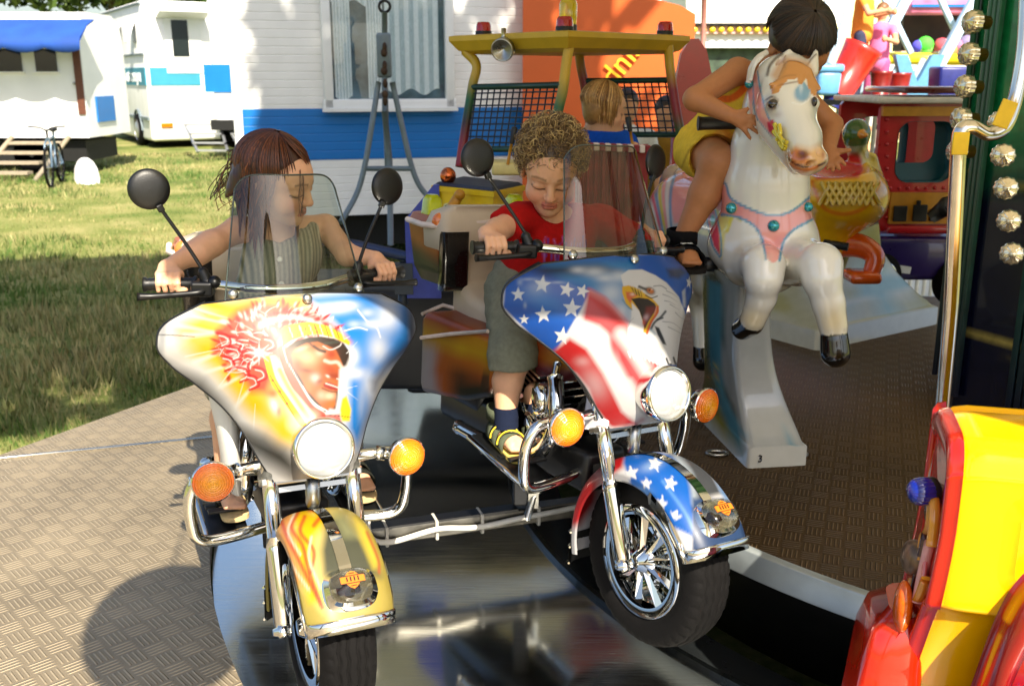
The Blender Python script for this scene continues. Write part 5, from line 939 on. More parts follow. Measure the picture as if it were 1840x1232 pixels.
def sunset_bag(x, y, V):
    n = vnoise(V[:, 1] * 7 + 3, V[:, 2] * 9, 1.0, 11); a = Art(x, y, (222, 110, 34)); h = V[:, 2]; a.lay(np.clip((h - .66) / .07 + n * .6, 0, 1), (150, 70, 40), .8); a.lay(np.clip(1 - np.abs(h - .63 + .03 * n) / .05, 0, 1), (248, 206, 30)); a.lay(np.clip((V[:, 1] - .70) / .08 + n * .8, 0, 1) * np.clip((.64 - h) / .05, 0, 1), (216, 208, 222)); a.lay(np.clip((.585 - h) / .05 - n * .5, 0, 1) * np.clip((.72 - V[:, 1]) / .08, 0, 1), (22, 28, 24)); a.lay(np.clip((h - .72) / .02 + n * .4, 0, 1) * np.clip((V[:, 1] - .66) / .1, 0, 1) * (h < .76), (52, 60, 50), .9)
    q = (np.floor(V[:, 1] * 55 + np.abs(V[:, 0]) * 40) % 3 < 2) * (V[:, 1] < .56) * (h < .60 + .03 * np.sin(np.floor(V[:, 0] * 90) * 2.3)); a.lay(q.astype(float), (34, 24, 20), .85); t = (h > .77); a.lay(t * np.clip((h - .84) / .05, 0, 1), (226, 120, 46)); a.lay(t * np.clip((.90 - h) / .05 + n * .5, 0, 1), (44, 62, 54)); return a.c
def wl(root, p): M = WM[root.name]; return M[:3, :3] @ np.asarray(p, float) + M[:3, 3]
SH1 = (mat('rough grey shroud', (74, 74, 70), .5, var=.5, scale=90, bump=.4, bscale=160), mat('white leg shield', (228, 226, 218), .3, var=.05, coat=.4), True)
SH2 = (mat('white shroud', (234, 224, 224), .3, var=.12, coat=.5), SH1[1], False)
bike1, _ = bike((-.438, 2.075, -.0545), 25.0, 2.0, 0, 'ride motorbike painted with a feather bonnet portrait on yellow and sky blue', chief_fair, chief_fend, flame_tank, sunset_bag, (.70, .75, .67), SH1)
bike2, _ = bike((.3525, 2.291, 0), 33.0, 3.5, -.06, 'ride motorbike painted with stars, stripes and a screaming eagle', flag_fair, flag_fend, flame_tank, sunset_bag, (.54, .49, .36), SH2)
fa1 = [o for o in bike1.children if o.name.startswith('fairing')][0]
U, Vv = np.meshgrid(np.linspace(-1, 1, 120), np.linspace(0, 1, 120), indexing='ij'); FP = fairing_pts(U, Vv)
obj('signature', decal('Virtual-Design', .026, 560, 702, 54, FP, fa1), WHITE, fa1, False)
# the arm that carries both bikes, with its white cable
t = thing('carrier_arm', 'dark steel carrier arm with taped white cable between the two motorbikes', 'ride arm', (-.1, 2.75, 0)); b = MB(); A0 = on(662, 962, .10); A1 = on(930, 925, .10); A2 = on(1100, 900, .10); d = (A1 - A0) / np.linalg.norm(A1 - A0); up = np.array((0, 0, 1.)); sd_ = np.cross(d, up)
box(b, (A0 + A2) / 2, (np.linalg.norm(A2 - A0), .05, .05), frame(d, -sd_, np.cross(sd_, d)), bev=.004); obj('beam', b, mat('worn steel beam', (88, 86, 80), .35, .8, var=.5, scale=14), t)
b = MB(); box(b, (A0 + A1) / 2 + [0, 0, .027], (np.linalg.norm(A1 - A0) * .98, .044, .006), frame(d, -sd_, np.cross(sd_, d))); obj('cover', b, BLACKM, t)
b = MB(); fr_ = sd_ * .032
tube(b, [A0 + fr_ + [0, 0, .12], A0 + fr_ + [.0, -.01, .02], A0 + d * .06 + fr_ + [0, 0, -.014], A0 + d * .2 + fr_ + [0, 0, .006], A0 + d * .32 + fr_ + [0, 0, -.006], A0 + d * .46 + fr_ + [0, 0, .004], A0 + d * .6 + fr_ + [0, 0, .012], A0 + d * .70 + fr_ + [0, -.01, .03], A0 + d * .74 + fr_ + [0, -.01, .08]], .0085, 10, 6); tube(b, [A0 + d * .73 + fr_ + [0, -.01, .03], A0 + d * .76 + fr_ + [0, -.02, .0], A0 + d * .77 + fr_ + [0, -.03, -.075]], .009, 10, 5); obj('cable', b, mat('white cable', (226, 222, 210), .5, var=.1), t)
for q in (.05, .2, .34, .52): b = MB(); box(b, A0 + d * q, (.010, .062, .062), frame(d, -sd_, np.cross(sd_, d)), bev=.003); obj('tape', b, mat('pale tape', (196, 192, 180), .6, var=.1), t)
b = MB(); tube(b, [A1 + d * .02 + fr_, A1 + d * .05 + [0, -.05, .08], A1 + d * .1 + [0, -.06, .13]], .012, 8); box(b, A1 + d * .05 + [0, -.045, .07], (.03, .02, .07), rot('X', 20)); obj('bracket', b, STEEL, t)
for s, (x, y) in ((0, (-.33, 2.35)), (1, (.02, 2.86))):
    b = MB(); q_ = wl(bike1 if s == 0 else bike2, (0, .62, .25)); box(b, q_, (.05, .05, .22), bev=.006); obj('strut', b, BLACKM, t)
# ================================================================ HORSE RIDE
def paint_px(V, base, fn):
    x, y = project(V); a = Art(x, y, base); fn(a, V); return a.c
A_ = lambda x, y, Y: at(x, y, Y)
hs = thing('carousel_horse', 'white leaping ride horse with pink jewelled harness on grey pedestal numbered 3', 'carousel horse', (.82, 3.1, .2))
B = Body(.0055); K = .03
B.cap(A_(1372, 428, 2.99), A_(1240, 392, 3.62), .135, .15, K).ell(A_(1378, 440, 2.93), (.135, .12, .15), k=K).ell(A_(1240, 385, 3.7), (.16, .16, .16), k=K)
B.path([A_(1374, 405, 2.93), A_(1376, 330, 2.93), A_(1383, 260, 2.92), A_(1392, 190, 2.9), A_(1400, 145, 2.87)], [.135, .118, .102, .082, .07], K)
B.cap(A_(1415, 142, 2.83), A_(1412, 198, 2.76), .070, .076, .02).cap(A_(1412, 198, 2.76), A_(1438, 250, 2.67), .076, .052, .02).cap(A_(1438, 250, 2.67), A_(1450, 284, 2.61), .052, .044, .02).ell(A_(1453, 287, 2.60), (.05, .042, .032), k=.015)
B.cap(A_(1398, 225, 2.77), A_(1432, 296, 2.65), .056, .026, .015).cap(A_(1432, 299, 2.65), A_(1452, 302, 2.60), .021, .018, .006)
B.cap(A_(1425, 288, 2.60), A_(1480, 298, 2.54), .007, .008, .006, op='-').ell(A_(1437, 276, 2.565), (.012, .014, .01), k=.006, op='-').ell(A_(1474, 276, 2.565), (.010, .014, .01), k=.006, op='-')
for e, tip, r in (((1396, 128, 2.83), (1418, 93, 2.82), .02), ((1458, 128, 2.8), (1466, 94, 2.81), .02)): B.cap(A_(*e), A_(*tip), r, .008, .01)
B.ell(A_(1402, 112, 2.80), (.008, .012, .026), rot('Y', 30), k=.006, op='-')
for i, (x0, y0, x1, y1, r) in enumerate(((1420, 120, 1395, 165, .016), (1430, 122, 1412, 172, .017), (1440, 125, 1432, 165, .016), (1450, 130, 1462, 170, .015), (1415, 150, 1385, 152, .012), (1455, 140, 1472, 160, .012))): B.cap(A_(x0, y0, 2.765), A_(x1, y1, 2.72), r, r * .55, .008, c=(202, 138, 66))
B.cap(A_(1376, 175, 2.78), A_(1398, 180, 2.71), .012, .012, .012).ell(A_(1389, 190, 2.705), .017, k=.006).cap(A_(1455, 178, 2.72), A_(1466, 186, 2.73), .012, k=.012)
B.cap(A_(1322, 440, 2.95), A_(1345, 468, 2.88), .085, .075, K).path([A_(1345, 470, 2.86), A_(1372, 476, 2.74), A_(1372, 500, 2.72)], [.07, .056, .052], .02).path([A_(1372, 500, 2.72), A_(1368, 535, 2.74), A_(1354, 572, 2.76)], [.052, .041, .036], .012).cap(A_(1350, 580, 2.775), A_(1335, 590, 2.81), .037, .034, .006, c=(12, 10, 10))
B.cap(A_(1420, 440, 2.93), A_(1435, 468, 2.84), .085, .07, K).path([A_(1435, 470, 2.82), A_(1474, 476, 2.69), A_(1477, 500, 2.67)], [.068, .057, .052], .02).path([A_(1477, 500, 2.67), A_(1489, 545, 2.665), A_(1497, 585, 2.66)], [.052, .043, .040], .012).cap(A_(1499, 608, 2.655), A_(1501, 634, 2.65), .038, .041, .005, c=(12, 10, 10))
for dx in (-.09, .09):
    c0 = A_(1240, 420, 3.7) + [dx, 0, 0]; B.path([c0, c0 + [0, .06, -.18], c0 + [0, .18, -.30], c0 + [0, .12, -.46]], [.10, .065, .045, .034], K); B.cap(c0 + [0, .12, -.48], c0 + [0, .09, -.52], .036, .04, .006, c=(12, 10, 10))
def horse_paint(V, C):
    x, y = project(V); a = Art(x, y, (232, 228, 216)); a.c = np.where(np.abs(C - lin((214, 208, 196))).sum(1)[:, None] < 1e-6, a.c, C); blackm = C.sum(1) < .03; mane = (np.abs(C - lin((202, 138, 66))).sum(1) < 1e-6)
    PK = (238, 158, 152); BLU = (96, 152, 186)
    a.tf(2.933, 1160, 60); a.poly([(-40, 640), (130, 640), (250, 690), (330, 800), (330, 1000), (260, 1100), (120, 1150), (-40, 1150)], (190, 200, 200), 20)
    a.poly([(150, 690), (200, 660), (260, 760), (300, 860), (250, 1000), (150, 1000), (120, 860)], PK, 14); 
    for i, c in enumerate((BLU, (230, 226, 216), PK, (210, 200, 60), BLU, (222, 96, 120), (226, 222, 214))): a.line([(110 - 18 * i + 60, 700), (95 - 20 * i + 40, 820), (90 - 14 * i + 40, 960), (110 - 10 * i + 30, 1100)], 16, c, 8, .9)
    a.poly([(330, 860), (400, 780), (440, 900), (470, 960), (420, 1060), (400, 1190), (370, 1120), (330, 1000)], (226, 216, 110), 16, .9); a.poly([(330, 880), (352, 870), (390, 1060), (392, 1170), (360, 1120), (325, 1000)], (216, 70, 96), 8); a.line([(352, 870), (395, 1060), (398, 1170)], 9, BLU, 5); a.line([(320, 960), (350, 1110), (392, 1180)], 9, BLU, 5); a.blob(355, 985, 16, 36, (90, 190, 160), .95, 0, 2); a.line([(430, 1040), (460, 960), (500, 980)], 20, (222, 206, 40), 10, .9)
    band = [(340, 892), (372, 838), (405, 795), (430, 808), (447, 866), (520, 912), (650, 958), (760, 942), (860, 868), (900, 850), (900, 985), (868, 985), (772, 1038), (724, 1104), (706, 1186), (672, 1212), (634, 1180), (614, 1090), (570, 1012), (482, 966), (400, 950)]
    a.poly(band, PK, 4); a.line([(405, 780), (425, 800), (447, 866), (520, 912), (650, 958), (760, 942), (860, 868), (910, 840)], 13, BLU, 5); a.line([(400, 955), (482, 968), (572, 1014), (616, 1092), (634, 1190)], 14, BLU, 5); a.line([(910, 965), (868, 986), (774, 1040), (724, 1106), (706, 1196)], 14, BLU, 5)
    a.blob(675, 1015, 33, 33, (190, 30, 60), 1, 0, 4); a.blob(452, 920, 30, 30, (214, 190, 40), 1, 0, 4); a.blob(857, 915, 22, 26, (214, 190, 40), 1, 0, 4)
    a.poly([(540, 196), (580, 190), (600, 300), (640, 440), (700, 520), (670, 545), (600, 460), (560, 360), (545, 280)], PK, 6); a.line([(590, 200), (606, 300), (646, 440), (706, 516)], 8, BLU, 4); a.line([(545, 210), (548, 300), (570, 400), (600, 465), (668, 548)], 7, (150, 170, 180), 4); a.poly([(530, 240), (552, 250), (566, 440), (580, 480), (555, 460)], PK, 6); a.line([(566, 260), (572, 380), (590, 460)], 7, BLU, 4); a.poly([(640, 470), (670, 455), (700, 510), (680, 540), (650, 520)], (206, 40, 80), 8)
    a.blob(825, 318, 44, 46, (110, 160, 196), 1, 0, 3); a.poly([(790, 300), (830, 248), (868, 300), (850, 340), (800, 340)], (120, 168, 200), 8); a.line([(775, 365), (820, 375), (868, 345), (890, 330)], 8, (240, 240, 236), 4); a.blob(820, 285, 10, 30, (226, 240, 246), .8)
    a.blob(660, 372, 46, 56, (92, 76, 60), .75, 0, 1); a.blob(672, 376, 26, 30, (58, 20, 14), 1, 0, 3); a.blob(682, 376, 11, 13, (10, 6, 6), 1, 0, 3); a.line([(634, 352), (668, 334), (700, 358)], 8, (80, 56, 40), 6, .9)
    a.blob(690, 430, 30, 22, (150, 116, 90), .5)
    OR = (214, 140, 62); a.poly([(740, 640), (800, 595), (870, 610), (955, 570), (960, 690), (900, 740), (800, 740), (735, 690)], (222, 168, 96), 50, .9); a.poly([(745, 640), (790, 600), (860, 640), (850, 690), (770, 690)], (206, 112, 44), 24, .95); a.blob(828, 640, 34, 26, (104, 46, 20), .9, 0, 2); a.blob(936, 640, 12, 26, (150, 80, 40), .8); a.line([(745, 652), (790, 690), (860, 706), (920, 694), (950, 676)], 13, (60, 26, 18), 8, .95); a.line([(760, 690), (830, 722), (900, 706)], 18, (214, 120, 60), 12, .9); a.blob(720, 560, 50, 70, (214, 200, 96), .5)
    mh = np.clip((a.y * 0 + 1), 0, 1) * mane; a.lay(mh, (200, 136, 66)); 
    a.line([(640, 220), (655, 170), (690, 130), (720, 110)], 16, (60, 40, 30), 10, .9); a.line([(690, 250), (740, 225), (790, 220)], 9, (110, 66, 30), 6, .8); a.line([(700, 275), (760, 262), (800, 255)], 9, (110, 66, 30), 6, .7); a.line([(740, 190), (728, 150), (736, 120)], 8, (90, 56, 30), 6, .8); a.line([(850, 170), (880, 130), (900, 110)], 9, (60, 40, 26), 6, .8); a.poly([(660, 220), (700, 150), (740, 120), (860, 150), (900, 240), (890, 290), (850, 230), (740, 230), (700, 280)], (200, 136, 66), 30, .75)
    for cx, cy, rx, ry in ((330 + 560, 1090, 10, 10), (500, 1130, 90, 50), (800, 1150, 60, 60), (640, 1180, 40, 30)): a.blob(cx, cy, rx, ry, (190, 184, 160), .35)
    a.tf(1, 0, 0); a.blob(1352, 575, 30, 26, (214, 190, 130), .7); a.blob(1497, 578, 30, 34, (216, 192, 132), .75); a.lay(blackm.astype(float), (12, 10, 10)); C[:] = a.c
HG = mat('lacquered horse', (0, 0, 0), .2, coat=.9, attr=True, var=.05, scale=5, bump=.08, bscale=9)
body_obj('body', B, HG, hs, (214, 208, 196), horse_paint, it=2)
e_ = MB(); ball(e_, at(1389, 187, 2.698), (.014, .012, .013)); obj('eye', e_, mat('dark glass eye', (26, 10, 6), .06, coat=1), hs); e_ = MB(); ball(e_, at(1463, 183, 2.70), (.008, .012, .013)); obj('eye', e_, mat('dark glass eye', (26, 10, 6), .06, coat=1), hs)
TEALJ = mat('teal glass jewel', (20, 150, 160), .08, .5, var=.1, coat=1.0)
def jewel(px, py, Y, r):
    b = MB(); c_ = at(px, py, Y); ax_ = -c_ + np.array((0, 0, CZ)); ax_ /= np.linalg.norm(ax_); lathe(b, [(r, -.012), (r, 0), (r * .8, r * .45), (r * .4, r * .7), (.0003, r * .72)], c_, ax_, 16); obj('jewel', b, TEALJ, hs)
hv = np.concatenate([np.array([v.co[:] for v in c.data.vertices]) for c in hs.children if c.name.startswith('body')]) + WM[hs.name][:3, 3]; hpx, hpy = project(hv)
def surf(px, py, rad=5):
    m = (np.abs(hpx - px) < rad) & (np.abs(hpy - py) < rad); return hv[m][:, 1].min() if m.any() else 2.8
for px, py, r in ((1390, 406, .017), (1314, 374, .016), (1289, 343, .013), (1452, 372, .014), (1346, 151, .013)): jewel(px, py, surf(px, py) - .001, r)
b = MB(); Y0 = surf(1398, 240) - .008
for pts in ([(1392, 222), (1396, 236), (1404, 250), (1408, 264)], [(1400, 224), (1402, 240), (1396, 252)], [(1390, 236), (1400, 248), (1414, 256)], [(1400, 256), (1408, 268), (1412, 262)]): tube(b, [at(x, y, surf(x, y, 8) - .003) for x, y in pts], .006, 8, 4)
obj('bit_ornament', b, mat('gold paint', (210, 190, 40), .25, .3, coat=.6), hs)
b = MB(); tube(b, [at(1345, 148, 2.86), at(1350, 122, 2.85), at(1362, 104, 2.85), at(1378, 94, 2.86)], .008, 8, 5, c=lin((214, 206, 196))); tube(b, [at(1349, 144, 2.85), at(1356, 118, 2.84), at(1370, 101, 2.85)], .005, 8, 5, c=lin((230, 228, 222))); obj('bridle_rope', b, GLOSS, hs)
b = MB(); tube(b, [at(1254, 222, 2.95), at(1262, 222, 2.95), at(1330, 221, 2.93)], [.021, .019, .018], 16); tube(b, [at(1330, 221, 2.93), at(1450, 222, 2.93)], .014, 12); obj('handle', b, BLACKP, hs)
b = MB(); tube(b, [at(1195, 470, 2.98), at(1290, 476, 2.95)], .014, 12); tube(b, [at(1262, 474, 2.96), at(1284, 476, 2.955)], .022, 12); obj('foot_peg', b, BLACKP, hs)
b = MB(); P = []
for i, (x, y, Y) in enumerate(((1215, 330, 3.75), (1205, 318, 3.8), (1196, 340, 3.85), (1190, 380, 3.9))): pass
tube(b, [at(1225, 318, 3.72), at(1212, 316, 3.8), at(1203, 340, 3.88), at(1200, 420, 3.95)], [.03, .045, .045, .02], 12, 5, c=lin((196, 176, 150))); obj('tail', b, GLOSS, hs)
# pedestal
b = MB(); Yw = 8; ca, sa = math.cos(R(Yw)), math.sin(R(Yw)); S = []
for z, xl, xr, y0, y1 in ((.2, .705, .905, 2.955, 3.50), (.262, .705, .905, 2.955, 3.50), (.268, .712, .898, 2.97, 3.49), (.30, .715, .895, 3.02, 3.47), (.36, .712, .876, 3.065, 3.44), (.44, .70, .848, 3.085, 3.42), (.54, .69, .822, 3.09, 3.41), (.66, .682, .806, 3.075, 3.41), (.76, .678, .80, 3.05, 3.42), (.83, .676, .80, 3.03, 3.44)):
    cx, cy = (xl + xr) / 2, (y0 + y1) / 2; S.append([(cx + ca * x - sa * y, cy + sa * x + ca * y, z) for x, y in rrect(xr - xl, y1 - y0, .012 if z < .265 else .025, 5)])
S = np.array(S); q = np.r_[0, 1, np.linspace(2, len(S) - 1, 60)]; S = np.array([np.apply_along_axis(lambda c: np.interp(k, np.arange(len(S)), c), 0, S) for k in q])
T_ = S.copy()
for it in range(40): S[3:-1] = .5 * S[3:-1] + .25 * (S[2:-2] + S[4:])
S[:3] = T_[:3]
k = np.linspace(0, S.shape[1], 160, endpoint=False); S = np.stack([np.stack([np.interp(k, np.arange(S.shape[1] + 1), np.r_[s[:, j], s[0, j]]) for j in range(3)], -1) for s in S]); loft(b, S)
def ped(a, V):
    a.tf(2.463, 1200, 380); a.poly([(130, 290), (205, 260), (245, 320), (250, 560), (220, 700), (290, 860), (330, 1020), (290, 1060), (200, 900), (100, 760)], (96, 92, 60), 16); a.poly([(175, 300), (240, 320), (240, 560), (232, 680), (262, 820), (330, 980), (300, 1040), (240, 900), (190, 700), (175, 500)], (70, 138, 158), 26, .95); a.poly([(150, 300), (172, 300), (172, 560), (160, 740), (140, 740)], (140, 130, 60), 14, .9); a.poly([(150, 760), (220, 860), (290, 1010), (270, 1040), (190, 940)], (150, 140, 50), 30, .7); a.line([(236, 330), (232, 560), (226, 700), (250, 820), (320, 970)], 14, (90, 160, 180), 14, .8); a.blob(330, 990, 30, 20, (100, 150, 166), .5); a.line([(500, 940), (545, 1030)], 14, (96, 150, 170), 12, .7)
    for q in range(26): gq = np.random.default_rng(q); a.blob(150 + gq.uniform(-40, 80), gq.uniform(640, 900), gq.uniform(6, 18), gq.uniform(6, 16), ((190, 120, 90), (120, 150, 60), (226, 200, 60))[q % 3], .6)
pd = obj('pedestal', b, GLOSS, hs, True, colors=paint_px(b.V(), (176, 178, 174), ped))
V, Fc = words('3', .034, .0012); c_ = at(1361, 822, 0); b = MB(); b.add(np.stack([V[:, 0] * ca, V[:, 0] * sa, V[:, 1]], -1) + np.stack([V[:, 2] * 0, -V[:, 2], V[:, 2] * 0], -1) + np.array((.785, 2.9475, .231)), Fc, False); obj('numeral', b, BLACKP, pd)
for x, y in ((.672, 3.06), (.93, 3.05)): b = MB(); P = [[(x + (.034 + .006 * math.cos(s)) * math.cos(q), y + (.02 + .006 * math.cos(s)) * math.sin(q), .207 + .006 * math.sin(s)) for s in np.linspace(0, 6.283, 8, endpoint=False)] for q in np.linspace(0, 6.283, 18, endpoint=False)]; grid(b, np.array(P), cu=True, cv=True); obj('floor_clip', b, STEEL, pd)

# ================================================================ DUCK RIDE
dk = thing('duck_ride', 'yellow duck ride with basket weave body and green head on grey pedestal', 'ride duck', (1.62, 4.85, .2)); Yd = 4.5
B = Body(.008); YL = (236, 178, 16); B.ell(A_(1512, 352, 4.55), (.20, .26, .17), k=.03).cap(A_(1495, 400, 4.5), A_(1490, 440, 4.5), .11, .08, .04).cap(A_(1572, 345, 4.6), A_(1566, 285, 4.62), .055, .028, .04).cap(A_(1540, 300, 4.62), A_(1540, 255, 4.62), .05, .045, .03, c=(226, 230, 214)).ell(A_(1539, 240, 4.62), (.062, .07, .066), k=.02, c=(58, 96, 30)).cap(A_(1545, 240, 4.58), A_(1556, 243, 4.5), .02, .012, .01, c=(230, 150, 30))
B.ell(A_(1506, 296, 4.52), (.14, .17, .07), k=.02, op='-')
def duckp(V, C):
    x, y = project(V); a = Art(x, y, YL); a.c[:] = C; a.tf(2.934, 1440, 180); a.poly([(40, 370), (120, 330), (300, 270), (330, 370), (300, 410), (80, 420)], (206, 52, 40), 20); a.line([(60, 430), (110, 560), (220, 600), (340, 560), (410, 430)], 20, (230, 130, 30), 8); a.poly([(300, 260), (360, 210), (420, 330), (410, 420), (340, 330)], (214, 196, 60), 30, .8)
    for k in range(6): a.line([(310 + 14 * k, 250 + 10 * k), (370 + 10 * k, 340), (400, 410 + 6 * k)], 9, (166, 140, 40), 7, .6)
    a.poly([(60, 430), (410, 420), (350, 560), (220, 590), (110, 550)], (214, 170, 50), 14, .6)
    a.poly([(250, 220), (340, 195), (345, 230), (300, 300), (260, 290)], (40, 92, 60), 16, .7); C[:] = a.c
body_obj('body', B, GLOSS, dk, YL, duckp)
b = MB(); dv = np.array([v.co[:] for v in [c for c in dk.children][0].data.vertices]) + WM[dk.name][:3, 3]; dx_, dy_ = project(dv)
def dsurf(px, py): m = (np.abs(dx_ - px) < 7) & (np.abs(dy_ - py) < 7); return dv[m][:, 1].min() if m.any() else 4.4
for s in (-1, 1):
    for k in range(8):
        pts = [(1476 + 12 * k + s * 22 * q, 328 + 40 * q) for q in np.linspace(0, 1, 5)] if s > 0 else [(1494 + 12 * k - 22 * q, 328 + 40 * q) for q in np.linspace(0, 1, 5)]
        tube(b, [at(x, y, dsurf(x, y) - .004) for x, y in pts], .009, 6, c=lin((214, 182, 70)))
obj('basket_weave', b, GLOSS, dk)
b = MB(); tube(b, [at(1500, 440, 4.5), at(1545, 442, 4.45), at(1572, 462, 4.4), at(1562, 500, 4.38)], [.06, .055, .045, .035], 12, 5, c=lin((224, 92, 20))); box(b, at(1548, 496, 4.36), (.14, .16, .05), bev=.02, col_=lin((224, 92, 20))); obj('foot', b, GLOSS, dk)
b = MB(); tube(b, [at(1480, 437, 4.3), at(1524, 444, 4.25)], .018, 12); obj('foot_peg', b, BLACKP, dk)
b = MB(); Yw = 34; ca, sa = math.cos(R(Yw)), math.sin(R(Yw)); S = []
for z, w_, l_, o_ in ((.2, .92, .50, 0), (.285, .92, .50, 0), (.295, .88, .46, .0), (.36, .70, .36, .02), (.46, .48, .26, .03), (.58, .28, .2, .03), (.72, .24, .18, .02)): S.append([(1.62 + ca * (x + o_) - sa * y, 4.80 + sa * (x + o_) + ca * y, z) for x, y in rrect(w_, l_, .03, 5)])
S = np.array(S); q = np.r_[0, 1, np.linspace(2, len(S) - 1, 40)]; S = np.array([np.apply_along_axis(lambda c: np.interp(k, np.arange(len(S)), c), 0, S) for k in q]); k = np.linspace(0, S.shape[1], 120, endpoint=False); S = np.stack([np.stack([np.interp(k, np.arange(S.shape[1] + 1), np.r_[s[:, j], s[0, j]]) for j in range(3)], -1) for s in S]); loft(b, S)
def ped2(a, V):
    n = vnoise(V[:, 0] * 8, V[:, 2] * 14, 1.2, 8); a.lay(np.clip(n * 2, 0, 1) * (V[:, 2] > .29), (150, 150, 60), .7); a.lay(np.clip(-n * 2, 0, 1) * (V[:, 2] > .29), (120, 168, 182), .8); a.lay(np.clip((V[:, 2] - .48) / .1, 0, 1), (120, 110, 60), .7)
obj('pedestal', b, GLOSS, dk, True, colors=paint_px(b.V(), (184, 190, 186), ped2))

# ================================================================ TRAIN CAR RIDE
tr = thing('train_car', 'red and purple ride train car with rounded window and gold trim', 'ride train', (2.15, 5.3, .2)); Yt = 5.05; RB = mat('red lacquer', (182, 24, 34), .3, var=.1, coat=.6); GOLD = mat('ochre gold paint', (190, 132, 30), .4, .1, var=.15); PUR = mat('deep purple lacquer', (40, 24, 92), .3, var=.15, coat=.6); TEALD = mat('dark teal lining', (10, 82, 96), .4, var=.1)
p0 = at(1585, 187, Yt); p1 = at(1800, 415, Yt); wx0, wz1 = at(1616, 218, Yt)[[0, 2]]; wx1, wz0 = at(1709, 328, Yt)[[0, 2]]; xm = (wx0 + wx1) / 2; zm = (wz0 + wz1) / 2; W_ = wx1 - wx0; H_ = wz1 - wz0
ins = rrect(W_, H_, .07, 8) + [xm, zm]; th_ = np.arctan2(ins[:, 1] - zm, ins[:, 0] - xm); out = []
for t_ in th_:
    c_, s_ = math.cos(t_), math.sin(t_); kx = ((p1[0] if c_ > 0 else p0[0]) - xm) / c_ if abs(c_) > 1e-6 else 1e9; kz = ((p0[2] if s_ > 0 else p1[2]) - zm) / s_ if abs(s_) > 1e-6 else 1e9; kk = min(kx, kz); out.append((xm + kk * c_, zm + kk * s_))
out = np.array(out)
for yb, nm in ((Yt, 'side_panel'), (Yt + .62, 'side_panel')):
    b = MB(); f3 = lambda p, y: np.c_[p[:, 0], np.full(len(p), y), p[:, 1]]
    loft(b, [f3(out, yb + .04), f3(out, yb), f3(ins, yb), f3(ins, yb + .04), f3(out, yb + .04)], cap=False, smooth=False); sp = obj(nm, b, RB, tr)
    b = MB(); i2 = (ins - [xm, zm]) * .99 + [xm, zm]; i3 = (ins - [xm, zm]) * .82 + [xm, zm]; loft(b, [f3(ins, yb + .0), f3(i2, yb - .006), f3(i2, yb + .12)], cap=False); obj('window_lining', b, TEALD, sp)
b = MB(); loft(b, [np.c_[ins[:, 0] * 1.0, np.full(len(ins), Yt + .1), ins[:, 1]] , np.c_[(ins[:, 0] - xm) * .80 + xm - .03, np.full(len(ins), Yt + .12), (ins[:, 1] - zm) * .74 + zm + .05]], cap=False); obj('window_frame', b, TEALD, tr)
b = MB(); box(b, ((p0[0] + p1[0]) / 2, Yt - .012, at(1600, 200, Yt)[2]), (p1[0] - p0[0], .03, .045)); obj('gold_band', b, GOLD, tr)
b = MB(); box(b, ((p0[0] + p1[0]) / 2, Yt + .3, p0[2] + .018), (p1[0] - p0[0] + .08, .72, .03), bev=.01); obj('roof', b, mat('white roof edge', (224, 220, 216), .4), tr); b = MB(); box(b, ((p0[0] + p1[0]) / 2 + .06, Yt + .3, p0[2] + .065), (p1[0] - p0[0] - .1, .6, .03), bev=.012); obj('roof_plate', b, mat('maroon plate', (82, 14, 18), .3, coat=.5), tr)
b = MB(); a = at(1602, 346, Yt - .02); c_ = at(1720, 402, Yt - .02); box(b, ((a[0] + c_[0]) / 2, Yt - .012, (a[2] + c_[2]) / 2), (c_[0] - a[0], .02, a[2] - c_[2])); gp = obj('gold_panel', b, GOLD, tr)
b = MB()
for x0, y0, x1, y1 in ((1607, 370, 1628, 398), (1642, 368, 1664, 398), (1648, 360, 1654, 370), (1672, 376, 1686, 398)): a = at(x0, y0, Yt - .03); c_ = at(x1, y1, Yt - .03); box(b, ((a[0] + c_[0]) / 2, Yt - .028, (a[2] + c_[2]) / 2), (c_[0] - a[0], .016, a[2] - c_[2]), bev=.004)
obj('silhouette', b, BLACKP, gp)
b = MB(); a = at(1548, 424, Yt); c_ = at(1800, 500, Yt); box(b, ((a[0] + c_[0]) / 2, Yt + .28, (a[2] + c_[2]) / 2), (c_[0] - a[0], .7, a[2] - c_[2]), bev=.03); obj('chassis', b, PUR, tr)
b = MB(); a = at(1590, 404, Yt); c_ = at(1800, 418, Yt); box(b, ((a[0] + c_[0]) / 2, Yt - .02, (a[2] + c_[2]) / 2), (c_[0] - a[0], .06, a[2] - c_[2]), bev=.012); obj('step', b, RB, tr); b = MB(); a = at(1623, 484, Yt - .08); box(b, a, (.07, .02, .035), rot('Y', 8)); obj('plate', b, WHITE, tr)
for px, py, Y in ((1573, 498, 4.9), (1720, 505, 5.0)):
    c_ = at(px, py, Y); b = MB(); lathe(b, [(.06, -.05), (.11, -.05), (.128, -.03), (.128, .03), (.11, .05), (.06, .05)], c_, (.25, -1, 0), 28); wh = obj('wheel', b, RUBBER, tr); b = MB(); lathe(b, [(.09, .03), (.094, .045), (.085, .055), (.07, .04), (.05, .055), (.03, .05), (.02, .075), (.0005, .08)], c_, (.25, -1, 0), 24)
    for q in range(5): ball(b, c_ + np.array((.055 * math.cos(1.257 * q), -.055, .055 * math.sin(1.257 * q))), .014, n=6)
    obj('rim', b, CHROME, wh)
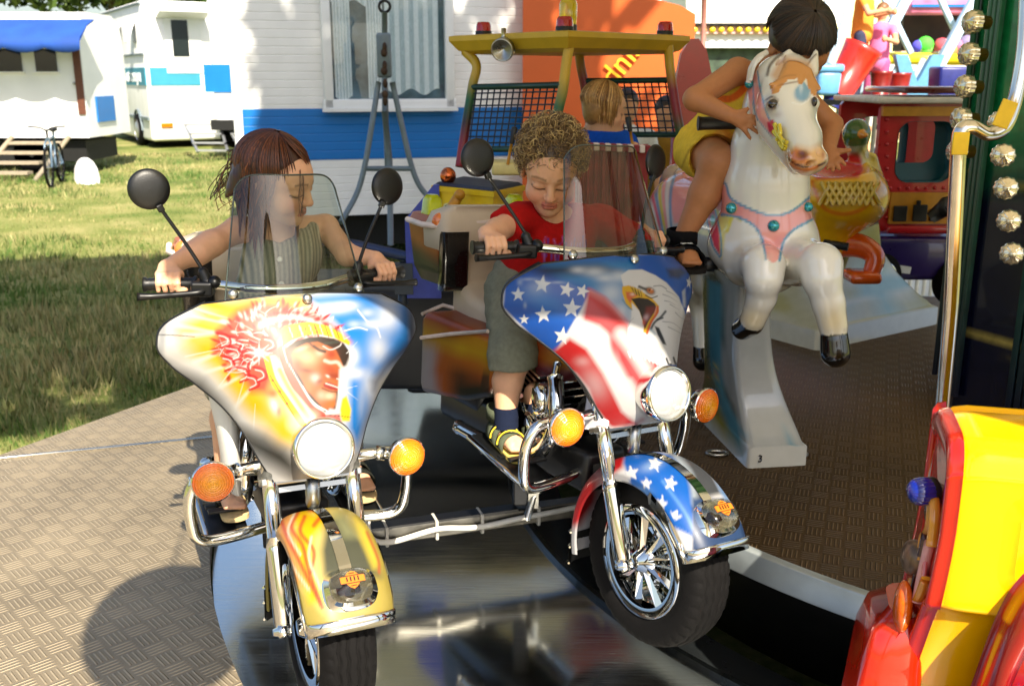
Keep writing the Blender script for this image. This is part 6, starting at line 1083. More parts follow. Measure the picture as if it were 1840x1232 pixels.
b = MB(); tube(b, [at(1672, 392, 4.9), at(1700, 372, 4.88)], [.03, .045], 12); lathe(b, [(.05, 0), (.05, .02), (.035, .03), (.0005, .03)], at(1700, 372, 4.88), (.3, -1, .3), 20); tube(b, [at(1700, 360, 4.9), at(1735, 325, 4.9)], .008, 6); single('spot_lamp', b, BLACKP, 'small black spot lamp before the red train car', 'lamp')
b = MB()
for px, py in [(1594 + 0 * k, 215 + 22 * k) for k in range(9)] + [(1722, 215 + 22 * k) for k in range(9)] + [(1600 + 16 * k, 338) for k in range(8)]: ball(b, at(px, py, Yt - .004), .009, n=5)
obj('rivet', b, RB, tr)

# ================================================================ CENTRE PILLAR WITH BULBS
pl = thing('lamp_pillar', 'green and dark blue centre pillar studded with clear bulbs', 'pillar', (2.1, 3.6, .2)); rp = .45
def pcol(V):
    z = V[:, 2]; n = vnoise(V[:, 0] * 30 + V[:, 1] * 13, z * 30, 1, 3); c = np.tile(lin((20, 122, 72)), (len(V), 1)); t = np.clip((1.22 - z) / .25, 0, 1)[:, None]; c = c * (1 - t) + lin((12, 14, 40)) * t; s = np.clip((n - .72) * 6, 0, 1)[:, None] * np.clip((1.5 - z) / .3, 0, 1)[:, None]; return c * (1 - s) + lin((200, 180, 90)) * s
b = MB(); hexa = [(2.1 + rp * math.cos(R(a)), 3.6 + rp * math.sin(R(a))) for a in (186, 222, 258, 294, 330, 6, 42, 78, 114, 150)]; zs = np.linspace(.2, 2.4, 90); P = []
for z in zs:
    row = []
    for i in range(10):
        a, c_ = np.array(hexa[i]), np.array(hexa[(i + 1) % 10]); row += [(*(a + (c_ - a) * q), z) for q in np.linspace(0, 1, 24, endpoint=False)]
    P.append(row)
grid(b, np.array(P), cv=True, smooth=False); obj('column', b, mat('pillar lacquer', (0, 0, 0), .22, attr=True, coat=.6, var=.25, scale=25), pl, True, colors=pcol(b.V()))
b = MB()
for i in range(10):
    a = np.array(hexa[i]); c_ = np.array((2.1, 3.6)); d = (a - c_) / np.linalg.norm(a - c_); e = np.array((-d[1], d[0])); 
    for off in (-.028, .0, .028): box(b, (*(a + d * .012 + e * off), 1.35), (.02, .022, 2.2), frame((d[0], d[1], 0), (e[0], e[1], 0), (0, 0, 1)), bev=.004)
pm = np.array(b.V()); obj('ridge', b, mat('pillar ridge', (0, 0, 0), .35, attr=True, var=.2), pl, True, colors=pcol(pm) * .9)
BULB = mat('clear bulb glass', (240, 228, 196), .08, .75, var=.15, scale=60, coat=1.0); SOCK = mat('brass socket', (170, 120, 40), .3, .9)
def bulb(c_, ax_, r=.036):
    ax_ = np.asarray(ax_, float); ax_ /= np.linalg.norm(ax_); b = MB(); lathe(b, [(0, -.04), (r * .6, -.04), (r * .6, -.006), (r * .9, 0), (r * .9, .006)], c_, ax_, 18); s = obj('bulb', b, SOCK, pl)
    b = MB(); x, y, z = orth(ax_); P = [[np.asarray(c_) + r * k * (1 + .05 * math.cos(q * 12)) * (math.cos(q) * x + math.sin(q) * y) + z * h for q in np.linspace(0, 6.2832, 48, endpoint=False)] for k, h in ((1, .004), (1.02, .02), (.96, .032), (.75, .042), (.4, .04), (.3, .044), (.0005, .046))]; grid(b, np.array(P), cv=True, smooth=True, flip=True); obj('cap', b, BULB, s)
for i in range(5): bulb(at(1796 + (4 - i) * 5.2, 455 - 58.5 * i, 3.17), (-.35, -1, .1))
for i in range(5): bulb(at(1757 - i * 7.2, 40 + 58 * i, 3.40), (-1, -.25, .05))
b = MB(); bp = [(2.1 + .47 * math.cos(R(222)), 3.6 + .62 * math.sin(R(222)))]
# polished grab bar
b = MB(); pts = [at(1846, -10, 2.35), at(1840, 90, 2.33), at(1826, 170, 2.32), at(1806, 226, 2.30), at(1776, 240, 2.29), at(1748, 228, 2.28), at(1728, 236, 2.28), at(1722, 280, 2.28), at(1716, 400, 2.3), at(1708, 560, 2.32), at(1694, 720, 2.34), at(1676, 925, 2.36)]
P = smooth_path(pts, 8); tube(b, P, .0135, 10, flat=1.3, up=(0, 1, 0)); gb = single('grab_bar', b, mat('polished steel', (220, 214, 200), .14, 1.0, var=.1), 'bent polished steel grab bar in front of the bulb pillar', 'grab bar')
YT = mat('yellow tape', (240, 196, 20), .4)
for px, py, h in ((1726, 258, .05), (1806, 205, .06)): b = MB(); c_ = at(px, py, 2.262); box(b, c_, (.036, .006, h), rot('Y', 0 if px < 1800 else 18), bev=.002); obj('tape', b, YT, gb)
# ================================================================ YELLOW FIRE TRUCK RIDE (front right)
fy = thing('fire_truck_ride', 'yellow and red ride fire truck with blue lamp close to the viewer', 'ride vehicle', (.775, 1.62, 0), rz=-15)
YG = mat('yellow fibreglass', (250, 186, 0), .2, var=.03, coat=.35, spec=.3, bump=.03, bscale=8); RG = mat('red orange fibreglass', (204, 34, 8), .2, var=.08, coat=.9, bump=.05, bscale=10)
prof = [(.10, .12), (.07, .30), (.025, .445), (.006, .465), (.0, .49), (.0, .70), (.004, .73), (.015, .76), (.04, .78), (.08, .785), (.18, .785), (.23, .77), (.25, .72), (.25, .12)]
pr = smooth_path(prof, 5); b = MB(); S = []
for x, sc_ in ((.0, .90), (.008, .95), (.025, .985), (.05, 1.0), (1.1, 1.0)):
    S.append([(x - .06 * (z < .45) * (.45 - z) / .33, .125 + (y - .125) * sc_, .5 + (z - .5) * (sc_ if z > .5 else 1)) for y, z in pr])
loft(b, S); obj('body', b, YG, fy, False)
b = MB(); S = []
for k, d in ((1.0, 0.0), (.97, -.004), (.93, -.005)):
    S.append([(.56 + x * k, d + .001, .605 + z * (k if k == 1 else k - .02)) for x, z in rrect(.96, .20, .05, 6)])
loft(b, S); obj('side_panel', b, YG, fy, False)
b = MB(); S = []
for x, k in ((.012, 1.015), (-.004, 1.0), (-.012, .96), (-.014, .90), (-.010, .84), (-.004, .82)): S.append([(x - .12 * max(0, .62 - z) ** 1.3, .125 + (y - .125) * k, .5 + (z - .5) * k) for y, z in pr])
loft(b, S); fc = obj('rear_face', b, RG, fy, False)
b = MB(); lathe(b, [(.026, 0), (.026, .01), (.023, .014)], (-.016, .10, .655), (-1, -.5, 0), 24); la = obj('lamp', b, BLACKM, fy, False); b = MB(); x, y, z = orth((-1, -.5, 0)); c_ = np.array((-.026, .095, .655))
P = [[c_ + r * (1 + .035 * math.cos(q * 18)) * (math.cos(q) * x + math.sin(q) * y) + z * h for q in np.linspace(0, 6.2832, 72, endpoint=False)] for r, h in ((.025, .0), (.026, .014), (.024, .026), (.017, .035), (.008, .039), (.0004, .04))]; grid(b, np.array(P), cv=True, flip=True); obj('lens', b, mat('blue lens', (18, 40, 170), .12, var=.15, trans=.3, coat=1), la, False)
b = MB()
for pts, c in (([(.04, .60), (.05, .66), (.09, .68), (.08, .62), (.12, .58), (.10, .54)], (226, 150, 40)), ([(.10, .66), (.13, .62), (.15, .66)], (40, 16, 16)), ([(.05, .52), (.08, .56), (.11, .50), (.13, .54)], (226, 120, 110)), ([(.03, .54), (.06, .48), (.10, .46), (.14, .48)], (226, 150, 40)), ([(.06, .60), (.07, .53), (.065, .47)], (236, 170, 160)), ([(.10, .60), (.105, .52), (.10, .47)], (60, 16, 14))):
    tube(b, [(-.018 - .12 * max(0, .62 - z) ** 1.3, y, z - .03) for y, z in pts], .010, 8, 5, c=lin(c), flat=.5)
obj('emblem', b, GLOSS, fc, False)
b = MB(); S = []
for z, x0, x1, y0, y1 in ((.10, -.13, .0, .04, .30), (.30, -.115, .0, .05, .28), (.36, -.10, .0, .06, .26), (.40, -.07, .0, .08, .22)): S.append([((x0 + x1) / 2 + x, (y0 + y1) / 2 + y, z) for x, y in rrect(x1 - x0, y1 - y0, .04, 5)])
loft(b, S); obj('bumper', b, RG, fy, False)
b = MB(); lathe(b, [(.036, 0), (.034, .01), (.024, .018), (.01, .022), (.0005, .023)], (-.03, .13, .50), (-.9, -.35, .1), 30); obj('headlight', b, mat('ribbed silver lens', (120, 96, 76), .3, .5, var=.5, scale=70, stretch=(1, 1, .1)), fy, False)
b = MB(); ball(b, (-.05, .08, .42), (.018, .03, .055), col_=lin((240, 104, 10))); obj('indicator', b, AMBER, fy, False)
b = MB(); prof2 = [(.05, .05), (.06, .25), (.075, .36), (.095, .47), (.12, .545), (.15, .57), (.22, .55), (.34, .45), (.5, .3), (.6, .05)]; p2 = smooth_path(prof2, 6); S = []
for d, k in ((-.0, 1.0), (-.05, 1.0), (-.075, .985), (-.09, .95), (-.095, .90), (-.09, .84)): c_ = np.array((.25, .15)); S.append([(c_[0] + (x - c_[0]) * k, d, c_[1] + (z - c_[1]) * k) for x, z in p2])
loft(b, S); obj('wing', b, mat('shaded red fibreglass', (140, 18, 8), .2, var=.1, coat=.8), fy, False)  # darker copy of the red, the wing's shade put into its colour
b = MB(); lathe(b, [(.03, 0), (.032, .02), (.022, .04), (.0005, .046)], (.14, -.10, .36), (0, -1, .1), 24); obj('side_lamp', b, mat('blue side lens', (18, 30, 130), .12, var=.15, trans=.3, coat=1), fy, False)
for x in (.18, .85): b = MB(); lathe(b, [(.03, -.05), (.12, -.05), (.14, -.03), (.14, .03), (.12, .05), (.03, .05)], (x, .1, .10), (0, 1, 0), 24); obj('wheel', b, RUBBER, fy, False)

# ================================================================ TRACTOR RIDE WITH ROOF
ex = thing('excavator_ride', 'excavator ride with yellow roof, mesh cab sides and red roof lamps', 'ride vehicle', (.2, 4.6, 0)); YR = mat('mustard paint', (204, 166, 40), .4, var=.12, scale=9)
u_ = np.array((.73, .683, 0)); v_ = np.array((-.663, .748, 0)); N0 = np.array((.215, 3.98, 0)); zt = 1.565
def rf(a, c, z): return N0 + u_ * a + v_ * c + np.array((0, 0, z))
LU, LV = .76, .74; b = MB(); S = []
for z, ins_ in ((zt - .075, .07), (zt - .06, .03), (zt - .02, 0), (zt, 0), (zt + .004, .02)): S.append([rf(ins_, ins_, z), rf(LU - ins_, ins_, z), rf(LU - ins_, LV - ins_, z), rf(ins_, LV - ins_, z)])
loft(b, S, smooth=False); obj('roof', b, YR, ex)
def gradpost(pts, cols, r=.021):
    b = MB(); p = smooth_path(pts, 8); n = len(p); tube(b, p, r, 10); V = b.V(); t = (V[:, 2] - p[:, 2].min()) / (np.ptp(p[:, 2]) + 1e-9); k = np.linspace(1, 0, len(cols)); C = np.stack([np.interp(t, k[::-1], np.array([lin(c)[j] for c in cols])[::-1]) for j in range(3)], -1); return obj('post', b, SATIN, ex, True, colors=C)
YC, GC, RC = (196, 160, 40), (24, 92, 50), (130, 24, 40); 
lp = [rf(.05, .69, zt - .06), at(856, 117, 4.5), at(849, 155, 4.48), at(836, 234, 4.42), at(826, 300, 4.38)]
np_ = [at(1023, 84, 4.06), at(1018, 111, 4.05), at(1011, 164, 4.03), at(999, 216, 4.0), at(985, 300, 3.98)]
fp = [at(1040, 84, 4.7), at(1043, 117, 4.7), at(1052, 164, 4.7), at(1064, 260, 4.7)]
rp_ = [at(1201, 78, 4.45), at(1204, 123, 4.45), at(1216, 205, 4.42), at(1232, 280, 4.4)]
gradpost(lp, [YC, YC, GC, (40, 30, 30), RC, RC]); gradpost(np_, [YC, YC, GC, RC, RC]); gradpost(fp, [YC, RC, RC, RC]); gradpost(rp_, [YC, YC, RC, RC, GC, GC])
DG = mat('dark green tube', (18, 60, 54), .4, .3, var=.2)
def panel(a0, a1, c0, c1, nu_, nv_, bar=True):
    b = MB(); a0, a1, c0, c1 = map(np.asarray, (a0, a1, c0, c1))
    for q in np.linspace(0, 1, nu_): tube(b, [a0 + (a1 - a0) * q, c0 + (c1 - c0) * q], .0035, 5)
    for q in np.linspace(0, 1, nv_): tube(b, [a0 + (c0 - a0) * q, a1 + (c1 - a1) * q], .0035, 5)
    obj('mesh_panel', b, mat('mesh wire', (26, 40, 60), .5, .3), ex); 
    for e in ((a0, a1), (c0, c1)): b = MB(); tube(b, e, .013, 8); obj('rail', b, DG, ex)
panel(at(846, 157, 4.48), at(1010, 153, 4.03), at(832, 268, 4.42), at(992, 268, 3.99), 15, 11)
panel(at(1050, 146, 4.7), at(1208, 144, 4.44), at(1064, 242, 4.7), at(1224, 242, 4.42), 14, 9)
for px, py, a, c in ((857, 45, .10, .62), (988, 36, .06, .08), (1177, 47, .66, .06), (1046, 48, .5, .5)):
    c_ = rf(a, c, zt); b = MB(); lathe(b, [(.036, 0), (.036, .02), (.030, .024)], c_, n=18); l_ = obj('roof_lamp', b, BLACKP, ex); b = MB(); lathe(b, [(.034, .02), (.032, .045), (.026, .058), (.0005, .06)], c_, n=18); obj('lens', b, REDLENS, l_)
c_ = rf(.14, .14, zt); b = MB(); lathe(b, [(.036, 0), (.036, .03), (.03, .036)], c_, n=18); l_ = obj('beacon', b, BLACKP, ex); b = MB(); lathe(b, [(.033, .03), (.036, .06), (.036, .11), (.030, .125), (.0005, .13)], c_, n=20); obj('lens', b, mat('yellow beacon lens', (236, 206, 10), .12, var=.15, trans=.4, coat=.6), l_)
c_ = at(905, 88, 4.25); b = MB(); lathe(b, [(.0, -.05), (.03, -.045), (.045, -.02), (.048, .02), (.045, .03), (.04, .02), (.0005, .0)], c_, (-.3, -1, -.3), 24); tube(b, [c_, c_ + [0, .02, .08]], .01, 8); obj('spot_lamp', b, STEEL, ex)
# hood with grille windows, copper ball, arm
b = MB(); P = [at(779, 333, 3.75), at(886, 344, 3.58), at(940, 333, 3.85), at(831, 321, 4.02)]; dn = np.array((0, 0, -.17)); loft(b, [[p + dn for p in P], [p + [0, 0, -.02] for p in P], [p + [0, 0, -.02] + (p - np.mean(P, 0)) * .05 for p in P], [p + (p - np.mean(P, 0)) * .05 for p in P]], smooth=False); obj('hood', b, mat('bright yellow paint', (226, 188, 20), .35, var=.12), ex)
b = MB(); Pm = np.mean(P, 0); loft(b, [[p + [0, 0, .001] + (p - Pm) * .0 for p in P], [p + [0, 0, .012] - (p - Pm) * .1 for p in P]], smooth=False); obj('hood_top', b, mat('dark blue rubber', (34, 44, 66), .6), ex)
e0 = (P[1] - P[0]) / np.linalg.norm(P[1] - P[0]); nn = np.cross(e0, (0, 0, 1.)); nn = nn if nn[1] < 0 else -nn
for q in (.2, .62): 
    b = MB(); o_ = P[0] + (P[1] - P[0]) * q + nn * .004 + np.array((0, 0, -.095)); loft(b, [[o_ + e0 * (x + .035) + np.array((0, 0, z)) + nn * d for x, z in rrect(.075, .07, .015)] for d in (-.004, .006)]); g_ = obj('grille', b, mat('light rim', (226, 216, 160), .4), ex); b = MB(); loft(b, [[o_ + e0 * (x + .035) + np.array((0, 0, z)) + nn * d for x, z in rrect(.064, .058, .012)] for d in (0, .008)]); obj('pane', b, DARKG, g_)
b = MB(); tube(b, [at(824, 352, 3.62), at(800, 395, 3.55)], [.018, .022], 8); ball(b, at(826, 350, 3.6), .02); obj('arm', b, GOLD, ex)
b = MB(); ball(b, at(805, 316, 3.75), (.030, .03, .032)); lathe(b, [(.02, 0), (.02, .02)], at(806, 326, 3.75)); obj('ball_lamp', b, mat('copper', (190, 100, 60), .12, 1.0), ex)
b = MB(); tube(b, [at(812, 370, 3.66), at(818, 420, 3.66)], .02, 8); tube(b, [at(830, 380, 3.64), at(850, 420, 3.66)], .02, 8); obj('pivot', b, mat('bright yellow arm', (226, 188, 20), .35, var=.12), ex)
BLF = mat('blue violet paint', (66, 80, 170), .4, var=.15); b = MB(); prism(b, [(0, -.30), (0, .0), (.11, .13), (.13, .13), (.13, -.30)], .03, at(729, 393, 3.75), frame((1, 0, 0), (0, 0, 1), (0, -1, 0))); obj('bucket_side', b, BLF, ex)
b = MB(); tube(b, [at(560, 428, 3.75), at(640, 440, 3.75), at(765, 468, 3.75)], .02, 8); obj('bumper_rail', b, mat('dark blue rail', (44, 58, 92), .4, .4), ex)
b = MB(); c_ = at(660, 470, 4.0); box(b, (-.45, 4.15, .36), (1.1, .5, .42), bev=.03); box(b, (.0, 4.4, .35), (.9, .8, .5), bev=.03); obj('chassis', b, mat('black painted chassis', (14, 15, 18), .5, var=.2), ex)
b = MB(); tube(b, [at(728, 470, 3.74), at(724, 545, 3.74)], .02, 8); box(b, at(726, 500, 3.73), (.07, .03, .12)); obj('strut', b, mat('grey strut', (56, 64, 74), .5, .4), ex)
# red ribbed backrest behind the boy, levers
b = MB(); a = at(1040, 262, 3.75); c_ = at(1165, 420, 3.75); n = 66; rib = [[(a[0] + (c_[0] - a[0]) * i / (n - 1), 3.75 - .012 * (math.sin(i * .86) > 0) + .10 * (i / n), z) for i in range(n)] for z in (a[2], a[2] - .02, c_[2])]; grid(b, np.array(rib), smooth=False); box(b, ((a[0] + c_[0]) / 2, 3.87, (a[2] + c_[2]) / 2 - .01), (c_[0] - a[0], .1, a[2] - c_[2])); obj('ribbed_back', b, mat('red ribbed panel', (150, 40, 40), .35, var=.25, scale=20, coat=.3), ex)
b = MB(); a = at(1035, 262, 3.74); c_ = at(1168, 268, 3.8)
for i in range(13): box(b, a + (c_ - a) * (i + .5) / 13, (np.linalg.norm(c_ - a) / 13 * .96, .05, .028), col_=lin((226, 214, 206) if i % 2 else (130, 24, 40)), bev=.004)
obj('checker_edge', b, SATIN, ex)
for p0_, p1_ in (((912, 296, 3.95), (925, 228, 3.95)), ((1138, 268, 4.1), (1128, 210, 4.1)), ((948, 296, 4.0), (946, 224, 4.0))): b = MB(); a = at(*p0_); c_ = at(*p1_); m_ = a + (c_ - a) * .55; tube(b, [a, m_], .006, 8); lv = obj('lever', b, GOLD, ex); b = MB(); tube(b, [m_, c_ + (m_ - c_) * .1, c_], [.009, .013, .010], 10); obj('knob', b, BLACKP, lv)
b = MB(); box(b, at(960, 300, 4.05), (.34, .2, .05), bev=.01); obj('dashboard', b, mat('pale yellow ledge', (226, 206, 130), .4), ex)
b = MB(); prism(b, [(0, -.5), (.01, .2), (.03, .32), (.07, .385), (.11, .385), (.15, .33), (.18, .22), (.16, -.5)], .06, at(1205, 218, 5.0), frame((1, 0, 0), (0, 0, 1), (0, -1, 0))); single('sled_side', b, RB, 'tall dark red ride panel beside the excavator cab', 'ride panel')

# ================================================================ CHILDREN
def basis(f, u):
    f = np.asarray(f, float); f = f / np.linalg.norm(f); y = -f; u = np.asarray(u, float); z = u - y * (u @ y); z /= np.linalg.norm(z); x = np.cross(y, z); return np.stack([x, y, z], 1)
class Head:
    def __init__(s, c, f, u, k=1.0): s.c = np.asarray(c, float); s.R = basis(f, u); s.k = k
    def w(s, *p): return s.c + s.R @ (np.array(p, float) * s.k)
    def l(s, V): return (V - s.c) @ s.R / s.k
    def build(s, B, ear=True):
        k = s.k; w = s.w; E = lambda p, r, kk=.012, **q: B.ell(w(*p), np.array(r) * k, s.R, k=kk, **q); Cc = lambda a, b, r1, r2=None, kk=.01, **q: B.cap(w(*a), w(*b), r1 * k, (r2 or r1) * k, k=kk, **q)
        E((0, .014, .028), (.072, .088, .080), .02); E((0, -.028, -.032), (.057, .056, .066), .02); E((0, -.040, .030), (.060, .050, .052), .02)
        for q in (-1, 1):
            E((.033 * q, -.052, -.036), (.028, .028, .028), .016); Cc((.012 * q, -.083, .022), (.044 * q, -.070, .020), .009, .007, .01)
        E((0, -.066, -.083), (.021, .018, .017), .014); E((0, -.05, -.07), (.036, .034, .028), .014)
        for q in (-1, 1):
            B.ell(w(.030 * q, -.094, .002), np.array((.019, .013, .011)) * k, s.R, k=.008, op='-'); E((.030 * q, -.073, .0005), (.0165, .0125, .0125), .003)
        Cc((0, -.084, .010), (0, -.098, -.024), .0075, .0105, .008); E((0, -.099, -.026), (.0105, .0095, .009), .005)
        for q in (-1, 1): E((.0105 * q, -.091, -.029), (.0065, .0085, .0065), .004)
        Cc((-.004, -.089, -.0475), (-.017, -.082, -.052), .0052, .0035, .004); Cc((.004, -.089, -.0475), (.017, -.082, -.052), .0052, .0035, .004); Cc((-.010, -.086, -.0575), (.010, -.086, -.0575), .0062, .0062, .004)
        B.cap(w(-.019, -.094, -.0525), w(.019, -.094, -.0525), .0035 * k, k=.004, op='-')
        if ear:
            for q in (-1, 1): E((.071 * q, .010, -.004), (.007, .019, .029), .005); B.ell(w(.079 * q, .006, .0), np.array((.006, .009, .015)) * k, s.R, k=.005, op='-'); E((.070 * q, .012, -.028), (.007, .009, .010), .005)
        return s
    def paint(s, V, C, brow=(92, 66, 40), lip=(196, 92, 82), closed=True):
        L = s.l(V); x, y, z = L.T; m = (np.abs(x) < .09) & (np.abs(z) < .12) & (np.abs(y) < .12); fr = y < -.045
        for q in (-1, 1):
            mixin(C, np.exp(-(((x - .036 * q) / .022) ** 2 + ((z + .034) / .02) ** 2)) * .35 * (m & fr), (222, 118, 96))
            a = np.clip(1 - np.abs(z - (.0225 + .004 * (1 - ((np.abs(x) - .03) / .02) ** 2))) / .0042, 0, 1) * (np.abs(x * q - .031) < .0185) * (x * q > 0) * (m & fr); mixin(C, np.clip(a * 1.3, 0, .75), brow)
            zl = -.0065 - .003 * (1 - ((x * q - .03) / .017) ** 2) if closed else .004
            a = np.clip(1 - np.abs(z - zl) / .0038, 0, 1) * (np.abs(x * q - .030) < .0175) * (x * q > 0) * (m & fr); mixin(C, np.clip(a * 1.5, 0, .92), (44, 26, 20))
            a = np.clip(1 - np.abs(z - .009) / .003, 0, 1) * (np.abs(x * q - .030) < .014) * (x * q > 0) * (m & fr); mixin(C, a * .35, (130, 76, 56))
        a = ((np.abs(x) < .0195) & (z < -.0445 + .004 * (np.abs(x) < .006)) & (z > -.064) & (y < -.078) & m); mixin(C, a * .7, lip); a = (np.abs(z + .0525) < .0018) & (np.abs(x) < .019) & (y < -.076) & m; mixin(C, a * .8, (120, 48, 44))
        a = np.exp(-((x / .012) ** 2 + ((z + .026) / .01) ** 2)) * (y < -.09) * m; mixin(C, a * .3, (224, 130, 104))
        for q in (-1, 1): mixin(C, near(L, (.006 * q, -.095, -.0345), .0045) * .8 * m, (110, 54, 40))
def grip_hand(B, bc, along, up, wrist, k=1.0, c=None):
    """four fingers curled round a bar from behind, thumb under it; along points from index to little finger"""
    along = along / np.linalg.norm(along); up = up - along * (up @ along); up /= np.linalg.norm(up); bk = wrist - bc; bk -= along * (bk @ along); bk -= up * (bk @ up); bk /= np.linalg.norm(bk); fw = -bk; K = []
    for i in range(4):
        o = along * (i - 1.5) * .0152 * k; l_ = (1.0, 1.06, 1.0, .86)[i]; kn = bc + o + bk * .020 * k + up * (.019 + .002 * (i in (1, 2))) * k; K.append(kn)
        B.path([kn, bc + o + up * .0245 * k + fw * .006 * k, bc + o + fw * .0235 * k * l_ + up * .006 * k, bc + o + fw * .018 * k * l_ - up * .014 * k], [.0080 * k, .0077 * k, .0070 * k, .0062 * k], .0022, c)
    for kn in K: B.cap(kn, wrist + (kn - np.mean(K, 0)) * .45, .0105 * k, .0125 * k, .012, c)
    t0 = wrist * .6 + K[0] * .4 - up * .008 * k; B.path([t0, bc - along * .034 * k + bk * .012 * k - up * .008 * k, bc - along * .036 * k + fw * .010 * k - up * .013 * k, bc - along * .026 * k + fw * .019 * k - up * .014 * k], [.011 * k, .0095 * k, .0082 * k, .007 * k], .004, c); return K
def flat_hand(B, wrist, tips, thumb, r=.0068, c=None):
    w_ = np.asarray(wrist); m = np.mean(tips, 0); K = [w_ + (t - w_) * .42 + (w_ + (m - w_) * .42 - (w_ + (t - w_) * .42)) * .15 for t in tips]
    for kn, t in zip(K, tips): B.cap(w_ * .9 + kn * .1, kn, .0125, .0105, .010, c); mid = (kn + t) / 2 + np.array((0, -.004, .003)); B.path([kn, mid, t], [r * 1.2, r * 1.05, r * .85], .0025, c)
    th = np.asarray(thumb); B.path([w_ * .75 + K[0] * .25, (w_ * .35 + K[0] * .2 + th * .45), th], [.011, .009, .0068], .006, c)
def strand_mesh(paths, rs, cols, n=4):
    b = MB()
    for p, r, c in zip(paths, rs, cols): k = len(p); tube(b, p, np.r_[r * .9, np.full(k - 2, r), r * .35] if k > 2 else r, n, c=c, cap=False)
    return b
def foot(B, heel, toe, up, w_=.030, c=None, f=1.0):
    heel = np.asarray(heel, float); toe = np.asarray(toe, float); d = (toe - heel) / np.linalg.norm(toe - heel); sd_ = np.cross(d, up); sd_ /= np.linalg.norm(sd_); B.cap(heel, heel + (toe - heel) * .6, .024, w_ * .85, .012, c).cap(heel + (toe - heel) * .5 - sd_ * .008, toe - d * .02 - sd_ * .012, .02, .017, .012, c).cap(heel + (toe - heel) * .5 + sd_ * .008, toe - d * .02 + sd_ * .012, .02, .017, .012, c)
    for i in range(5): B.cap(toe - d * .02 + sd_ * (i - 2) * .0105, toe + d * (.008 - .004 * abs(i - 1)) + sd_ * (i - 2) * .0108 - up * .003, .0085 if i else .0085, .0075 if i != 0 else .009, .003, c)
SK1 = (226, 172, 136); SK2 = (176, 118, 76)

# ---------------------------------------------------------------- girl on the first motorbike
gl = thing('person', 'girl with auburn hair in sleeveless striped dress riding the bonnet painted motorbike, looking aside', 'person', wl(bike1, (0, .62, .75)))
B = Body(.0042); Hd = Head(at(497, 326, 2.57), (.95, -.24, -.30), (.10, -.14, 1), 1.0); Hd.build(B)
pel = wl(bike1, (0, .62, .80)); nk = at(508, 412, 2.66)
B.cap(pel, nk * .55 + pel * .45, .085, .080, .03).ell(at(508, 455, 2.67), (.098, .07, .10), rot('Z', 20), k=.03).cap(nk, Hd.w(0, .02, -.06), .036, .037, .014)
shL, shR = at(428, 412, 2.61), at(585, 408, 2.74); B.cap(shL, shR, .034, .034, .02)
gL, gR = wl(bike1, (-.268, .41, .963)), wl(bike1, (.268, .41, .963)); up_ = np.array((0, 0, 1.)); axL = gL - wl(bike1, (-.2, .394, .964)); axR = gR - wl(bike1, (.2, .394, .964))
wL, wR = wl(bike1, (-.262, .462, .995)), wl(bike1, (.262, .462, .995))
B.path([shL, at(350, 455, 2.50), wL], [.034, .030, .0195], .014); B.path([shR, at(624, 458, 2.64), wR], [.034, .029, .0195], .014); B.cap(at(380, 437, 2.53), at(360, 452, 2.49), .033, .030, .02)
grip_hand(B, gL, axL, up_, wL); grip_hand(B, gR, axR, up_, wR)
for s, fx in ((-1, -.150), (1, .185)):
    kn = wl(bike1, (.135 * s, .36, .70)); an = wl(bike1, (fx, .43, .475)); B.path([pel + (wl(bike1, (.055 * s, .6, .79)) - pel), kn], [.07, .05], .02).path([kn, (kn * .6 + an * .4) + wl(bike1, (0, .02, 0)) - wl(bike1, (0, 0, 0)), an], [.047, .045, .028], .015); foot(B, wl(bike1, (fx, .44, .425)), wl(bike1, (fx, .315, .412)), up_)
def gpaint(V, C): Hd.paint(V, C, (84, 50, 30), (190, 84, 76))
body_obj('body', B, SKIN, gl, SK1, gpaint)
D = Body(.005); D.cap(pel, nk * .5 + pel * .5, .100, .094, .03).ell(at(508, 455, 2.67), (.108, .082, .105), rot('Z', 20), k=.03).cap(shL + (shR - shL) * .16, shR + (shL - shR) * .16, .036, .036, .02)
for s in (-1, 1): D.cap(pel + (wl(bike1, (.055 * s, .6, .79)) - pel), wl(bike1, (.13 * s, .39, .71)), .085, .075, .03)
D.cut(nk + [0, -.0, .008], (.05, -.35, 1)); D.ell(nk + np.array((.0, -.055, .03)), (.062, .05, .055), k=.008, op='-')
def dpaint(V, C):
    ax_ = (shR - shL) / np.linalg.norm(shR - shL); s = (V - nk) @ ax_; n = vnoise(s * 40, V[:, 2] * 6, 1, 5); t = .5 + .5 * np.sin(s * 520 + 1.6 * n + 5 * V[:, 2]); t2 = .5 + .5 * np.sin(s * 190 + n); C[:] = lin((190, 180, 158)) * t[:, None] + lin((104, 108, 90)) * (1 - t[:, None]); mixin(C, t2 * .35, (120, 128, 104)); mixin(C, (np.abs(s) < .004) * .4, (70, 76, 64))
dr = body_obj('dress', D, CLOTH, gl, (140, 140, 120), dpaint, noise=lambda X, Y, Z: .0022 * np.sin(X * 150 + Y * 90 + 6 * np.sin(Z * 9)))
dvv = np.array([v.co[:] for v in dr.data.vertices]) + WM[gl.name][:3, 3]; ddx, ddy = project(dvv)
for px, py in ((499, 418), (503, 466), (506, 510)):
    m = (np.abs(ddx - px) < 6) & (np.abs(ddy - py) < 6); Y0 = dvv[m][:, 1].min() if m.any() else 2.58; b = MB(); lathe(b, [(.0075, 0), (.0075, .003), (.005, .0045), (.0005, .003)], at(px, py, Y0 - .001), (0, -1, .2), 14); obj('button', b, mat('pearl button', (226, 222, 206), .25, coat=.5), dr)
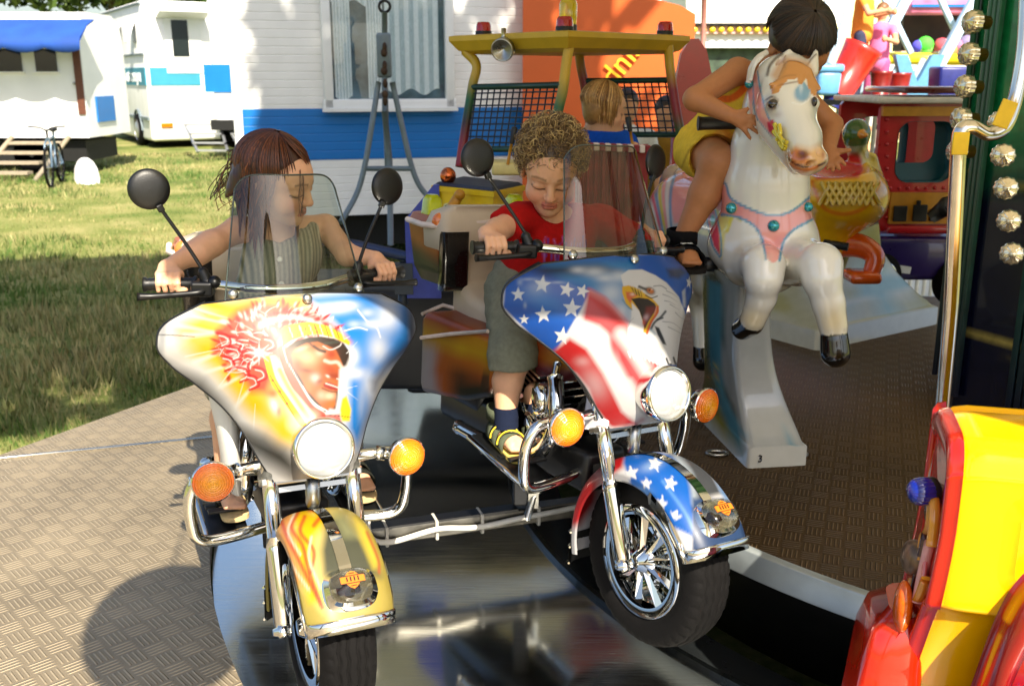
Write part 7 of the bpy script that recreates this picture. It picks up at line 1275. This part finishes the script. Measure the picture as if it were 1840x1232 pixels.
HB = Body(.005); w = Hd.w; HB.ell(w(0, .020, .038), (.081, .094, .083), Hd.R, k=.02).ell(w(0, .075, -.05), (.062, .045, .11), Hd.R, k=.03).ell(w(.055, .05, -.05), (.03, .05, .09), Hd.R, k=.03).ell(w(-.055, .05, -.05), (.03, .05, .09), Hd.R, k=.03)
HB.cut(w(0, -.045, .062), Hd.R @ np.array((0, -.66, -.75)))
rg = np.random.default_rng(21); hp, hr, hc = [], [], []; AUB = [(74, 36, 16), (104, 54, 24), (52, 25, 12), (136, 76, 36), (84, 42, 18)]
def hcol(): return lin(AUB[rg.integers(0, 5)]) * rg.uniform(.7, 1.25)
for i in range(1500):
    ph = rg.uniform(-.5, np.pi + .5) if rg.random() < .8 else rg.uniform(-np.pi, np.pi); th1 = rg.uniform(1.35, 1.75); P = []; lift = rg.uniform(1.0, 1.05)
    face = abs(((ph + np.pi / 2 + np.pi) % (2 * np.pi)) - np.pi) < .62
    if face: th1 = rg.uniform(1.0, 1.3) + .25 * math.cos(ph) * -1
    sw = .75 if face else .15; ph0 = ph
    for q in np.linspace(.08, th1, 8): ph = ph0 + sw * (q / th1) ** 2; P.append(w(.083 * lift * math.sin(q) * math.cos(ph), .020 + .097 * lift * math.sin(q) * math.sin(ph), .038 + .085 * lift * math.cos(q)))
    if not face and math.sin(ph) > -.45:
        e = Hd.l(P[-1][None])[0]; kb = int((ph0 + 4) * 6); r_ = np.random.default_rng(kb); Lh = r_.uniform(.09, .21) + rg.uniform(-.03, .02); wv = r_.uniform(0, 6) + rg.uniform(-.3, .3); am = r_.uniform(.004, .014); pc = (kb + .5) / 6 - 4; ec = np.array((.083 * math.sin(th1) * math.cos(pc), .02 + .097 * math.sin(th1) * math.sin(pc), e[2])) - e; ddir = np.array((0, 0, -1.)); ex_ = Hd.R.T @ ddir
        for q in np.linspace(.12, 1, 8): P.append(w(*(e + ec * .75 * q + ex_ * Lh * q + np.array((e[0] * -.25 * q + am * math.sin(wv + 7 * q), .012 * q + am * math.cos(wv + 6 * q), 0)))))
    hp.append(np.array(P)); hr.append(rg.uniform(.0006, .0013)); hc.append(hcol())
for i in range(26):  # loose flyaway strands at the back and over the cheek
    e = np.array((rg.uniform(-.02, .02), .10, rg.uniform(-.02, .05))); P = [w(*(e + np.array((0, .0, .02))))]
    for q in np.linspace(.15, 1, 9): P.append(w(*(e + np.array((rg.uniform(-.004, .004), .05 * q + .03 * math.sin(4 * q + i), -.12 * q + .015 * math.sin(7 * q + i))))))
    hp.append(smooth_path(P, 3)); hr.append(.0011); hc.append(hcol())
for i in range(6):
    x0 = rg.uniform(-.05, -.015); P = [w(x0 * .8, -.072, .062), w(x0 - .012, -.088, .035), w(x0 - .014 + rg.uniform(-.01, .012), -.092, .0), w(x0 + rg.uniform(-.012, .018), -.090, -.035), w(x0 + .012 + rg.uniform(-.012, .012), -.092, -.058)]; hp.append(smooth_path(P, 4)); hr.append(rg.uniform(.0005, .0009)); hc.append(hcol())
V, Fq = HB.mesh(lambda X, Y, Z: .0016 * np.sin(X * 400 + 50 * Z) * np.sin(Y * 330)); V = relax(V, Fq, 1); b = strand_mesh(hp, hr, hc, 4); b.add(V, Fq.tolist(), True, c=lin((60, 29, 14))); obj('hair', b, HAIR, gl)
def sandal(name, root, heel, toe, up, col_main, col_trim, extra=None, g=1.0):
    heel = np.asarray(heel); toe = np.asarray(toe); d = (toe - heel) / np.linalg.norm(toe - heel); sd_ = np.cross(d, up); sd_ /= np.linalg.norm(sd_); FRM = frame(sd_, d, up); L_ = np.linalg.norm(toe - heel); b = MB(); o = (heel + toe) / 2 - up * .027
    prof = [(-.022, -L_ / 2 - .024), (.022, -L_ / 2 - .024), (.030, -L_ * .1), (.034, L_ * .3), (.030, L_ / 2 + .012), (.0, L_ / 2 + .024), (-.030, L_ / 2 + .012), (-.034, L_ * .3), (-.030, -L_ * .1)]
    pp = smooth_path(prof + prof[:1], 4)[:-1] * np.array((g, 1)); prism(b, pp, .012, o - up * .006, FRM, col_=lin(col_trim))
    for q, wd in ((.62, .030), (.28, .030), (.02, .026)):
        c_ = heel + (toe - heel) * q; rr = (.033 if q > .2 else .030) * g; S = []
        for t in np.linspace(-.25, math.pi + .25, 16): S.append([c_ + sd_ * (rr + .004) * math.cos(t) + up * g * ((.030 if q > .5 else .036) * math.sin(t) - .006) + d * y for y in (-wd / 2, wd / 2)])
        S = np.array(S); S2 = S + (S - c_) * .0; O_ = c_ + (S - c_) * 1.12; grid(b, np.concatenate([S, O_[:, ::-1]], 1), cv=True, c=np.broadcast_to(lin(col_main), (16, 4, 3)))
    ank = heel + up * .045; S = [[ank + (sd_ * math.cos(t) + d * math.sin(t)) * r + up * z for t in np.linspace(0, 6.283, 22, endpoint=False)] for r, z in ((.031 * g, -.010), (.036 * g, -.012 * g), (.036 * g, .020 * g), (.031 * g, .022 * g))]; grid(b, np.array(S), cv=True, c=np.broadcast_to(lin(col_main), (4, 22, 3)))
    if extra: extra(b, heel + (toe - heel) * .45 + up * .036, FRM)
    return obj(name, b, CLOTH, root)
for s, fx in ((-1, -.150), (1, .185)): sandal('sandal', gl, wl(bike1, (fx, .44, .425)), wl(bike1, (fx, .315, .412)), up_, (34, 36, 30), (206, 180, 130))

# ---------------------------------------------------------------- boy on the second motorbike
by = thing('person', 'curly haired toddler in red shirt and grey shorts riding the eagle painted motorbike', 'person', wl(bike2, (0, .62, .75)))
B = Body(.0040); Hb = Head(at(990, 303, 2.75), (-.03, -.86, -.46), (.05, -.5, 1), 1.08); Hb.build(B)
pel = wl(bike2, (0, .64, .825)); nk = at(1000, 392, 2.80)
B.cap(pel, nk * .5 + pel * .5, .088, .085, .03).ell(at(1003, 440, 2.82), (.095, .072, .09), rot('Z', 25), k=.03).cap(nk, Hb.w(0, .03, -.05), .036, .038, .014)
shL, shR = at(935, 392, 2.76), at(1085, 396, 2.88); B.cap(shL, shR, .036, .036, .02)
gL, gR = wl(bike2, (-.268, .41, .963)), wl(bike2, (.268, .41, .963)); axL = gL - wl(bike2, (-.2, .394, .964)); axR = gR - wl(bike2, (.2, .394, .964)); wL, wR = wl(bike2, (-.258, .462, .992)), wl(bike2, (.258, .462, .992))
eL, eR = at(893, 414, 2.64), at(1150, 446, 2.80); B.path([shL, eL, wL], [.036, .032, .0215], .014).path([shR, eR, wR], [.036, .031, .021], .014); grip_hand(B, gL, axL, up_, wL, 1.0); grip_hand(B, gR, axR, up_, wR, 1.0)
LEG = {}
for s, kp, ap in ((-1, (-.150, .47, .645), (-.165, .47, .50)), (1, (.150, .44, .66), (.165, .46, .50))):
    kn = wl(bike2, kp); an = wl(bike2, ap); hp_ = wl(bike2, (.06 * s, .62, .80)); LEG[s] = (hp_, kn, an); B.path([hp_, kn], [.075, .052], .02).path([kn, kn * .55 + an * .45 + wl(bike2, (0, .012, 0)) - wl(bike2, (0, 0, 0)), an], [.044, .042, .031], .015); foot(B, wl(bike2, (.165 * s, .50, .435)), wl(bike2, (.165 * s, .395, .412)), up_)
def bpaint(V, C): Hb.paint(V, C, (120, 88, 54), (196, 96, 84))
body_obj('body', B, SKIN, by, (222, 170, 134), bpaint)
T = Body(.005); RED = (176, 22, 20); T.cap(pel + [0, 0, -.03], nk * .5 + pel * .5, .112, .102, .03).ell(at(1003, 440, 2.82), (.112, .086, .10), rot('Z', 25), k=.03).cap(shL * .9 + shR * .1, shR * .9 + shL * .1, .046, .046, .02).path([shL, shL * .38 + eL * .62], [.048, .052], .02).path([shR, shR * .2 + eR * .8], [.048, .054], .02).cap(shR * .35 + eR * .65, eR, .050, .046, .015)
T.ell(nk + np.array((0, -.030, .035)), (.058, .062, .042), k=.008, op='-').cut(pel + [0, 0, -.055], (0, 0, -1)).cut(shL * .33 + eL * .67, (eL - shL)); 
def tpaint(V, C):
    x, y = project(V); a = Art(x, y, RED); rr = np.random.default_rng(5)
    for i in range(16): x0 = 975 + i * 5.2; a.line([(x0, 418 + rr.uniform(0, 26)), (x0 + rr.uniform(-4, 4), 470 + rr.uniform(-10, 16))], 2.4, ((110, 80, 190), (170, 120, 200), (90, 60, 160))[i % 3], 1.5, .85, 0)
    C[:] = a.c
body_obj('shirt', T, CLOTH, by, RED, tpaint, noise=lambda X, Y, Z: .0030 * np.sin(X * 70 + 40 * Y + 8 * np.sin(Z * 12)) * np.cos(Z * 40 + 30 * X))
S_ = Body(.005); GR = (128, 128, 108); S_.cap(pel, pel + [0, 0, .02], .10, .10, .03)
for s in (-1, 1): hp_, kn, an = LEG[s]; S_.path([hp_, kn * .95 + hp_ * .05, kn * .82 + an * .18], [.086, .068, .066], .02); 
hp_, kn, an = LEG[-1]; S_.cut(kn * .84 + an * .16, (0, 0, -1))
body_obj('shorts', S_, CLOTH, by, GR, None, noise=lambda X, Y, Z: .0028 * np.sin(X * 80 + 90 * Z) * np.sin(Y * 60 + 50 * Z))
HB = Body(.005); w = Hb.w; HB.ell(w(0, .018, .036), np.array((.080, .094, .082)) * 1.03 * Hb.k, Hb.R, k=.02).cut(w(0, -.060, .054), Hb.R @ np.array((0, -.70, -.72))).cut(w(0, .02, -.035), Hb.R @ np.array((0, -.5, -.86)))
V, Fq = HB.mesh(); rg = np.random.default_rng(3); hp, hr, hc = [], [], []; BL_ = [(128, 98, 56), (92, 68, 38), (178, 148, 92), (96, 72, 40), (206, 178, 118)]
Lc = Hb.l(V); out = (Lc - np.array((0, .018, .036))) / np.array((.08, .094, .082)); okv = np.linalg.norm(out, axis=1) > .97; idx = np.flatnonzero(okv)
for i in rg.choice(idx, 2300):
    n_ = out[i] / np.linalg.norm(out[i]); t1, t2, _ = orth(Hb.R @ n_); nn_ = Hb.R @ n_; p0 = V[i] - nn_ * .003; rad = rg.uniform(.006, .013); turns = rg.uniform(.5, 1.25); ph = rg.uniform(0, 6.28); dr_ = math.cos(ph) * t1 + math.sin(ph) * t2; sd2 = np.cross(dr_, nn_); adv = rg.uniform(.014, .034); P = []
    for q in np.linspace(0, 1, 14): an_ = turns * 6.283 * q + 3.14; P.append(p0 + dr_ * (adv * q) + sd2 * rad * math.cos(an_) * .9 + nn_ * (rad * .75 + rad * .75 * math.sin(an_) * .9 + .004 * q))
    hp.append(np.array(P)); hr.append(rg.uniform(.0005, .0010)); hc.append(lin(BL_[rg.integers(0, 5)]) * rg.uniform(.7, 1.4))
b = strand_mesh(hp, hr, hc, 4); b.add(V, Fq.tolist(), True, c=lin((66, 48, 28))); obj('hair', b, HAIR, by)
for s in (-1, 1):
    hl_, to_ = wl(bike2, (.165 * s, .50, .435)), wl(bike2, (.165 * s, .395, .412)); sandal('sandal', by, hl_, to_, up_, (78, 84, 66), (190, 170, 90)); b = MB(); an = LEG[s][2]; S = [[an + np.array((math.cos(t) * .034, math.sin(t) * .034, z)) for t in np.linspace(0, 6.283, 20, endpoint=False)] for z in (.012, -.02, -.05)]; grid(b, np.array(S), cv=True, c=np.broadcast_to(lin((26, 34, 56)), (3, 20, 3)));
    for q in (.62, .28): c_ = hl_ + (to_ - hl_) * q; tube(b, [c_ + np.array((.040 * math.cos(t), -.016, .040 * math.sin(t) - .004)) for t in np.linspace(0, math.pi, 12)], .0025, 6, c=lin((226, 196, 60)))
    obj('sock', b, CLOTH, by)

# ---------------------------------------------------------------- child on the horse
rd = thing('person', 'dark haired child in yellow outfit with orange trim leaning over the horse, face hidden', 'person', at(1285, 330, 3.2))
B = Body(.0045); Hr = Head(at(1434, 84, 2.93), (.22, -.52, -.82), (.05, -.62, .78), 1.03); Hr.build(B)
pel = at(1278, 268, 3.20); nk = at(1380, 128, 2.99); B.cap(pel, pel * .5 + nk * .5, .082, .080, .03).ell(at(1345, 185, 3.04), (.085, .075, .10), rot('Y', 25), k=.03).cap(nk, Hr.w(0, .03, -.05), .036, .038, .014)
shL, shR = at(1325, 128, 2.95), at(1420, 150, 3.02); B.cap(shL, shR, .036, .034, .02); eL = at(1249, 178, 2.86); wL = at(1308, 206, 2.80); B.path([shL, eL, wL], [.037, .032, .021], .014)
flat_hand(B, at(1312, 207, 2.795), [at(1364, 212, 2.785), at(1367, 226, 2.785), at(1362, 239, 2.79), at(1348, 249, 2.79)], at(1343, 196, 2.79))
B.path([shR, at(1495, 225, 3.0), at(1488, 268, 2.9)], [.034, .03, .022], .014); flat_hand(B, at(1489, 270, 2.89), [at(1518, 296, 2.84), at(1508, 304, 2.84), at(1497, 307, 2.845), at(1487, 304, 2.85)], at(1527, 270, 2.86))
hL, kL, aL = at(1262, 268, 3.16), at(1290, 292, 2.96), at(1229, 424, 2.96); B.path([hL, kL], [.074, .056], .02).path([kL, at(1266, 350, 2.965), aL], [.052, .047, .029], .015); hlp, top_ = at(1224, 455, 2.965), at(1243, 470, 2.855); foot(B, hlp, top_, up_, .038)
hR, kR, aR = at(1310, 270, 3.22), at(1420, 330, 3.1), at(1440, 430, 3.2); B.path([hR, kR], [.07, .052], .02).path([kR, aR], [.048, .028], .015)
def rpaint(V, C): Hr.paint(V, C, (40, 26, 18), (150, 74, 60))
body_obj('body', B, SKIN, rd, SK2, rpaint)
O_ = Body(.005); YE = (226, 188, 60); O_.cap(pel, pel * .5 + nk * .5, .100, .100, .03).ell(at(1342, 185, 3.03), (.108, .102, .118), rot('Y', 25), k=.03).cap(at(1345, 150, 3.0), at(1400, 155, 3.02), .05, .045, .02).path([hL, hL * .42 + kL * .58], [.090, .080], .02).path([hR, hR * .5 + kR * .5], [.085, .072], .02)
O_.ell(at(1312, 126, 2.93), (.045, .09, .045), k=.006, op='-').cut(nk + [0, 0, -.015], (.3, -.2, 1)).ell(hL * .2 + kL * .8, .074, k=.004, op='-')
def opaint(V, C):
    x, y = project(V); a = Art(x, y, YE); a.line([(1348, 95), (1346, 130), (1336, 160), (1310, 178), (1278, 172)], 13, (226, 104, 36), 3); a.blob(1300, 246, 20, 18, (226, 120, 50), .8, 0, 2); a.blob(1296, 244, 8, 8, (240, 190, 90), .8); a.line([(1225, 300), (1240, 268), (1262, 256), (1300, 262)], 4, (170, 130, 40), 3, .8); C[:] = a.c
body_obj('outfit', O_, CLOTH, rd, YE, opaint, noise=lambda X, Y, Z: .0026 * np.sin(X * 70 + 50 * Z) * np.sin(Y * 60 + 60 * Z))
HB = Body(.005); w = Hr.w; HB.ell(w(0, .018, .036), np.array((.081, .095, .083)) * 1.08, Hr.R, k=.02).cut(w(0, -.060, .030), Hr.R @ np.array((0, -.82, -.57))).cut(w(0, .02, .0), Hr.R @ np.array((0, -.5, -.86)))
V, Fq = HB.mesh(); rg = np.random.default_rng(9); hp, hr, hc = [], [], []
for i in range(1900):
    ph = rg.uniform(-np.pi, np.pi); face = abs(((ph + np.pi / 2 + np.pi) % (2 * np.pi)) - np.pi); th1 = rg.uniform(.95, 1.15) if face < .9 else rg.uniform(1.55, 1.9) if face > 2.0 else rg.uniform(1.15, 1.35); lift = rg.uniform(1.0, 1.05) * 1.05
    P = [w(.083 * lift * math.sin(q) * math.cos(ph), .018 + .097 * lift * math.sin(q) * math.sin(ph), .036 + .085 * lift * math.cos(q)) for q in np.linspace(.05, th1, 9)]; e = P[-1] - P[-2]; P.append(P[-1] + e * .6 + rg.normal(0, .0015, 3)); hp.append(np.array(P)); hr.append(rg.uniform(.0007, .0013)); hc.append(lin(((44, 28, 18), (30, 20, 14), (62, 42, 26), (22, 14, 10))[rg.integers(0, 4)]) * rg.uniform(.8, 1.3))
b = strand_mesh(hp, hr, hc, 4); b.add(V, Fq.tolist(), True, c=lin((26, 17, 12))); obj('hair', b, HAIR, rd)
def bow(b, c_, FRM):
    for sg in (-1, 1): prism(b, [(0, 0), (.016 * sg, .010), (.018 * sg, -.002), (.010 * sg, -.008)] if sg > 0 else [(0, 0), (.010 * sg, -.008), (.018 * sg, -.002), (.016 * sg, .010)], .002, c_ + FRM[:, 2] * .004, FRM, col_=lin((214, 216, 210)))
sandal('sandal', rd, hlp, top_, up_, (16, 16, 18), (30, 28, 26), bow, 1.3)

# ---------------------------------------------------------------- child in the excavator cab, seen from behind
ck = thing('person', 'blond child in blue shirt seen from behind inside the mesh cab', 'person', at(1085, 330, 4.3))
B = Body(.006); Hc = Head(at(1086, 196, 4.28), (.95, .12, -.25), (0, .05, 1), .92); Hc.build(B); pel = at(1080, 375, 4.35); nk = at(1084, 238, 4.32); B.cap(pel, nk, .10, .085, .03).cap(nk, Hc.w(0, .02, -.05), .035, .036, .014); sL, sR = at(1052, 256, 4.3), at(1124, 258, 4.32); B.cap(sL, sR, .04, .04, .03); eL, eR = at(1044, 320, 4.3), at(1148, 300, 4.25); B.path([sL, eL, at(1080, 330, 4.2)], [.036, .03, .02], .012).path([sR, eR, at(1140, 272, 4.12)], [.036, .03, .02], .012).ell(at(1140, 268, 4.11), (.025, .025, .03))
body_obj('body', B, SKIN, ck, (216, 166, 130), lambda V, C: Hc.paint(V, C))
T = Body(.007); T.cap(pel, nk + [0, 0, -.02], .115, .095, .03).cap(sL, sR, .052, .052, .03).path([sL, sL * .5 + eL * .5], [.05, .048]).path([sR, sR * .5 + eR * .5], [.05, .048]); T.cap(nk + [0, 0, -.03], nk + [0, 0, .01], .055, .045, .02).cut(nk + [0, 0, .012], (0, 0, 1)); body_obj('shirt', T, CLOTH, ck, (22, 80, 190))
w = Hc.w; HB = Body(.006); HB.ell(w(0, .020, .034), (.077, .089, .08), Hc.R, k=.02).ell(w(0, .04, -.02), (.068, .05, .06), Hc.R, k=.02).cut(w(0, -.055, .04), Hc.R @ np.array((0, -.8, -.6))); V, Fq = HB.mesh(); rg = np.random.default_rng(14); hp, hr, hc = [], [], []
for i in range(700):
    ph = rg.uniform(-np.pi, np.pi); face = abs(((ph + np.pi / 2 + np.pi) % (2 * np.pi)) - np.pi); th1 = rg.uniform(.9, 1.1) if face < .7 else rg.uniform(1.5, 1.7); lift = rg.uniform(1.0, 1.05); P = [w(.086 * lift * math.sin(q) * math.cos(ph), .02 + .098 * lift * math.sin(q) * math.sin(ph), .034 + .088 * lift * math.cos(q)) for q in np.linspace(.05, th1, 8)]
    if face > .9: e = P[-1]; Lh = rg.uniform(.06, .10); P += [e + np.array((0, 0, -Lh * q)) - (e - Hc.c) * np.array((1, 1, 0)) * .22 * q for q in (.35, .7, 1)]
    hp.append(np.array(P)); hr.append(rg.uniform(.0015, .0024)); hc.append(lin(((196, 152, 92), (160, 118, 64), (220, 180, 120), (130, 92, 50))[rg.integers(0, 4)]) * rg.uniform(.8, 1.2))
b = strand_mesh(hp, hr, hc, 4); b.add(V, Fq.tolist(), True, c=lin((160, 120, 70))); obj('hair', b, HAIR, ck)
